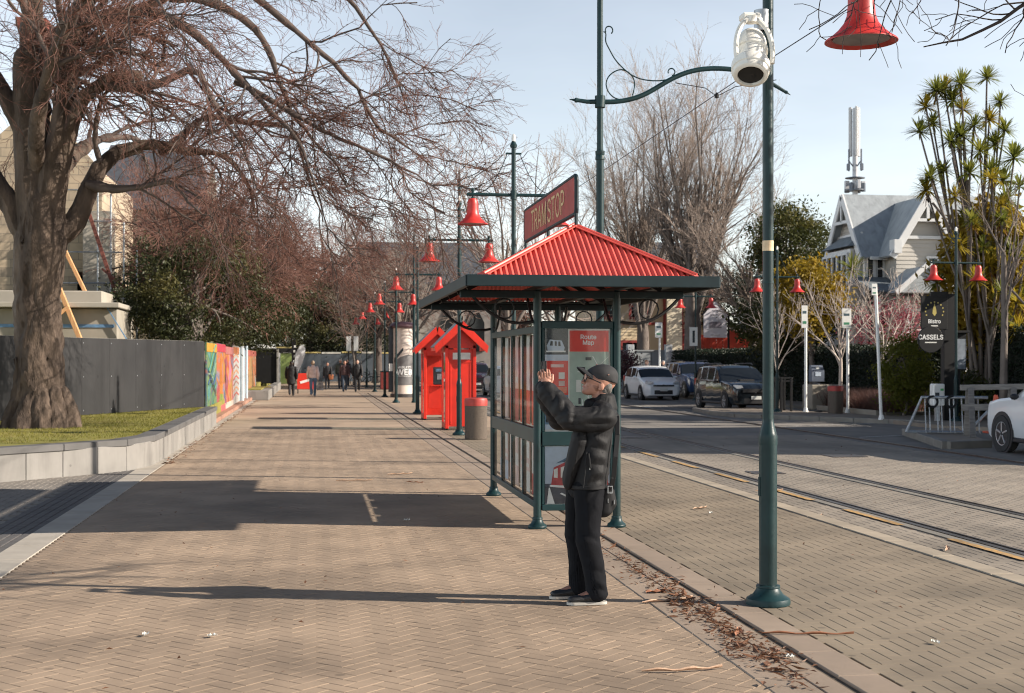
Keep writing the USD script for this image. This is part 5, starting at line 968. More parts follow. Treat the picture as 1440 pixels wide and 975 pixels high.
rb = thing('sandwich_board', 'red board standing between the two nearest walkers', 'board', (-.42, 69.5, 0)); p_ = part(rb, 'panel', MB().box((0, 0, .62), (.80, .05, .80), ch=.01), pr_red); part(rb, 'lettering', MB().bar((-.25, -.03, .55), (.25, -.03, .70), .01, .12), pr_white, sub=p_); part(rb, 'leg', MB().box((-.36, .05, .28), (.05, .05, .56)), black); part(rb, 'leg', MB().box((.36, .05, .28), (.05, .05, .56)), black)
def bike(x, y, rz, label):
    t = thing('bicycle', label, 'bicycle', (x, y, 0), rz, group='parked bicycles')
    for yy in (-.52, .52):
        a = np.linspace(0, 2*PI, 19); w = part(t, 'wheel', MB().tube(np.stack([0*a, yy+.33*np.cos(a), .34+.33*np.sin(a)], -1), .02, 6, caps=False), rubber)
    part(t, 'frame', MB().bar((0, -.46, .85), (0, .1, .30), .035).bar((0, .1, .30), (0, .25, .88), .035).bar((0, -.42, .80), (0, .23, .82), .03).bar((0, .1, .3), (0, .52, .34), .025).bar((0, -.52, .34), (0, -.40, .95), .03), [black, dark_teal][int(x*10) % 2]); part(t, 'saddle', MB().box((0, .27, .92), (.14, .26, .05), ch=.02), black); part(t, 'handlebar', MB().tube([(-.28, -.36, 1.0), (0, -.42, .98), (.28, -.36, 1.0)], .015, 6), black)
for k, (x, y) in enumerate(((3.05, 86), (3.5, 86.6), (3.95, 83.5), (4.5, 84.5))): bike(x, y, 1.2+.2*k, ['first', 'second', 'third', 'fourth'][k]+' of the bicycles parked by the far lamp posts, counted from the left')
# ---- stone building under repair behind the tree
stonem = usdkit.material(stage, LK+'cream_stone', {'g': ('geometry', {}), 'mp': ('mapping', {'rotation': (PI/2, 0, 0)}), 'b': ('brick_texture', {'scale': 1.0, 'brick_width': .7, 'row_height': .32, 'mortar_size': .012, 'color1': (.44, .36, .26), 'color2': (.34, .28, .21), 'mortar': (.22, .19, .15)}), 'n': ('noise_texture', {'scale': 1.5, 'detail': 5.}), 'r': ('rgb_ramp', {'ramp': [(.3, (.75, .75, .75)), (.7, (1.15, 1.1, 1.05))]}), 'm': ('mix_color', {'blend_type': 'multiply', 'fac': 1., 'use_clamp': False}), 'bu': ('bump', {'strength': .4, 'distance': .02}), 'p': ('principled_bsdf', {'roughness': .85})},
    [('g.position', 'mp.vector'), ('mp.vector', 'b.vector'), ('g.position', 'n.vector'), ('n.fac', 'r.fac'), ('b.color', 'm.a'), ('r.color', 'm.b'), ('m.result', 'p.base_color'), ('b.fac', 'bu.height'), ('bu.normal', 'p.normal')], surface='p.BSDF')
slate = M('slate_roof', (.060, .066, .078), .6, .2, 3, bump=.3, bscale=14, world=True, stretch=(1, 1, 3)); timber = M('raw_timber', (.50, .27, .12), .7, .25, 3, stretch=(6, 6, .6)); whitewall = M('white_render', (.33, .30, .25), .8, .1, 1, world=True); conc = M('new_concrete', (.27, .245, .20), .8, .15, 1.2, world=True); redbrick = M('red_brick_chimney', (.17, .045, .030), .85, .25, 8, bump=.3, world=True); bluesheet = M('blue_strap', (.10, .20, .33), .6, .3, 4)
sb = thing('stone_building', 'cream stone building under repair behind the big tree, with scaffold and timber props', 'building', (-9, 56, 0), world=True)
part(sb, 'wall', MB().box((-12.2, 58, 4.4), (8.6, 9, 8.8)).box((-8.1, 56.5, 2.5), (1.4, 6, 5.0)), stonem, smooth=False)
part(sb, 'buttress', MB().box((-7.95, 53.2, 3.6), (1.0, 1.2, 7.2)).box((-7.45, 53.1, 2.1), (1.3, 1.5, 4.2)), whitewall, smooth=False)
part(sb, 'gable', MB().prism([(-13, 8.8), (-7.9, 8.8), (-8.6, 9.6), (-10.2, 11.4)], .5, M=XZ, o=(0, 54, 0)), stonem)
part(sb, 'plinth', MB().box((-8.6, 46.5, 1.65), (4.9, 3.2, 3.3), ch=.03), conc); part(sb, 'ledge', MB().box((-8.5, 46.3, 3.62), (3.7, 2.4, .5), ch=.03).box((-8.0, 46.0, 3.4), (3.9, 3.0, .16), ch=.02), whitewall)
part(sb, 'strap', MB().box((-8.6, 44.88, 2.75), (4.7, .02, .10)).bar((-6.5, 44.8, 3.4), (-5.6, 44.8, 1.9), .06, .03), bluesheet)
for a_, b_, w in (((-8.35, 44.4, 5.2), (-7.05, 44.4, 1.9), .20), ((-8.05, 45.4, 5.6), (-7.15, 45.4, 3.7), .16), ((-8.5, 44.3, 2.5), (-7.55, 44.35, 3.35), .16)): part(sb, 'timber_prop', MB().bar(a_, b_, w, w*.7, ch=.01), timber)
for k in range(5): part(sb, 'scaffold_pole', MB().tube([(-7.6+.45*k, 50.5, 0), (-7.6+.45*k, 50.5, 8.6-1.0*k)], .035, 6), galv)
for k in range(6): part(sb, 'scaffold_ledger', MB().tube([(-9.0, 50.4, 2.2+1.1*k), (-5.7-.35*k, 50.4, 2.2+1.1*k)], .03, 6), galv)
part(sb, 'steel_brace', MB().bar((-7.9, 50.2, 7.0), (-6.8, 50.2, 3.6), .12, .12).bar((-7.4, 50.1, 4.9), (-6.2, 50.1, 3.9), .08, .08), M('rusty_brace', (.16, .05, .035), .7, .3, 5))
ch_ = part(sb, 'chimney', MB().box((-11.6, 60.0, 13.0), (1.0, 1.2, 5.6), ch=.02).box((-11.6, 60, 15.7), (1.25, 1.45, .4), ch=.03), redbrick)
sb2 = thing('stone_building', 'grey stone building with a tall slate roof far behind the dark evergreens', 'building', (-8, 80, 0), world=True)
part(sb2, 'wall', MB().box((-9, 83, 5), (6.6, 9, 10)), stonem, smooth=False); part(sb2, 'roof', MB().hull([(-12.6, 78, 10), (-5.5, 78, 10), (-11.4, 80.5, 13.9), (-6.7, 80.5, 13.9), (-12.6, 88, 10), (-5.5, 88, 10), (-11.4, 86, 13.9), (-6.7, 86, 13.9)]), slate)
part(sb2, 'pinnacle', MB().box((-5.6, 78.2, 10.3), (.45, .45, 2.2)).hull([(-5.85, 77.95, 11.4), (-5.35, 77.95, 11.4), (-5.85, 78.45, 11.4), (-5.35, 78.45, 11.4), (-5.6, 78.2, 12.6)]), whitewall)
st3 = thing('stone_building', 'grey stone hall with pointed arch windows beyond the phone boxes', 'building', (6.5, 112, 0), world=True)
part(st3, 'wall', MB().box((9.0, 118, 4.0), (13, 8, 8)), M('grey_stone', (.20, .18, .165), .85, .25, 1.0, world=True, bump=.4, bscale=6), smooth=False); part(st3, 'roof', MB().hull([(2.2, 113.4, 8), (15.8, 113.4, 8), (3.8, 118, 11.8), (14.2, 118, 11.8), (2.2, 123, 8), (15.8, 123, 8)]), slate)
part(st3, 'gable', MB().prism([(3.6, 0), (9.6, 0), (9.6, 7.4), (6.6, 11.0), (3.6, 7.4)], 1.2, M=XZ, o=(0, 114, 0)), M('pale_grey_stone', (.27, .245, .215), .85, .25, 1.0, world=True, bump=.4, bscale=6), smooth=False)
arch = [(5.6, 2.2), (7.6, 2.2), (7.6, 5.2), (7.3, 6.3), (6.6, 7.2), (5.9, 6.3), (5.6, 5.2)]; part(st3, 'window', MB().prism(arch, .1, M=XZ, o=(0, 112.78, 0)), darkglass); part(st3, 'arch_moulding', MB().tube([(x, 112.72, z) for x, z in arch+arch[:1]], .16, 6), whitewall)
for x in (3.2, 11, 13.5): part(st3, 'window', MB().prism([(x-.6, 2.4), (x+.6, 2.4), (x+.6, 4.8), (x, 6), (x-.6, 4.8)], .1, M=XZ, o=(0, 113.95, 0)), darkglass)
# ---------------------------------------------------------------- houses across the road
def wb(t, p0, p1, z0, z1, mat, pitch=.17, name='wall', top=None):
    """weatherboard wall: every board is a sloping strip standing proud of the one above; top = function s -> height for gables"""
    p0, p1 = np.array(p0, float), np.array(p1, float); d = p1-p0; L = np.linalg.norm(d); d = d/L; n = np.array([d[1], -d[0]])
    m = MB(); z = z0; q0, q1 = 0., L
    while z < z1-.01:
        e = min(z+pitch, z1)
        if top is not None:
            s = np.linspace(0, L, 201); ok = s[top(s) > (z+e)/2]
            if len(ok) < 2: break
            q0, q1 = ok[0], ok[-1]
        a, b = p0+d*q0, p0+d*q1; o, i = n*.035, n*.012
        v = [[*(a+o), z], [*(b+o), z], [*(b+i), e], [*(a+i), e], [*(a+i), z], [*(b+i), z]]
        m.raw(v, [[0, 1, 2], [0, 2, 3], [0, 5, 1], [0, 4, 5]]); z = e
    return part(t, name, m, mat, smooth=False)
def window(t, c, w, h, d, mat_f, cols=2, rows_=2, mat_g=None, fr=.09):
    """window centred at c (x, y, z); d = direction along the wall; outwards is to the right of d"""
    c = np.array(c, float); d = np.array([d[0], d[1], 0.]); d /= np.linalg.norm(d); n = np.array([d[1], -d[0], 0]); u = np.array([0, 0, 1.0])
    g = part(t, 'window', MB().bar(c-d*w/2+n*.02, c+d*w/2+n*.02, .03, h), mat_g or darkglass, smooth=False)
    m = MB()
    for s in (-1, 1): m.bar(c+d*s*(w/2+fr/2)+n*.06-u*(h/2+fr), c+d*s*(w/2+fr/2)+n*.06+u*(h/2+fr), fr, .08).bar(c-d*w/2+n*.061+u*s*(h/2+fr/2), c+d*w/2+n*.061+u*s*(h/2+fr/2), .08, fr)
    part(t, 'frame', m, mat_f, smooth=False, sub=g); mu_ = MB()
    for k in range(1, cols): mu_.bar(c+d*w*(k/cols-.5)+n*.05-u*h/2, c+d*w*(k/cols-.5)+n*.05+u*h/2, .05, .05)
    for k in range(1, rows_): mu_.bar(c-d*w/2+n*.052+u*h*(k/rows_-.5), c+d*w/2+n*.052+u*h*(k/rows_-.5), .05, .05)
    if cols > 1 or rows_ > 1: part(t, 'glazing_bar', mu_, mat_f, smooth=False, sub=g)
    part(t, 'sill', MB().bar(c-d*(w/2+.12)+n*.09-u*(h/2+.11), c+d*(w/2+.12)+n*.09-u*(h/2+.11), .16, .05), mat_f, smooth=False, sub=g)
board = M('grey_weatherboard', (.40, .375, .335), .7, .08, 1, world=True); trimw = M('white_trim', (.56, .565, .56), .5, .05, 2, world=True); roofg = M('pale_grey_roof', (.27, .295, .31), .55, .12, .8, stain=(.9, .2, 3., (1, 1, .3)), bump=.5, bscale=18, world=True, stretch=(4, 4, .3)); slateg = M('grey_shingle', (.13, .15, .165), .7, .25, 6, world=True); pinkwall = M('pink_white_wall', (.44, .38, .36), .8, .15, 1, world=True)
wh = thing('house', 'pale grey weatherboard villa with white trimmed gables behind the hedge', 'house', (24, 56, 0), world=True)
Yn, Yf, Xl, Xr, ze_, zr_ = 54.2, 57.5, 22.62, 29.5, 6.35, 8.66; Ym = (Yn+Yf)/2
wb(wh, (Xl, Yn), (Xr, Yn), 4.2, ze_, board); wb(wh, (Xl, Yn), (Xr, Yn), 0, 4.2, pinkwall); 
wb(wh, (Xl, Yf), (Xl, Yn), 0, 8.3, board, top=lambda s: np.minimum(ze_+np.minimum(s, (Yf-Yn)-s)*(zr_-ze_)/((Yf-Yn)/2), 8.6))
part(wh, 'core', MB().box(((Xl+Xr)/2+.1, Ym, ze_/2), (Xr-Xl-.3, Yf-Yn-.2, ze_)), board)
def roof_plane(t, quad, th=.10, mat=roofg, name='roof'):
    q = np.array(quad, float); n = np.cross(q[1]-q[0], q[2]-q[0]); n /= np.linalg.norm(n); n *= np.sign(n[2]) or 1
    part(t, name, MB().raw(np.vstack([q+n*th, q]), [[0, 1, 2, 3], [7, 6, 5, 4], [0, 4, 5, 1], [1, 5, 6, 2], [2, 6, 7, 3], [3, 7, 4, 0]]), mat, smooth=False)
ov = .36
sl = (zr_-ze_)/(Ym-Yn)
roof_plane(wh, [(Xl-ov, Yn-ov, ze_-ov*sl), (Xr, Yn-ov, ze_-ov*sl), (Xr, Ym, zr_), (Xl-ov, Ym, zr_)]); roof_plane(wh, [(Xr, Yf+ov, ze_-ov*sl), (Xl-ov, Yf+ov, ze_-ov*sl), (Xl-ov, Ym, zr_), (Xr, Ym, zr_)])
def barge(t, a, b, w=.30): a, b = np.array(a, float), np.array(b, float); part(t, 'barge_board', MB().bar(a, b, .08, w, .01), trimw)
xg = Xl-ov-.05
barge(wh, (xg, Yn-ov, ze_-ov*sl-.02), (xg, Ym, zr_-.02)); barge(wh, (xg, Yf+ov, ze_-ov*sl-.02), (xg, Ym, zr_-.02))
part(wh, 'gable_trim', MB().box((xg, Ym, zr_-1.15), (.07, 1.5, .13)).box((xg, Ym, zr_-.6), (.07, .12, 1.1)), trimw); part(wh, 'gable_trim', MB().box((Xl-.06, Ym, 6.95), (.08, 2.7, .12)).box((Xl-.06, Ym, ze_+.05), (.12, 3.2, .2)), trimw)
# bay under the left gable
bay = MB(); part(wh, 'bay_roof', MB().hull([(Xl-.75, Yn+.1, ze_+.05), (Xl-.75, Yf-.1, ze_+.05), (Xl, Yn+.1, ze_+.1), (Xl, Yf-.1, ze_+.1), (Xl, Yn+.7, 7.0), (Xl, Yf-.7, 7.0)]), slateg)
part(wh, 'bay_wall', MB().box((Xl-.3, Ym, 3.15), (.6, 2.9, 6.3)), trimw)
for k in range(5): window(wh, (Xl-.62, Yf-.48-.56*k, 5.3), .40, 1.5, (0, -1), trimw, 1, 2)
window(wh, (Xl-.02, Yn+.16, 4.9), .2, 2.2, (0, -1), trimw, 1, 2)
part(wh, 'porch_glass', MB().box((Xl+.14, Yn-.10, 4.9), (.24, .12, 2.4)), darkglass)
for x in (Xl-.05, Xl+.3): part(wh, 'corner_board', MB().box((x, Yn-.09, 3.1), (.14, .15, 6.2)), trimw)
window(wh, (23.05, Yn-.04, 5.45), .50, 1.3, (1, 0), trimw, 2, 2)
part(wh, 'gutter', MB().bar((Xl, Yn-ov-.06, ze_-ov*sl+.02), (23.4, Yn-ov-.06, ze_-ov*sl+.02), .14, .14, .02), trimw)
# right cross gable
gx0, gx1, gY = 23.35, 25.75, 52.9; gm_ = (gx0+gx1)/2; gz = 8.28; ov = .32; gs = (gz-ze_)/((gx1-gx0)/2)
wb(wh, (gx0, gY), (gx1, gY), 0, 4.2, pinkwall); wb(wh, (gx0, gY), (gx1, gY), 4.2, 8.2, board, top=lambda s: ze_+np.minimum(s, (gx1-gx0)-s)*gs)
part(wh, 'core', MB().box((gm_, 54, ze_/2), (gx1-gx0-.1, 2.1, ze_)), board); part(wh, 'core', MB().prism([(gx0+.1, ze_-.1), (gx1-.1, ze_-.1), (gm_, gz-.1)], 3.5, M=XZ, o=(0, 56.5, 0)), board)
for s in (-1, 1):
    xe = gm_+s*((gx1-gx0)/2+ov); zz = ze_-ov*gs
    q = [(xe, gY-ov, zz), (xe, 56.2, zz), (gm_, 56.2, gz), (gm_, gY-ov, gz)]; roof_plane(wh, q if s > 0 else q[::-1])
    barge(wh, (xe, gY-ov-.05, zz-.02), (gm_, gY-ov-.05, gz-.02)); part(wh, 'eave_bracket', MB().box((gm_+s*((gx1-gx0)/2+.12), gY-.25, ze_-.1), (.32, .5, .55)), trimw)
part(wh, 'gable_trim', MB().box((gm_, gY-ov-.04, gz-.95), (1.05, .07, .12)).box((gm_, gY-ov-.04, gz-.55), (.12, .07, .95)), trimw); part(wh, 'gable_trim', MB().box((gm_, gY-.09, 6.65), (2.1, .1, .13)), trimw)
window(wh, (25.1, gY-.04, 5.2), .8, 1.2, (1, 0), trimw, 2, 2)
roof_plane(wh, [(21.9, 51.6, 4.3), (27.0, 51.6, 4.3), (27.0, 54, 5.0), (21.9, 54, 5.0)], mat=slateg, name='verandah_roof'); part(wh, 'verandah_gutter', MB().bar((21.9, 51.55, 4.27), (27, 51.55, 4.27), .14, .16), dark_roof)
part(wh, 'porch_gable', MB().prism([(22.4, 4.3), (24.9, 4.3), (23.65, 5.35)], 2.0, M=XZ, o=(0, 52.6, 0)), roofg); barge(wh, (22.3, 50.5, 4.28), (23.65, 50.5, 5.45), .2); barge(wh, (25.0, 50.5, 4.28), (23.65, 50.5, 5.45), .2)
for x in np.arange(22.1, 27, 1.2): part(wh, 'verandah_post', MB().box((x, 51.7, 2.13), (.13, .13, 4.26)), trimw)
for x in (22.95, 24.4): window(wh, (x, Yn-.04 if x < 23.2 else gY-.04, 2.9), .9, 1.5, (1, 0), trimw, 2, 2)
for x in np.arange(22.1, 26.9, .16): part(wh, 'baluster', MB().box((x, 51.7, 1.9), (.05, .05, .9)), trimw)
part(wh, 'verandah_rail', MB().box((24.5, 51.7, 2.38), (5.0, .09, .08)), trimw)
# cream house with dark red trim
creamb = M('cream_weatherboard', (.60, .48, .31), .7, .07, 1, world=True); redtrim = M('dark_red_trim', (.25, .035, .03), .6, .15, 3, world=True)
ch = thing('house', 'cream weatherboard house with dark red trim seen through the shelter\'s right side', 'house', (21, 86, 0), world=True)
wb(ch, (17.2, 83), (24.6, 83), 0, 6.4, creamb, .2); part(ch, 'core', MB().box((20.9, 86.6, 3.2), (7.3, 7, 6.4)), creamb)
roof_plane(ch, [(16.8, 82.5, 6.35), (25, 82.5, 6.35), (25, 86.5, 9.2), (16.8, 86.5, 9.2)], mat=slate); roof_plane(ch, [(25, 90.5, 6.35), (16.8, 90.5, 6.35), (16.8, 86.5, 9.2), (25, 86.5, 9.2)], mat=slate)
part(ch, 'pilaster', MB().box((22.05, 82.75, 3.2), (.95, .4, 6.4)), M('pale_cream', (.68, .60, .45), .7, .05, 1))
for x in (17.3, 21.5, 22.6, 24.5): part(ch, 'corner_trim', MB().box((x, 82.88, 3.2), (.14, .2, 6.4)), redtrim)
part(ch, 'string_course', MB().box((20.9, 82.9, 3.95), (7.3, .12, .16)), redtrim)
window(ch, (19.9, 82.96, 5.0), 1.0, 1.3, (1, 0), redtrim, 2, 2, fr=.16); window(ch, (19.5, 82.96, 2.0), 1.3, 1.5, (1, 0), redtrim, 2, 1, fr=.16); window(ch, (23.1, 82.96, 2.7), .5, 1.5, (1, 0), redtrim, 1, 1, fr=.16); window(ch, (18.0, 82.96, 5.0), .8, 1.3, (1, 0), redtrim, 2, 2, fr=.16); window(ch, (24.0, 82.96, 2.2), .5, 1.3, (1, 0), redtrim, 1, 1, fr=.16)
gf = thing('fence', 'low grey rendered boundary wall in front of the cream house', 'fence', (20, 79.5, 0)); gfm = M('grey_render', (.27, .29, .30), .8, .12, 1)
for k in range(6): part(gf, 'panel', MB().box((-3.4+1.6*k+.8, 0, 1.1), (1.58, .15, 2.2), ch=.01), gfm)
for k in range(3): part(gf, 'pillar', MB().box((-3.4+2.3*k+1.9, -.15, 1.3), (.4, .4, 2.6), ch=.02), M('pale_pillar_%d' % k, (.40, .43, .45), .7))
part(gf, 'coping', MB().box((1.4, -.02, 2.24), (9.6, .22, .08)), gfm)
rf = thing('fence', 'bright red timber fence behind the white gable-shaped sign', 'fence', (24, 77.5, 0)); rfm = M('red_fence_paint', (.55, .055, .025), .6, .1, 2)
for k in range(30): part(rf, 'board', MB().box((-2.0+.2*k+.1, .02*(k % 2), 1.9), (.195, .03, 3.1 if k > 9 else 2.5), ch=.004), rfm)
part(rf, 'roof', MB().hull([(1.0, .5, 3.5), (4.0, .5, 3.5), (1.2, 3, 4.3), (3.8, 3, 4.3)]), roofg); part(rf, 'base_wall', MB().box((.9, -.25, .9), (6.2, .2, 1.6)), gfm)
gs_ = thing('sign', 'white gable-shaped house sign with dark edge on the red fence', 'sign', (22.5, 75.4, 0)); bp = part(gs_, 'board', MB().prism([(-.68, 2.95), (.68, 2.95), (.68, 4.3), (0, 5.05), (-.68, 4.3)], .06, M=XZ), M('sign_lilac_white', (.64, .62, .66), .5, .04, 2))
for s in (-1, 1): part(gs_, 'edge', MB().bar((s*.78, -.04, 4.22), (0, -.04, 5.12), .10, .09), black)
part(gs_, 'post', MB().box((.78, -.02, 2.1), (.1, .1, 4.2)), black); part(gs_, 'picture', MB().box((0, -.075, 3.62), (.70, .008, .24)).hull([(-.40, -.075, 3.74), (.40, -.075, 3.74), (-.3, -.075, 3.86), (.3, -.075, 3.86), (0, -.08, 3.8)]), PM('print_grey_house', (.20, .18, .21), .5, 9), sub=bp)
for z, w in ((3.1, .5), (4.25, .5), (4.5, .28)): part(gs_, 'text_line', MB().box((0, -.075, z), (w, .008, .05)), PM('faint_print', (.42, .40, .43), .3, 20), sub=bp)
# mast
ms = thing('phone_mast', 'tall slim antenna mast rising behind the villa', 'mast', (38.97, 95.4, 0)); mg = M('mast_grey', (.42, .43, .45), .5, .08, 2); mgd = M('mast_dark', (.10, .12, .15), .5, .2, 4)
part(ms, 'pole', MB().lathe([(0, 0), (.30, 0), (.19, 14.5), (.17, 20), (0, 20)], n=14), mg)
for k in range(3):
    a = k*2*PI/3+.4; part(ms, 'antenna_panel', MB().box((.34*math.cos(a), .34*math.sin(a), 18.3), (.25, .18, 3.6), rz=a, ch=.05), M('antenna_white_%d' % k, (.46, .46, .46), .5))
for k in range(8):
    a = k*2*PI/8; z = 14.3 if k % 2 else 14.5; part(ms, 'radio_unit', MB().box((.62*math.cos(a), .62*math.sin(a), z-.1), (.34, .26, .62), rz=a, ch=.04), mgd if k % 2 else mg)
for k in range(3): a = k*2*PI/3+1.2; part(ms, 'bracket', MB().bar((0, 0, 15.6), (.55*math.cos(a), .55*math.sin(a), 16.2), .07).bar((.5*math.cos(a), .5*math.sin(a), 15.4), (.5*math.cos(a), .5*math.sin(a), 17.0), .09).box((.55*math.cos(a), .55*math.sin(a), 15.7), (.22, .18, .5), ch=.03), mgd if k else mg)
part(ms, 'platform', MB().lathe([(.16, 14.0), (.75, 14.0), (.75, 14.07), (.16, 14.07)], n=18).lathe([(.16, 14.9), (.72, 14.9), (.72, 14.95), (.16, 14.95)], n=18), mgd)
# house beside the road whose shadow lies over the tracks
nh = thing('house', 'tall gabled house beyond the right edge that shades the road', 'house', (30, 24, 0), world=True)
wb(nh, (24.5, 28.6), (24.5, 19.6), 0, 10.2, board, .2); part(nh, 'core', MB().box((29.6, 24.1, 5.1), (10, 9, 10.2)), board); part(nh, 'roof', MB().hull([(24.4, 19.4, 10.2), (24.4, 28.8, 10.2), (35, 19.4, 10.2), (35, 28.8, 10.2), (27.5, 24, 11.6), (32, 24, 11.6)]), slate)
# ---------------------------------------------------------------- street furniture across the road
def sign_pole(name_label, loc, h, plate_h, pw, lean=0., arrows=2):
    t = thing('sign_pole', name_label, 'sign pole', loc)
    part(t, 'pole', MB().tube([(0, 0, 0), (-lean*h, 0, h)], .045, 10), white); part(t, 'foot', MB().lathe([(0, 0), (.09, 0), (.085, .03), (.055, .14), (0, .16)], n=12), white)
    p = part(t, 'plate', MB().box((-lean*h-.06, -.06, h-plate_h/2+.02), (pw, .02, plate_h), ch=.004), white)
    for k in range(arrows): part(t, 'marking', MB().box((-lean*h-.06, -.073, h-plate_h*(k+.6)/(arrows+.2)), (pw*.6, .004, plate_h*.12)), PM('sign_mark_%d_%d' % (int(loc[0]*100), k), [(.06, .10, .12), (.05, .22, .12)][k % 2], .2, 20), sub=p)
sign_pole('white parking sign pole nearest the black estate car', (15.62, 42.3, 0), 3.40, .72, .20)
sign_pole('white parking sign pole beside the round litter bin across the road', (16.75, 41.6, 0), 3.28, .62, .30)
sign_pole('tallest white sign pole, leaning slightly, in front of the hedge', (15.72, 36.6, 0), 3.78, .32, .15, .045)
sign_pole('white sign pole rising behind the white hatchback', (15.9, 62.2, 0), 3.4, .7, .34)
sign_pole('white sign pole beside the pale young tree behind the shelter post', (14.6, 66.5, 0), 3.3, .6, .2)
t = thing('sign_plate', 'white sign plate fixed to the lamp post between the white and blue cars', 'sign', (15.62, 55.5, 2.35)); part(t, 'plate', MB().box((0, -.06, .3), (.34, .02, .78), ch=.004), white); part(t, 'clamp', MB().box((.08, -.02, .3), (.10, .06, .06)), galv); part(t, 'marking', MB().box((-.0, -.073, .3), (.10, .004, .5)), pr_dark)
pmt = thing('parking_meter', 'grey blue parking meter standing in front of the hedge', 'parking meter', (16.85, 44.6, 0)); part(pmt, 'post', MB().lathe([(0, 0), (.17, 0), (.16, .05), (.13, .06), (.125, .95), (0, .95)], n=16), M('meter_post', (.06, .065, .08), .4)); hd2 = part(pmt, 'head', MB().hull([(x, y, z) for x in (-.22, .22) for y in (-.16, .14) for z in (.95, 1.30)] + [(x, y, 1.5) for x in (-.20, .20) for y in (-.02, .13)]), M('meter_head', (.10, .12, .16), .4)); part(pmt, 'screen', MB().box((0, -.165, 1.2), (.2, .01, .14)), pr_sky, sub=hd2); part(pmt, 'badge', MB().lathe([(0, 0), (.06, 0), (.06, .01), (0, .01)], (0, -.10, 1.42), n=14, M=np.array([[1, 0, 0], [0, 0, -1.0], [0, 1, 0]])), pr_white, sub=hd2)
plb = thing('planter', 'pale concrete planter block behind the parking meter', 'planter', (17.25, 44.9, 0)); part(plb, 'block', MB().box((0, 0, .42), (1.25, .9, .84), ch=.03), conc); part(plb, 'soil', MB().box((0, 0, .835), (1.0, .66, .03)), groundm)
tg = thing('tree_guard', 'black square tree guard with rails beside the black estate car', 'tree guard', (15.0, 43.2, .012))
for x in (-.34, -.0, .34):
    for y in (-.34, .34): part(tg, 'post', MB().box((x, y, .55), (.07, .07, 1.1), ch=.008), black)
for z in (.98, 1.08): part(tg, 'rail', MB().box((0, -.34, z), (.80, .05, .05)).box((0, .34, z), (.80, .05, .05)).box((-.34, 0, z+.003), (.05, .66, .05)).box((.34, 0, z+.003), (.05, .66, .05)), black)
br_ = thing('bike_rack', 'empty galvanised bike rack on the low island', 'bike rack', (13.75, 28.75, .045), rz=.0)
dv = np.array([.52, .854, 0]); 
def RP(s, h, o=0.): return tuple(np.array([.0, .0, h])+np.array([.93, -.36, 0])*s+np.array([.36, .93, 0])*o)
part(br_, 'frame', MB().tube([RP(-.75, .02), RP(-.42, .80), RP(.78, .80), RP(.98, .80)], .035, 8).tube([RP(-.75, .03), RP(.55, .03)], .03, 8).tube([RP(.55, .03), RP(1.0, .5, .1)], .035, 8), galv)
for k in range(5):
    s = -.35+.26*k; part(br_, 'wheel_slot', MB().tube([RP(s, .04, -.35), RP(s+.02, .07, 0), RP(s, .80, .12)], .016, 6).tube([RP(s+.09, .04, -.35), RP(s+.11, .07, 0), RP(s+.09, .80, .12)], .016, 6), galv)
for k in range(3): part(br_, 'lock', MB().tube([np.array(RP(-.2+.4*k, .70))+A(.12*math.cos(a), -.02, .12*math.sin(a)) for a in np.linspace(0, 2*PI, 14)], .028, 6), black)
wood = M('weathered_grey_wood', (.17, .16, .15), .8, .3, 4, stretch=(1, 8, 8)); wbar = thing('wooden_barrier', 'weathered grey wooden trestle barrier beside the right-hand white car', 'barrier', (14.25, 27.5, .0), rz=-.3)
for x in (-.42, .45):
    for s in (-1, 1): part(wbar, 'leg', MB().bar((x+.0, s*.38, 0.04), (x-.02*s, s*.02, 1.08), .12, .05, .006), wood)
for z, w in ((1.08, .12), (.66, .14)): part(wbar, 'rail', MB().bar((-.62, -.04*(z < .9)*4, z), (.72, -.04*(z < .9)*4, z+.03), .05, w, .006), wood)
cn = thing('traffic_cone', 'orange red traffic cone behind the wooden barrier', 'cone', (14.95, 28.6, .04)); cnm = M('cone_orange', (.66, .10, .04), .5, .1); part(cn, 'base', MB().box((0, 0, .03), (.42, .42, .05), ch=.012), cnm); part(cn, 'cone', MB().lathe([(.17, .05), (.15, .10), (.045, .84), (.03, .86), (0, .86)], n=20), cnm); part(cn, 'band', MB().lathe([(.108, .42), (.086, .58)], n=20), white)
# restaurant signs
bs = thing('restaurant_sign', 'square black sign reading Bistro with a gold drop emblem, uppermost on the black post', 'sign', (16.95, 35.9, 0)); bb = part(bs, 'board', MB().box((0, 0, 2.98), (.76, .06, .92), ch=.01), black); goldp = M('gold_print', (.42, .34, .10), .4, .2, 10)
BSP = Poster((-.38, -.031, 2.52), (1, 0, 0), (0, -1, 0))
BSP.text(bs, 'lettering', 'Bistro', .10, .38, .17, pr_white, 1, True, bb); BSP.rect(bs, 'text_line', .28, .48, .08, .11, pr_pale, 1, bb)
BSP.sub(bs, 'emblem', [(.38, .36), (.44, .44), (.43, .54), (.38, .72), (.33, .54), (.32, .44)], goldp, 1, bb)
for k in range(11):
    a = -.45+ (PI+.9)*k/10; c, s = math.cos(a), math.sin(a); cx, cy = .38+.26*c, .50+.25*s
    BSP.sub(bs, 'emblem_mark', [(cx-.018, cy-.02), (cx+.018, cy-.02), (cx+.018, cy+.02), (cx-.018, cy+.02)], goldp, 1, bb)
part(bs, 'hanger', MB().box((.15, 0, 3.5), (.5, .05, .12)), black)
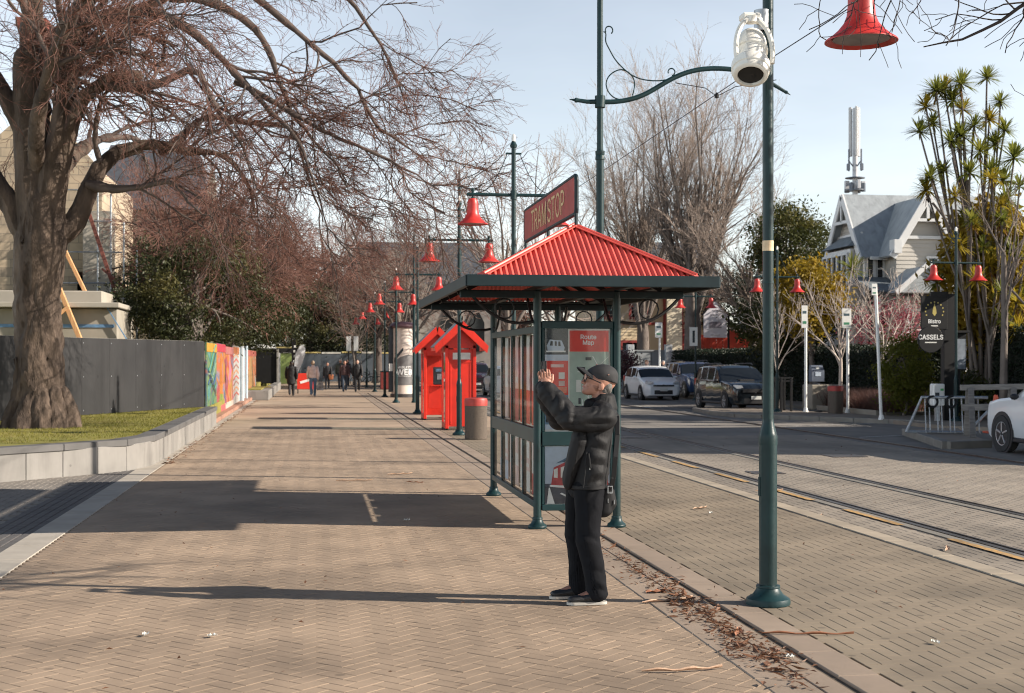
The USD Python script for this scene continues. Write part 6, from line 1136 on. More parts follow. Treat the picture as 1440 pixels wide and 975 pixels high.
cs = thing('brewery_sign', 'round black sign with CASSELS in white letters below the square sign', 'sign', (16.82, 35.85, 0)); R_ = np.array([[1, 0, 0], [0, 0, -1.0], [0, 1, 0]]); cb = part(cs, 'disc', MB().lathe([(0, -.03), (.36, -.03), (.37, -.02), (.37, .02), (.36, .03), (0, .03)], (0, 0, 2.24), n=36, M=R_), black)
CP = Poster((-.37, -.031, 1.87), (1, 0, 0), (0, -1, 0)); CP.text(cs, 'lettering', 'CASSELS', .125, .37, .37, pr_white, 1, True, cb, sx=.95); CP.rect(cs, 'text_line', .20, .54, .27, .30, pr_pale, 1, cb)
part(cs, 'arm', MB().box((.45, 0, 2.24), (.3, .05, .06)), black)
sp = thing('sign_post', 'broad black post carrying the square and round restaurant signs', 'post', (17.42, 36.0, 0)); part(sp, 'post', MB().box((0, 0, 1.75), (.36, .22, 3.5), ch=.01), black); part(sp, 'arm', MB().box((-.25, .06, 3.42), (.5, .08, .08)), black)
mc = thing('menu_case', 'glazed menu case with dark roof hanging right of the black post', 'menu case', (17.85, 36.2, 0)); part(mc, 'case', MB().box((0, .03, 1.9), (.40, .08, 1.05), ch=.01), black); part(mc, 'menu', MB().box((0, -.02, 1.84), (.32, .01, .84)), PM('menu_paper', (.20, .23, .27), .3, 5)); part(mc, 'hood', MB().box((0, -.02, 2.46), (.50, .22, .07), ch=.01), black); part(mc, 'post', MB().box((0, .08, .7), (.1, .06, 1.4)), black)
ub = thing('utility_box', 'white meter box with small labels at the foot of the black post', 'utility box', (16.95, 35.7, 0)); up_ = part(ub, 'cabinet', MB().box((0, 0, .72), (.34, .25, .60), ch=.03), white); part(ub, 'stand', MB().box((0, 0, .22), (.12, .1, .44)), galv); part(ub, 'label', MB().box((-.06, -.128, .70), (.12, .006, .16)), pr_dark, sub=up_); part(ub, 'label', MB().box((.08, -.128, .86), (.09, .006, .06)), PM('label_green', (.05, .35, .10)), sub=up_)
# ---------------------------------------------------------------- trees
def tubes(P, R, n):
    """N polylines (N, K, 3) with radii (N, K) as n-sided tubes"""
    N, K = R.shape; T = np.gradient(P, axis=1); T /= np.maximum(np.linalg.norm(T, axis=2, keepdims=True), 1e-9)
    ref = np.array([.37, .21, .13]); ref = np.broadcast_to(ref, T.shape).copy(); steep = np.abs(T[..., 0]) > .8; ref[steep] = [.1, .3, .9]
    U = np.cross(T, ref); U /= np.maximum(np.linalg.norm(U, axis=2, keepdims=True), 1e-9); Wv = np.cross(T, U); a = np.arange(n)*2*PI/n
    V = P[:, :, None]+R[:, :, None, None]*(np.cos(a)[:, None]*U[:, :, None]+np.sin(a)[:, None]*Wv[:, :, None])
    i = np.arange(K-1)[:, None]*n; j = np.arange(n)[None]; f = np.stack([i+j, i+(j+1) % n, i+n+(j+1) % n, i+n+j], -1).reshape(-1, 4)
    F = (f[None]+(np.arange(N)*K*n)[:, None, None]).reshape(-1, 4); return V.reshape(-1, 3), F
def grow(P, R, c, tmin, ang, length, K, grav, wob, rr, rng, tip=.35, lenvar=.35, fade=.5, azim=None, tmax=1.0):
    """c children on each parent; ang = opening angle, grav = pull per step, rr = radius ratio"""
    N, K0 = R.shape; t = np.sort(rng.uniform(tmin, tmax, (N, c)), 1); x = t*(K0-1); i = np.clip(x.astype(int), 0, K0-2); fr = (x-i)[..., None]; n_ = np.arange(N)[:, None]
    p0 = P[n_, i]*(1-fr)+P[n_, i+1]*fr; r0 = R[n_, i]*(1-fr[..., 0])+R[n_, i+1]*fr[..., 0]; d = P[n_, i+1]-P[n_, i]; d /= np.maximum(np.linalg.norm(d, axis=2, keepdims=True), 1e-9)
    p0 = p0.reshape(-1, 3); r0 = r0.ravel(); d = d.reshape(-1, 3); M_ = len(p0); q = rng.normal(size=(M_, 3)); q -= (q*d).sum(1, keepdims=True)*d; q /= np.linalg.norm(q, axis=1, keepdims=True)
    a = np.abs(rng.normal(ang, ang*.3, M_))[:, None]; dr = d*np.cos(a)+q*np.sin(a); L = length*(1+rng.uniform(-lenvar, lenvar, M_))*(1-fade*t.ravel()); out = [p0]; step = (L/(K-1))[:, None]
    for k in range(K-1):
        dr = dr+np.array(grav)+rng.normal(0, wob, (M_, 3)); dr /= np.linalg.norm(dr, axis=1, keepdims=True); out.append(out[-1]+dr*step)
    rb = np.minimum(r0*rr, r0*.92); return np.stack(out, 1), rb[:, None]*np.linspace(1, tip, K)[None]
def resample(pts, rad, K):
    from scipy.interpolate import CubicSpline
    pts = np.array(pts, float); s = np.r_[0, np.cumsum(np.linalg.norm(np.diff(pts, axis=0), axis=1))]; u = np.linspace(0, s[-1], K); return CubicSpline(s, pts)(u), np.interp(u, s, rad)
bark_big = M('mottled_bark', (.022, .014, .010), .92, .35, 3.6, bump=1., bscale=11, col2=(.135, .096, .070), detail=7., dist=.05, stretch=(1, 1, .35)); bark_br = M('branch_bark', (.050, .036, .032), .9, .3, 5, bump=.6, bscale=30, col2=(.105, .078, .064), dist=.02)
twig_red = M('reddish_twig', (.110, .044, .032), .75, .3, 1.2, col2=(.195, .092, .064)); twig_grey = M('grey_brown_twig', (.16, .118, .094), .8, .3, 1.5, col2=(.30, .235, .19)); bark_grey = M('grey_bark', (.085, .068, .058), .9, .3, 2, bump=.6, bscale=12, col2=(.17, .14, .12), dist=.03); twig_pale = M('pale_young_bark', (.34, .28, .24), .8, .2, 4, col2=(.46, .40, .35)); twig_dark = M('dark_twig', (.035, .026, .024), .8, .3, 4)
# the big tree on the lawn: hand-placed limbs, twigs grown from them
bt = thing('bare_tree', 'huge old bare tree with mottled trunk and drooping reddish twigs on the lawn', 'tree', (-4.92, 26.17, .44))
S_ = 1/76.8; rngT = np.random.default_rng(21)
def q2(l, y0=0., dy=0.):
    """points measured across (right) and up, in metres from the trunk foot; y runs away from the lens"""
    return [((u-60)*S_*.99, y0+dy*i/(len(l)-1)+(u-60)*S_*-.0, (600-v)*S_) for i, (u, v) in enumerate(l)]
limbs = [
 (q2([(58, 340), (48, 240), (42, 150), (40, 60), (38, -60), (45, -200)], 0, .3), [.46, .40, .36, .32, .25, .12]),
 (q2([(62, 330), (78, 240), (96, 140), (108, 60), (150, 30), (190, 22), (262, -12), (330, -60)], 0, -.8), [.40, .30, .25, .22, .19, .17, .13, .07]),
 (q2([(72, 290), (86, 242), (102, 180), (124, 138), (154, 118), (208, 112), (248, 102), (290, 88), (306, 118), (322, 146), (354, 190), (372, 230)], 0, -1.6), [.26, .23, .20, .18, .16, .14, .12, .10, .085, .07, .05, .03]),
 (q2([(72, 335), (108, 298), (132, 232), (160, 204), (208, 196), (248, 206), (294, 216), (318, 248), (324, 298)], .1, 1.2), [.30, .25, .20, .17, .14, .12, .10, .075, .05]),
 (q2([(215, 200), (244, 176), (284, 142), (324, 144), (368, 148), (410, 156), (424, 206), (440, 262), (448, 300)], .9, 1.4), [.13, .115, .10, .09, .075, .06, .05, .038, .025]),
 (q2([(165, 26), (234, 26), (294, 68), (334, 110), (378, 158), (414, 198), (442, 262), (462, 330)], -.4, -.9), [.15, .13, .11, .095, .08, .065, .045, .025]),
 (q2([(240, 0), (320, 10), (368, 44), (394, 94), (420, 150), (470, 210), (500, 260)], -.6, 1.0), [.12, .11, .095, .08, .06, .045, .025]),
 (q2([(300, -50), (380, 0), (450, 60), (510, 120), (545, 180), (575, 196), (600, 214), (628, 236)], 0, .6), [.11, .10, .085, .07, .055, .045, .03, .015]),
 (q2([(330, 112), (400, 150), (470, 190), (532, 220), (574, 250), (600, 270), (636, 288)], -.4, -.6), [.08, .07, .058, .048, .038, .026, .013]),
 (q2([(42, 100), (90, 20), (170, -80), (280, -130), (400, -110), (500, -40), (560, 60), (590, 130)], .2, 1.8), [.26, .21, .18, .15, .12, .085, .05, .02]),
 (q2([(120, 255), (150, 262), (190, 262), (232, 258), (262, 280), (300, 312)], .2, -1.0), [.14, .12, .09, .075, .05, .03]),
 (q2([(85, 242), (88, 190), (84, 150), (78, 110)], .1, -.6), [.09, .07, .055, .03]), (q2([(140, 225), (136, 180), (152, 140), (178, 100), (184, 50)], 0, -.5), [.08, .07, .055, .04, .02]),
 (q2([(30, 320), (0, 260), (-60, 200), (-150, 170), (-240, 200)], 0, .3), [.26, .22, .17, .12, .05]), (q2([(44, 210), (0, 120), (-70, 40), (-170, 10), (-260, 50)], 0, .5), [.24, .2, .15, .1, .05]),
 (q2([(60, 300), (70, 220), (95, 170), (130, 150), (170, 170)], 0, 5.2), [.26, .22, .17, .12, .05]), (q2([(55, 250), (70, 170), (110, 90), (160, 40), (220, 60), (260, 130)], 0, -5.0), [.20, .18, .14, .10, .07, .03]),
]
limbs = [(p_, [x*(.9 if i < 2 else .76) for x in r_]) for i, (p_, r_) in enumerate(limbs)]
# trunk, root knuckles and the first stretch of each heavy limb grow together as one mesh
tk = bone(((-.05, 0, -.15), (.62, .62, .2)), ((-.06, 0, .30), .48), ((-.08, 0, 1.3), .42), ((-.05, 0, 2.4), .41), ((-.03, 0, 3.3), (.47, .45, .4)), ((-.0, 0, 4.0), (.40, .40, .5)), n=32)
for k in range(11):
    a = -PI+k*.571; r_ = .48+.06*math.sin(k*3.1); tk += bone(((.36*math.cos(a), .36*math.sin(a), .62), .14), ((r_*math.cos(a), r_*math.sin(a), .14), (.21, .21, .19)), ((r_*1.12*math.cos(a), r_*1.12*math.sin(a), -.08), (.20, .20, .12)), n=16)
for pts, rad in limbs:
    if rad[0] < .15: continue
    P_, R_2 = resample(pts, rad, 26); c_ = [(tuple(P_[i]), float(R_2[i])) for i in range(0, 14, 2)]; tk += bone(((.0, 0, max(2.3, pts[0][2]-.7)), rad[0]*.9), *c_, n=16)
tk = fuse(tk, .05, 12); v = tk.vertices; q = v*np.array([2.6, 2.6, .8]); h_ = meshkit.fbm(q+9, 4, 3)-.5; k_ = meshkit.fbm(v*np.array([11, 11, 3.2])+4, 3, 8)-.5
tk.vertices = v+tk.vertex_normals*((h_*.22+k_*.12)*np.clip(.35+.65*(4.2-v[:, 2])/2, .35, 1))[:, None]
part(bt, 'trunk', tk, bark_big, smooth=True)
LP = []; LR = []
for k, (pts, rad) in enumerate(limbs):
    P_, R_2 = resample(pts, rad, 26); P_ += np.cumsum(rngT.normal(0, .030, P_.shape), 0)*np.linspace(0, 1, 26)[:, None]; R_2 = R_2*np.linspace(1, .62, 26)*(1+.13*np.sin(np.arange(26)*1.9+k)+.08*rngT.normal(size=26)); LP.append(P_); LR.append(R_2)
    part(bt, 'limb', MB().raw(*tubes(P_[None, (10 if rad[0] >= .15 else 0):], R_2[None, (10 if rad[0] >= .15 else 0):], 10)), bark_big if rad[0] > .2 else bark_br, smooth=True)
LP = np.array(LP); LR = np.array(LR)
def crown(parent, LP, LR, levels, rng, mat_b, mat_t, names=('branch', 'twigs')):
    P, R = LP, LR; bs = []; ts = []
    for k, lv in enumerate(levels):
        lv = dict(lv); sides = lv.pop('sides'); tw = lv.pop('twig'); src = lv.pop('also', False); rmin = lv.pop('rmin', .004)
        P2, R2 = grow(P, R, rng=rng, **lv); R2 = np.maximum(R2, rmin)
        (ts if tw else bs).append(tubes(P2, R2, sides))
        if src: P, R = np.concatenate([P2, P[:, np.linspace(0, P.shape[1]-1, P2.shape[1]).astype(int)]]), np.concatenate([R2, R[:, np.linspace(0, R.shape[1]-1, P2.shape[1]).astype(int)]])
        else: P, R = P2, R2
    for lst, mt, nm in ((bs, mat_b, names[0]), (ts, mat_t, names[1])):
        if lst:
            mb = MB()
            for v, f in lst: mb.raw(v, f)
            part(parent, nm, mb, mt, smooth=True, kind='stuff')
crown(bt, LP, LR, [dict(c=9, tmin=.32, ang=.75, length=2.4, K=9, grav=(.03, 0, .0), wob=.19, rr=.42, sides=6, twig=False, rmin=.012),
                   dict(c=5, tmin=.25, ang=.65, length=1.6, K=8, grav=(.05, 0, -.05), wob=.20, rr=.55, sides=4, twig=False, also=True, rmin=.008),
                   dict(c=5, tmin=.15, ang=.55, length=.95, K=7, grav=(.04, 0, -.05), wob=.19, rr=.6, sides=3, twig=True, rmin=.0042),
                   dict(c=4, tmin=.2, ang=.65, length=.45, K=5, grav=(.02, 0, -.03), wob=.18, rr=.75, sides=3, twig=True, rmin=.0032)], rngT, bark_br, twig_red)
def bare_tree(name, label, loc, seed, h=8., r=.16, fork=.3, nl=7, spread=.5, up=.06, lf=.62, levels=None, mb=bark_grey, mt=twig_grey, group=None, rz=0., lean=0.):
    t = thing(name, label, 'tree', loc, rz, group=group); rng = np.random.default_rng(seed)
    pts = [(0, 0, -.1), (.02*h*lean, 0, h*fork*.5), (.05*h*lean+.02, .02, h*fork), (.08*h*lean, .03, h*fork*1.25), (.1*h*lean+.05, 0, h*.62)]; P, R = resample(pts, [r*1.25, r, r*.92, r*.7, r*.35], 16); R[0] *= 1.25
    part(t, 'trunk', MB().raw(*tubes(P[None], R[None], 10)), mb, smooth=True)
    LP_ = []; LR_ = []
    for k in range(nl):
        a = 2.4*k+rng.uniform(-.4, .4); t0 = fork*h*rng.uniform(.75, 1.35); i = np.argmin(np.abs(P[:, 2]-t0)); L = h*(1-fork)*rng.uniform(.72, 1.0); sp = spread*rng.uniform(.6, 1.2)
        d = np.array([math.cos(a)*math.sin(sp), math.sin(a)*math.sin(sp), math.cos(sp)]); pp = [P[i]]
        for s in range(11): d = d+np.array([0, 0, up])+rng.normal(0, .07, 3); d /= np.linalg.norm(d); pp.append(pp[-1]+d*L/11)
        LP_.append(pp); LR_.append(R[i]*lf*np.linspace(1, .16, 12))
    LP_ = np.array(LP_); LR_ = np.array(LR_); part(t, 'limbs', MB().raw(*tubes(LP_, LR_, 7)), mb, smooth=True, kind='stuff')
    crown(t, np.concatenate([LP_, P[None, np.linspace(6, 15, 12).astype(int)]]), np.concatenate([LR_, R[None, np.linspace(6, 15, 12).astype(int)]]), levels(h), rng, mb, mt); return t
dense = lambda h: [dict(c=9, tmin=.2, ang=.5, length=h*.30, K=8, grav=(0, 0, .05), wob=.08, rr=.5, sides=4, twig=False, rmin=.010), dict(c=6, tmin=.15, ang=.5, length=h*.15, K=6, grav=(0, 0, .04), wob=.12, rr=.6, sides=3, twig=True, also=True, rmin=.008), dict(c=5, tmin=.15, ang=.5, length=h*.075, K=5, grav=(0, 0, .02), wob=.12, rr=.7, sides=3, twig=True, rmin=.006)]
loose = lambda h: [dict(c=7, tmin=.2, ang=.6, length=h*.30, K=8, grav=(0, 0, .02), wob=.13, rr=.6, sides=4, twig=False, rmin=.01), dict(c=5, tmin=.2, ang=.6, length=h*.16, K=6, grav=(0, 0, .01), wob=.13, rr=.65, sides=3, twig=True, rmin=.006), dict(c=3, tmin=.2, ang=.6, length=h*.08, K=4, grav=(0, 0, .0), wob=.12, rr=.7, sides=3, twig=True, rmin=.005)]
droop = lambda h: [dict(c=10, tmin=.2, ang=.7, length=h*.34, K=8, grav=(0, 0, -.02), wob=.14, rr=.55, sides=4, twig=False, rmin=.012), dict(c=6, tmin=.15, ang=.6, length=h*.17, K=7, grav=(0, 0, -.06), wob=.14, rr=.6, sides=3, twig=True, also=True, rmin=.008), dict(c=5, tmin=.15, ang=.6, length=h*.09, K=5, grav=(0, 0, -.06), wob=.13, rr=.7, sides=3, twig=True, rmin=.006)]
sparse = lambda h: [dict(c=5, tmin=.3, ang=.5, length=h*.28, K=7, grav=(0, 0, .03), wob=.09, rr=.6, sides=4, twig=False, rmin=.007), dict(c=3, tmin=.2, ang=.5, length=h*.14, K=5, grav=(0, 0, .02), wob=.1, rr=.7, sides=3, twig=True, rmin=.005)]
# tall upright trees across the road
bare_tree('bare_tree', 'tallest upright bare tree behind the catenary arm, with a thick forked dark trunk', (21.35, 76.0, 0), 5, h=16.9, r=.50, fork=.24, nl=15, spread=.36, up=.075, lf=.36, levels=dense)
bare_tree('bare_tree', 'second tall upright bare tree just left of the tallest one, behind the shelter roof', (19.9, 82, 0), 9, h=16.6, r=.40, fork=.2, nl=13, spread=.34, up=.07, lf=.38, levels=dense)
bare_tree('bare_tree', 'rounded brown twiggy tree right of the nearest lamp post, before the evergreens', (22.6, 69, 0), 12, h=9.0, r=.20, fork=.50, nl=10, spread=.85, up=.02, levels=dense)
# street trees behind shelter and lamps
b1 = bare_tree('bare_tree', 'thin bare street tree behind the shelter sign', (6.6, 47, 0), 31, h=9.2, r=.13, fork=.3, nl=7, spread=.55, up=.05, levels=loose)
dup(b1, (4.3, 70, 0), 2.0, 'bare street tree beside the poster pillar', sc=.95); dup(b1, (2.7, 93, 0), 4.0, 'small bare street tree by the twin white signs', sc=.72); dup(b1, (10.5, 100, 0), 1.0, 'bare tree in the distance just left of the shelter sign', sc=1.25); dup(b1, (11.2, 62, 0), 3.3, 'bare street tree seen between shelter sign and catenary pole', sc=1.06); dup(b1, (5.8, 83, 0), 5.1, 'bare tree behind the red phone boxes', sc=1.1)
b2 = bare_tree('bare_tree', 'reddish drooping bare tree behind the murals, nearest the big tree', (-4.6, 52, .4), 44, h=8.2, r=.26, fork=.42, nl=10, spread=.85, up=.015, levels=droop, mb=bark_br, mt=twig_red)
for (x, y, rz, sc, lb) in ((-3.6, 60, 5.4, .95, 'reddish bare tree just behind the pale blue mural'), (-4.3, 79, 1.2, 1.15, 'reddish bare tree rising above the black market hut'), (-6.4, 66, 2.2, 1.1, 'reddish bare tree in front of the slate roof'), (1.2, 112, 3.4, 1.6, 'large reddish bare tree beyond the far hoarding'), (-3.6, 100, 4.6, 1.5, 'large reddish bare tree behind the lime hut'), (4.5, 98, .6, 1.15, 'reddish bare tree in front of the stone hall window')): dup(b2, (x, y, .2), rz, lb, sc=sc)
# young pale trees
b3 = bare_tree('bare_tree', 'small pale bare tree between two sign poles in front of the hedge', (17.3, 43.6, 0), 61, h=4.9, r=.065, fork=.33, nl=8, spread=.62, up=.03, levels=sparse, mb=twig_pale, mt=twig_pale)
dup(b3, (15.0, 43.2, .0), 2.2, 'thin pale young tree inside the black tree guard', sc=(.55, .55, .85)); dup(b3, (15.1, 69.5, 0), 1.0, 'pale young tree seen just right of the shelter post', sc=1.05); dup(b3, (19.0, 44.2, .2), 4.0, 'pale bare branches leaning in front of the villa', sc=(1.1, 1.1, .88))
bare_tree('bare_tree', 'slim grey-barked small tree among the cabbage trees behind the wooden barrier', (17.95, 33.9, 0), 71, h=5.4, r=.09, fork=.66, nl=4, spread=.5, up=.05, levels=sparse)
# near branches entering at the upper right
nb_ = thing('bare_tree', 'near bare tree whose dark branches hang into the upper right corner', 'tree', (4.35, 4.2, 0)); rn = np.random.default_rng(8)
Pt, Rt = resample([(0, 0, -.1), (.05, .02, 1.5), (.02, 0, 3.0), (.1, .1, 4.6), (.1, .2, 6.5)], [.19, .15, .13, .10, .05], 14); part(nb_, 'trunk', MB().raw(*tubes(Pt[None], Rt[None], 10)), bark_grey, smooth=True)
nl_ = [([(.03, .05, 3.3), (.3, 1.3, 4.4), (.42, 2.6, 4.75), (.2, 3.5, 4.55), (-.2, 4.2, 4.34), (-.55, 4.5, 4.25)], [.07, .055, .04, .03, .018, .006]), ([(.03, .05, 3.0), (.7, 1.8, 4.2), (1.1, 3.2, 4.55), (1.35, 4.1, 4.35), (1.33, 4.4, 4.05), (1.05, 4.55, 3.62), (.55, 4.6, 3.60)], [.06, .05, .04, .028, .02, .013, .005]), ([(.3, 1.3, 4.4), (.7, 2.6, 4.75), (1.1, 3.7, 4.6), (1.5, 4.4, 4.3), (1.7, 4.8, 3.95)], [.045, .035, .025, .017, .007]), ([(.42, 2.6, 4.75), (.6, 3.6, 4.5), (.55, 4.2, 4.2), (.15, 4.5, 3.92), (-.12, 4.6, 3.86)], [.03, .022, .015, .009, .004]), ([(.2, 3.5, 4.55), (-.2, 4.1, 4.36), (-.75, 4.4, 4.2), (-1.1, 4.5, 4.22)], [.02, .015, .009, .004])]
nl_ += [([(.7, 1.8, 4.2), (1.3, 3.0, 4.5), (1.6, 3.9, 4.25), (1.85, 4.5, 4.1), (2.2, 4.9, 4.2)], [.04, .03, .022, .014, .006]), ([(1.1, 3.2, 4.5), (1.5, 3.9, 4.5), (2.0, 4.5, 4.4), (2.4, 5.0, 4.15)], [.025, .02, .014, .006])]
NP = np.array([resample([(a_, b_+.0, c_-.14*min(1, max(0, b_-1))) for a_, b_, c_ in p_], r_, 22)[0] for p_, r_ in nl_])+np.cumsum(rn.normal(0, .011, (len(nl_), 22, 3)), 1); NR = np.array([resample(p_, r_, 22)[1] for p_, r_ in nl_])
for k in range(len(nl_)): part(nb_, 'limb', MB().raw(*tubes(NP[k:k+1], NR[k:k+1], 8)), twig_dark, smooth=True)
crown(nb_, NP, NR, [dict(c=12, tmin=.40, ang=.75, length=.8, K=8, grav=(.0, 0, -.02), wob=.22, rr=.5, sides=5, twig=False, rmin=.0035), dict(c=3, tmin=.25, ang=.7, length=.34, K=6, grav=(0, 0, -.01), wob=.22, rr=.6, sides=4, twig=True, rmin=.0026)], rn, twig_dark, twig_dark)
# leafy trees
def leaves(n, sampler, size, rng, flat=.0):
    p = sampler(rng, n); n = len(p); a = rng.normal(size=(n, 3)); a[:, 2] *= 1-flat; a /= np.linalg.norm(a, axis=1, keepdims=True); b = np.cross(a, rng.normal(size=(n, 3))); b /= np.linalg.norm(b, axis=1, keepdims=True); s = size*rng.uniform(.6, 1.3, n)[:, None]
    v = np.stack([p-a*s, p+b*s*.45, p+a*s, p-b*s*.45], 1); return MB().raw(v.reshape(-1, 3), (np.arange(n)*4)[:, None]+np.array([[0, 1, 2, 3]]))
def clumpy(c, rad, ncl, sig, seed, shell=.55):
    """clump centres through an ellipsoid, denser towards its surface"""
    r = np.random.default_rng(seed); d = r.normal(size=(ncl, 3)); d /= np.linalg.norm(d, axis=1, keepdims=True); q = (shell+(1-shell)*r.random(ncl))*(.78+.42*meshkit.noise(d*2.2+seed, seed)); C = np.array(c)+d*q[:, None]*np.array(rad)
    def f(rng, n): i = rng.integers(0, ncl, n); sg = sig*(.6+.8*((i*37) % 11)/11)[:, None]; return C[i]+rng.normal(0, 1, (n, 3))*sg*np.array([1, 1, .7])
    return f, C
def leafy(name, label, loc, seed, h, rad, zc, ncl, nlf, size, sig, mat, trunk_r=.2, mb=bark_grey, group=None, rz=0.):
    t = thing(name, label, 'tree', loc, rz, group=group); rng = np.random.default_rng(seed); f, C = clumpy((0, 0, zc), rad, ncl, sig, seed)
    P, R = resample([(0, 0, -.1), (.08, 0, zc*.4), (-.05, .05, zc*.8), (0, 0, zc+rad[2]*.5)], [trunk_r*1.3, trunk_r, trunk_r*.8, trunk_r*.25], 12); part(t, 'trunk', MB().raw(*tubes(P[None], R[None], 9)), mb, smooth=True)
    k = rng.choice(len(C), min(26, len(C)), False); lp = []; lr = []
    for i in k:
        s = P[int(rng.integers(4, 10))]; e = C[i]; mid = (s+e)/2+rng.normal(0, .15, 3)+[0, 0, .2]; p_, r_ = resample([s, mid, e], [trunk_r*.35, trunk_r*.22, trunk_r*.06], 7); lp.append(p_); lr.append(r_)
    part(t, 'limbs', MB().raw(*tubes(np.array(lp), np.array(lr), 5)), mb, smooth=True, kind='stuff'); part(t, 'crown', leaves(nlf, f, size, rng), mat, smooth=False, kind='stuff'); return t
yew = leafM('dark_yew_leaf', (.014, .022, .009), (.075, .065, .018), .18, .5); yew2 = leafM('olive_evergreen_leaf', (.034, .040, .012), (.22, .165, .04), .2, .5); gold_l = leafM('golden_leaf', (.26, .18, .015), (.60, .34, .02), .4, .6); green_l = leafM('mid_green_leaf', (.05, .058, .014), (.38, .29, .06), .3, .6); hedge_l = leafM('hedge_leaf', (.012, .022, .010), (.032, .046, .016), .15, .8); bamboo_l = leafM('lime_shrub_leaf', (.14, .15, .02), (.42, .38, .06), .4, .8); pink_l = leafM('pink_blossom', (.30, .08, .10), (.42, .20, .20), .4, .8); dry_l = leafM('dry_pinkish_grass', (.16, .085, .07), (.28, .18, .13), .3, .8); purple_l = leafM('purple_leaf', (.06, .025, .035), (.13, .07, .08), .3, .8)
e1 = leafy('evergreen_tree', 'dark evergreen with leaning trunk just behind the grey hoarding\'s right end', (-4.0, 49, .3), 101, 6, (3.1, 3.1, 2.1), 3.5, 95, 24000, .062, .32, yew2, .22)
for (x, y, rz, sc, lb) in ((-4.2, 91, 1.0, (1.5, 1.5, 1.25), 'broad dark evergreen above the black market hut'), (-5.4, 60, 2.0, (1.2, 1.2, 1.15), 'dark evergreen in front of the slate-roofed building'), (-3.9, 70, 3.1, (1.25, 1.25, 1.15), 'dark evergreen rising behind the orange brown mural'), (1.0, 108.5, 4.0, (2.2, 1.4, 1.35), 'wide dark evergreen behind the far hoarding, left part'), (7.6, 125, 5.0, (1.5, 1.5, 1.2), 'evergreen at the corner of the stone hall')): dup(e1, (x, y, .2), rz, lb, sc=sc)
e2 = leafy('evergreen_tree', 'dense near-black evergreen behind the white feather flag', (-.2, 107, .0), 111, 7, (4.2, 3.4, 3.3), 4.4, 170, 26000, .09, .45, yew, .3)
dup(e2, (12.5, 140, 0), .5, 'distant dark evergreen seen under the shelter roof, left one', sc=1.1); dup(e2, (19.5, 150, 0), 1.5, 'distant dark evergreen seen under the shelter roof, right one', sc=1.3); dup(b2, (10.8, 122, 0), 2.6, 'distant bare tree seen under the shelter roof', sc=1.2); dup(b2, (17.0, 118, 0), 5.6, 'distant bare tree between shelter post and cream house', sc=1.25); dup(e2, (2.9, 110, 0), 2.0, 'near-black evergreen behind the far hoarding, right part', sc=1.05); dup(e2, (24.9, 71, 0), 1.0, 'near-black evergreen between the red fence and the villa', sc=(.6, .6, .85)); dup(e2, (27.0, 84, 0), 3.0, 'near-black evergreen rising behind the red fence', sc=(1., 1., 1.0)); dup(e2, (30, 73.5, 0), 4.4, 'dark evergreen behind the villa\'s left gable', sc=1.1)
leafy('leafy_tree', 'round green and bronze tree left of the villa, behind the golden one', (22.2, 62, 0), 121, 9, (1.85, 2.0, 2.5), 6.6, 120, 17000, .085, .34, green_l, .2)
leafy('leafy_tree', 'golden yellow leafy tree in front of the villa\'s bay window', (19.4, 52, 0), 131, 6, (1.4, 1.4, 1.5), 4.2, 80, 9500, .085, .28, gold_l, .13); leafy('leafy_tree', 'low bronze green tree under the golden one by the hedge', (19.6, 55.5, 0), 133, 4, (2.2, 1.6, 1.3), 3.2, 80, 8000, .09, .3, green_l, .13)
leafy('shrub', 'lime green bushy shrub left of the black sign post', (17.55, 39.2, .1), 141, 2.4, (.72, .72, 1.12), 1.25, 70, 9000, .05, .18, bamboo_l, .05); leafy('shrub', 'dark leafy shrub right of the black sign post', (18.2, 36.6, 0), 143, 1.3, (.6, .6, .6), .75, 40, 3000, .07, .16, green_l, .04); leafy('shrub', 'pink-budded shrub in front of the villa verandah', (21.8, 49.5, 0), 145, 3.8, (1.9, .9, 1.0), 2.9, 60, 4200, .05, .26, pink_l, .05, mb=twig_pale); leafy('shrub', 'purple-leaved shrub behind the pale young tree near the shelter post', (16.7, 73.5, 0), 147, 2.2, (1.2, .9, 1.0), 1.35, 40, 3500, .07, .22, purple_l, .05)
leafy('leafy_tree', 'yellow-green long-leaved mass behind the cabbage tree stems at the right edge', (20.2, 38.9, 0), 151, 6, (1.45, 1.1, 2.5), 4.0, 110, 15000, .15, .3, gold_l, .12)
# hedge
def hedge(label, x0, x1, y0, y1, h, seed, n):
    t = thing('hedge', label, 'hedge', ((x0+x1)/2, (y0+y1)/2, 0)); lx, ly = x1-x0, y1-y0
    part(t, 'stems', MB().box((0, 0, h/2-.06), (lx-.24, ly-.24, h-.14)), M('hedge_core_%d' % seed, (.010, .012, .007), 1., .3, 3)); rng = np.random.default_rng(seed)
    def f(r, n):
        face = r.choice(4, n, p=[.5, .14, .18, .18]); p = np.stack([r.uniform(-lx/2, lx/2, n), r.uniform(-ly/2, ly/2, n), r.uniform(0, h, n)], -1); p[face == 0, 0] = -lx/2; p[face == 1, 0] = lx/2; p[face == 2, 2] = h; p[face == 3, 1] = -ly/2
        return p+r.normal(0, .045, (n, 3))+.10*(meshkit.noise(p*1.3+seed, 2)-.5)[:, None]
    part(t, 'foliage', leaves(n, f, .05, rng), hedge_l, smooth=False, kind='stuff')
hedge('long dark clipped hedge along the far footpath behind the parked cars', 19.5, 20.7, 41.8, 73.5, 2.15, 7, 60000); hedge('tall dark hedge behind the cabbage trees at the right edge', 19.6, 20.6, 31, 39.6, 2.6, 8, 16000)
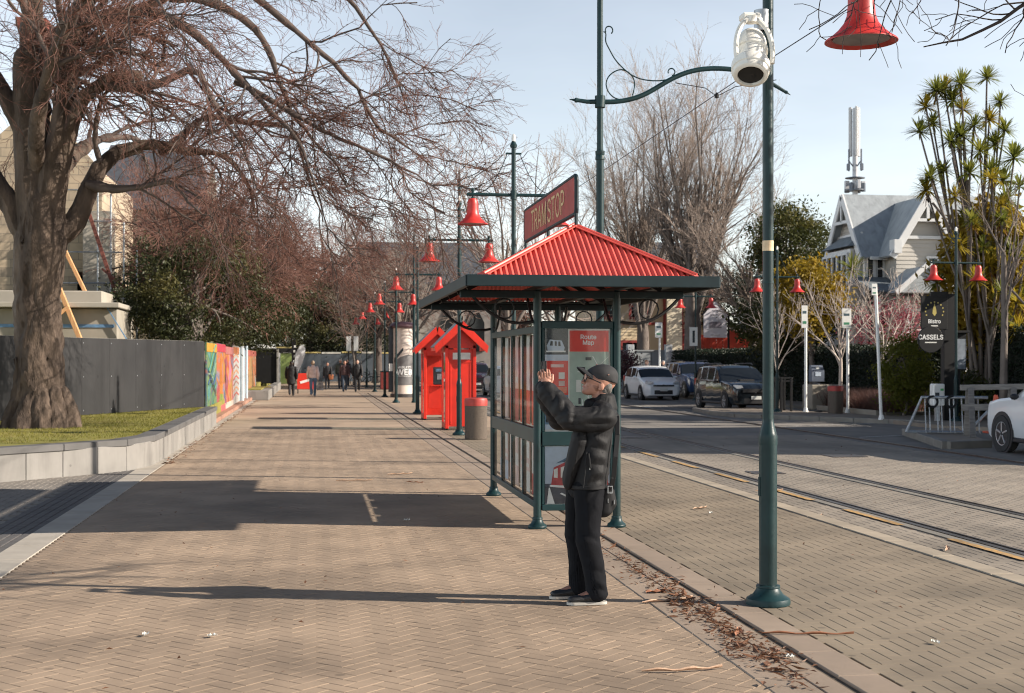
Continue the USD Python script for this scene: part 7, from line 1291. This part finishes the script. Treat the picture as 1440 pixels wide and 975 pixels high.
pg_ = thing('grass_bed', None, None, kind='structure'); part(pg_, 'soil', MB().box((17.9, 42.6, .04), (1.6, 6.2, .10), ch=.02), groundm); part(pg_, 'edging', MB().box((16.85, 42.6, .07), (.10, 6.2, .16), ch=.01), conc)
def gsamp(r, n): c = r.integers(0, 34, n); cx = 17.2+1.4*((c*61) % 17)/17; cy = 39.9+5.4*c/34; return np.stack([cx+r.normal(0, .12, n), cy+r.normal(0, .12, n), np.full(n, .08)], -1)
blades(16000, gsamp, .62, dry_l, pg_, 'dry_grass', 9, .008)
# cabbage trees
sword = leafM('sword_leaf', (.15, .17, .03), (.58, .52, .10), .5, 2.0); sword_y = leafM('yellow_sword_leaf', (.36, .28, .03), (.70, .52, .07), .5, 2.0); dead = leafM('dead_leaf', (.20, .09, .025), (.30, .17, .06), .3, 2.0)
def rosette(c, r, n, seed, up=.35):
    rng = np.random.default_rng(seed); m = MB(); a = rng.uniform(0, 2*PI, n); e = np.arcsin(np.clip(rng.uniform(-.55, 1, n)+up*.3, -1, 1)); L = r*rng.uniform(.75, 1.1, n); d = np.stack([np.cos(a)*np.cos(e), np.sin(a)*np.cos(e), np.sin(e)], -1); w = np.cross(d, [0, 0, 1.0]); w /= np.maximum(np.linalg.norm(w, axis=1, keepdims=True), 1e-6)
    pts = []
    for s, ww, dz in ((.0, .009, 0), (.45, .017, -.01), (.8, .012, -.06), (1.0, .002, -.13)): p = np.array(c)+d*(L*s)[:, None]+np.array([0, 0, 1.0])*(dz*L*(1-.5*d[:, 2]))[:, None]; pts += [p-w*ww*r/.38, p+w*ww*r/.38]
    V = np.stack(pts, 1); F = np.array([[0, 1, 3, 2], [2, 3, 5, 4], [4, 5, 7, 6]]); return m.raw(V.reshape(-1, 3), (F[None]+(np.arange(n)*8)[:, None, None]).reshape(-1, 4))
def cabbage(label, loc, stems, mats, seed, r=.36, n=64, skirt=True, tr=.055):
    t = thing('cabbage_tree', label, 'tree', loc); rng = np.random.default_rng(seed)
    for k, (base, path, heads) in enumerate(stems):
        P, R = resample([base]+path, np.linspace(tr*1.3, tr*.62, len(path)+1), 14); part(t, 'trunk', MB().raw(*tubes(P[None], R[None], 8)), bark_grey, smooth=True)
        for j, hp_ in enumerate(heads):
            i = int(rng.integers(7, 12)); p_, r_ = resample([P[i], (P[i]+np.array(hp_))/2+[0, 0, -.12], hp_], [tr*.8, tr*.62, tr*.5], 8)
            part(t, 'branch', MB().raw(*tubes(p_[None], r_[None], 6)), bark_grey, smooth=True); part(t, 'leaf_head', rosette(hp_, r*rng.uniform(.8, 1.15), n, seed*50+k*9+j), mats[(j+k) % len(mats)], smooth=False)
            if skirt and j % 4 == 1: part(t, 'dead_skirt', rosette(np.array(hp_)-[0, 0, .18], r*.6, 16, seed*70+j+k, -2.2), dead, smooth=False)
def hx(u, v, y=0.): return ((u-1375)*.0207, y, (587-v)*.0207)
st_ = [((-.1, 0, 0), [hx(1360, 480), hx(1345, 400), hx(1330, 330), hx(1300, 285)], [hx(1292, 250, -.2), hx(1298, 265, .3), hx(1316, 240), hx(1283, 185, .1), hx(1290, 150), hx(1303, 128, -.1), hx(1305, 172, .2)]),
       ((.0, .1, 0), [hx(1372, 480), hx(1368, 400), hx(1352, 310), hx(1330, 220)], [hx(1322, 122, .2), hx(1338, 118, -.2), hx(1330, 140), hx(1352, 150, .3), hx(1340, 190, -.1), hx(1362, 175), hx(1347, 205, .3), hx(1320, 200, -.3)]),
       ((.15, 0, 0), [hx(1382, 480), hx(1384, 400), hx(1378, 300), hx(1382, 210)], [hx(1384, 106, .1), hx(1366, 212, -.2), hx(1390, 165, .2), hx(1402, 140), hx(1380, 240, -.3), hx(1355, 260, .3), hx(1396, 200, .1), hx(1408, 180)]),
       ((.3, .2, 0), [hx(1395, 480), hx(1402, 400), hx(1404, 320), hx(1404, 270)], [hx(1405, 280, -.2), hx(1398, 300), hx(1412, 250, .2), hx(1420, 220, -.1), hx(1372, 330, .4), hx(1384, 370, -.4), hx(1362, 300, .5)])]
cabbage('tall many-headed cabbage tree group at the right edge', (19.4, 37.9, 0), st_, [sword, sword_y, sword], 3, .54, 120)
cabbage('cabbage tree with big green and dead orange heads low at the right edge', (19.75, 37.2, 0), [((0, 0, 0), [(.02, 0, 1.6), (.1, 0, 3.0)], [(-.35, -.2, 3.2), (.2, -.3, 2.5), (.55, 0, 3.4), (.0, .3, 4.1), (.5, -.2, 4.6), (-.5, 0, 4.4)]), ((.4, .3, 0), [(.5, .3, 2.0), (.55, .3, 3.4)], [(.7, .2, 3.9), (.3, .4, 5.0), (.9, 0, 2.9), (.8, .2, 5.2)])], [sword_y, sword_y, sword, dead], 5, .70, 90, True, .06)
cabbage('bushy yellow-green cabbage tree filling the middle of the right edge', (18.9, 36.6, 0), [((0, 0, 0), [(.05, 0, 1.6), (.0, 0, 2.8)], [(-.45, -.2, 3.9), (.25, -.3, 3.6), (.5, 0, 4.3), (.0, .3, 4.9), (-.3, .2, 5.5), (.4, -.1, 5.6)]), ((.5, .2, 0), [(.55, .2, 1.8), (.6, .1, 3.0)], [(.3, -.3, 2.8), (.75, -.2, 3.3), (.85, .2, 4.7), (.5, .2, 6.1), (.95, 0, 6.6), (.1, 0, 6.8)]), ((-.3, .3, 0), [(-.4, .3, 2.2), (-.6, .2, 3.8)], [(-.85, .1, 4.9), (-.6, -.2, 5.6), (-.9, .2, 6.3), (-.4, .3, 7.0)])], [sword_y, sword, sword_y, sword], 15, .50, 90, True, .055)
cabbage('single-headed cabbage tree in front of the villa\'s right wall', (19.9, 45.8, .4), [((0, 0, 0), [(-.2, 0, 1.8), (-.95, 0, 3.6)], [(-1.3, 0, 4.45)])], [sword], 7, .66, 80, True, .055); cabbage('single-headed cabbage tree just right of the black sign post', (19.3, 39.8, .2), [((.2, 0, 0), [(.1, 0, 1.6), (-.25, 0, 3.1)], [(-.42, 0, 3.85)])], [sword], 8, .60, 80, True, .05)
# ---------------------------------------------------------------- fallen leaves and bark
litm = leafM('fallen_leaf', (.16, .075, .040), (.34, .20, .12), .15, 30.); barkp = M('pale_bark_strip', (.46, .30, .20), .7, .25, 20); barkr = M('red_bark_strip', (.30, .13, .07), .7, .25, 20); paper = M('white_scrap', (.66, .66, .62), .6, .05)
def litter(n, sampler, size, seed):
    r = np.random.default_rng(seed); p = sampler(r, n); n = len(p); a = r.uniform(0, 2*PI, n); l = size*r.uniform(.4, 1.5, n)[:, None]; w = l*r.uniform(.12, .45, n)[:, None]; d = np.stack([np.cos(a), np.sin(a), r.normal(0, .22, n)], -1); e = np.stack([-np.sin(a), np.cos(a), r.normal(0, .3, n)], -1); z = np.c_[0*a, 0*a, np.abs(r.normal(.006, .006, n))]
    v = np.stack([p-d*l+z, p+e*w+z*1.6, p+d*l+z, p-e*w+z*1.6], 1).reshape(-1, 3); v[:, 2] = np.maximum(v[:, 2], p[:, 2].repeat(4)+.001); return v, (np.arange(n)*4)[:, None]+np.array([[0, 1, 2, 3]])
def gut_s(r, n):
    y = 6.6+r.gamma(2.0, 1.25, n); x = 2.50+r.normal(0, .10, n)*(.6+.5*np.sin(y*2.3)**2)+.02*(y-8); return np.stack([x, y, np.full(n, .006)], -1)
def scat_s(r, n): return np.stack([r.uniform(-2.3, 5.2, n), 6.8+r.gamma(1.6, 6.0, n), np.full(n, .004)], -1)
def edge_s(r, n): y = r.uniform(20, 58, n); return np.stack([-2.42+np.abs(r.normal(0, .10, n))+.02, np.maximum(y, 22.6), np.full(n, .006)], -1)
def road_s(r, n): return np.stack([r.uniform(5.45, 11, n), r.uniform(10, 34, n), np.full(n, -.082)], -1)
mb = MB()
for n, f, s, sd_ in ((800, gut_s, .020, 1), (230, gut_s, .040, 6), (240, scat_s, .016, 2), (700, edge_s, .03, 3), (260, road_s, .018, 4)): mb.raw(*litter(n, f, s, sd_))
solo('leaf_litter', mb, litm, 'small brown leaves and chaff gathered along the gutter slabs', 'fallen leaves', kind='stuff', smooth=False)
def strip(label, x, y, L, w, rz, mat=barkp, curl=.5, z=.006, name='bark_strip', cat='bark strip'):
    q = np.linspace(-.5, .5, 12); t = thing(name, label, cat, (x, y, z), rz); yb_ = curl*L*.25*(q**2*4-.3)*.5; hz = .004+.012*np.sin((q+.5)*PI*2.5)**2; ww = w*(1-(2*q)**4*.8)/2
    v = np.concatenate([np.stack([q*L, yb_-ww, hz+.004], -1), np.stack([q*L, yb_, hz*.4], -1), np.stack([q*L, yb_+ww, hz+.006], -1)]); i = np.arange(11); part(t, 'strip', MB().raw(v, np.concatenate([np.stack([i, i+1, i+13, i+12], -1), np.stack([i+12, i+13, i+25, i+24], -1)])), mat, smooth=True)
for a in (('long pale bark strip by the gutter behind the man\'s heels', 2.42, 9.2, .42, .03, .35), ('dry brown leaf curl lying on the gutter litter nearest the lens', 2.55, 8.05, .20, .045, 1.2, barkr), ('thin reddish bark strip lying across the paving right of the gutter', 2.95, 7.95, .55, .016, -.2, barkr, .2), ('long tan bark strip at the bottom edge left of the gutter', 1.95, 7.12, .45, .022, .05), ('pale curled bark strip on the kerbside paving nearest the kerb post', 4.28, 14.9, .24, .03, .6), ('pale bark strip by the tram rail beyond the kerb', 6.0, 17.6, .42, .022, .2, barkp, .3, -.072), ('curled bark strip close to the kerb left of the yellow dashes', 5.55, 14.6, .26, .03, .9, barkp, .6, -.072), ('pale bark strip near the kerb at the right side', 5.75, 11.9, .28, .035, 1.1, barkp, .5, -.072), ('pale bark strip on the path left of the shelter', 1.25, 20.0, .40, .035, .4), ('slim tan bark strip on the path at the shadow\'s far edge', .55, 19.0, .50, .018, .0, barkp, .2), ('brown twig curl on the path just left of the shelter\'s far foot', 1.35, 18.6, .26, .018, -.6, barkr), ('reddish leaf clump on the gutter beside the man', 2.42, 9.55, .16, .06, .3, barkr, .8)): strip(*a)
for k, (x, y) in enumerate(((.95, 14.2), (4.25, 14.4), (3.6, 7.6), (4.85, 8.3), (-.6, 8.4), (-1.0, 8.5), (2.62, 7.35))): strip(['white paper scrap on the path in front of the shelter', 'white scrap on the kerbside paving', 'white scrap on the paving near the lamp foot', 'white scrap at the right of the kerbside paving', 'tiny white scrap on the path at the lower left', 'second tiny white scrap on the path at the lower left', 'white crumpled scrap in the gutter litter'][k], x, y, .06, .035, k*.9, paper, .3, .006, 'paper_scrap', 'paper scrap')
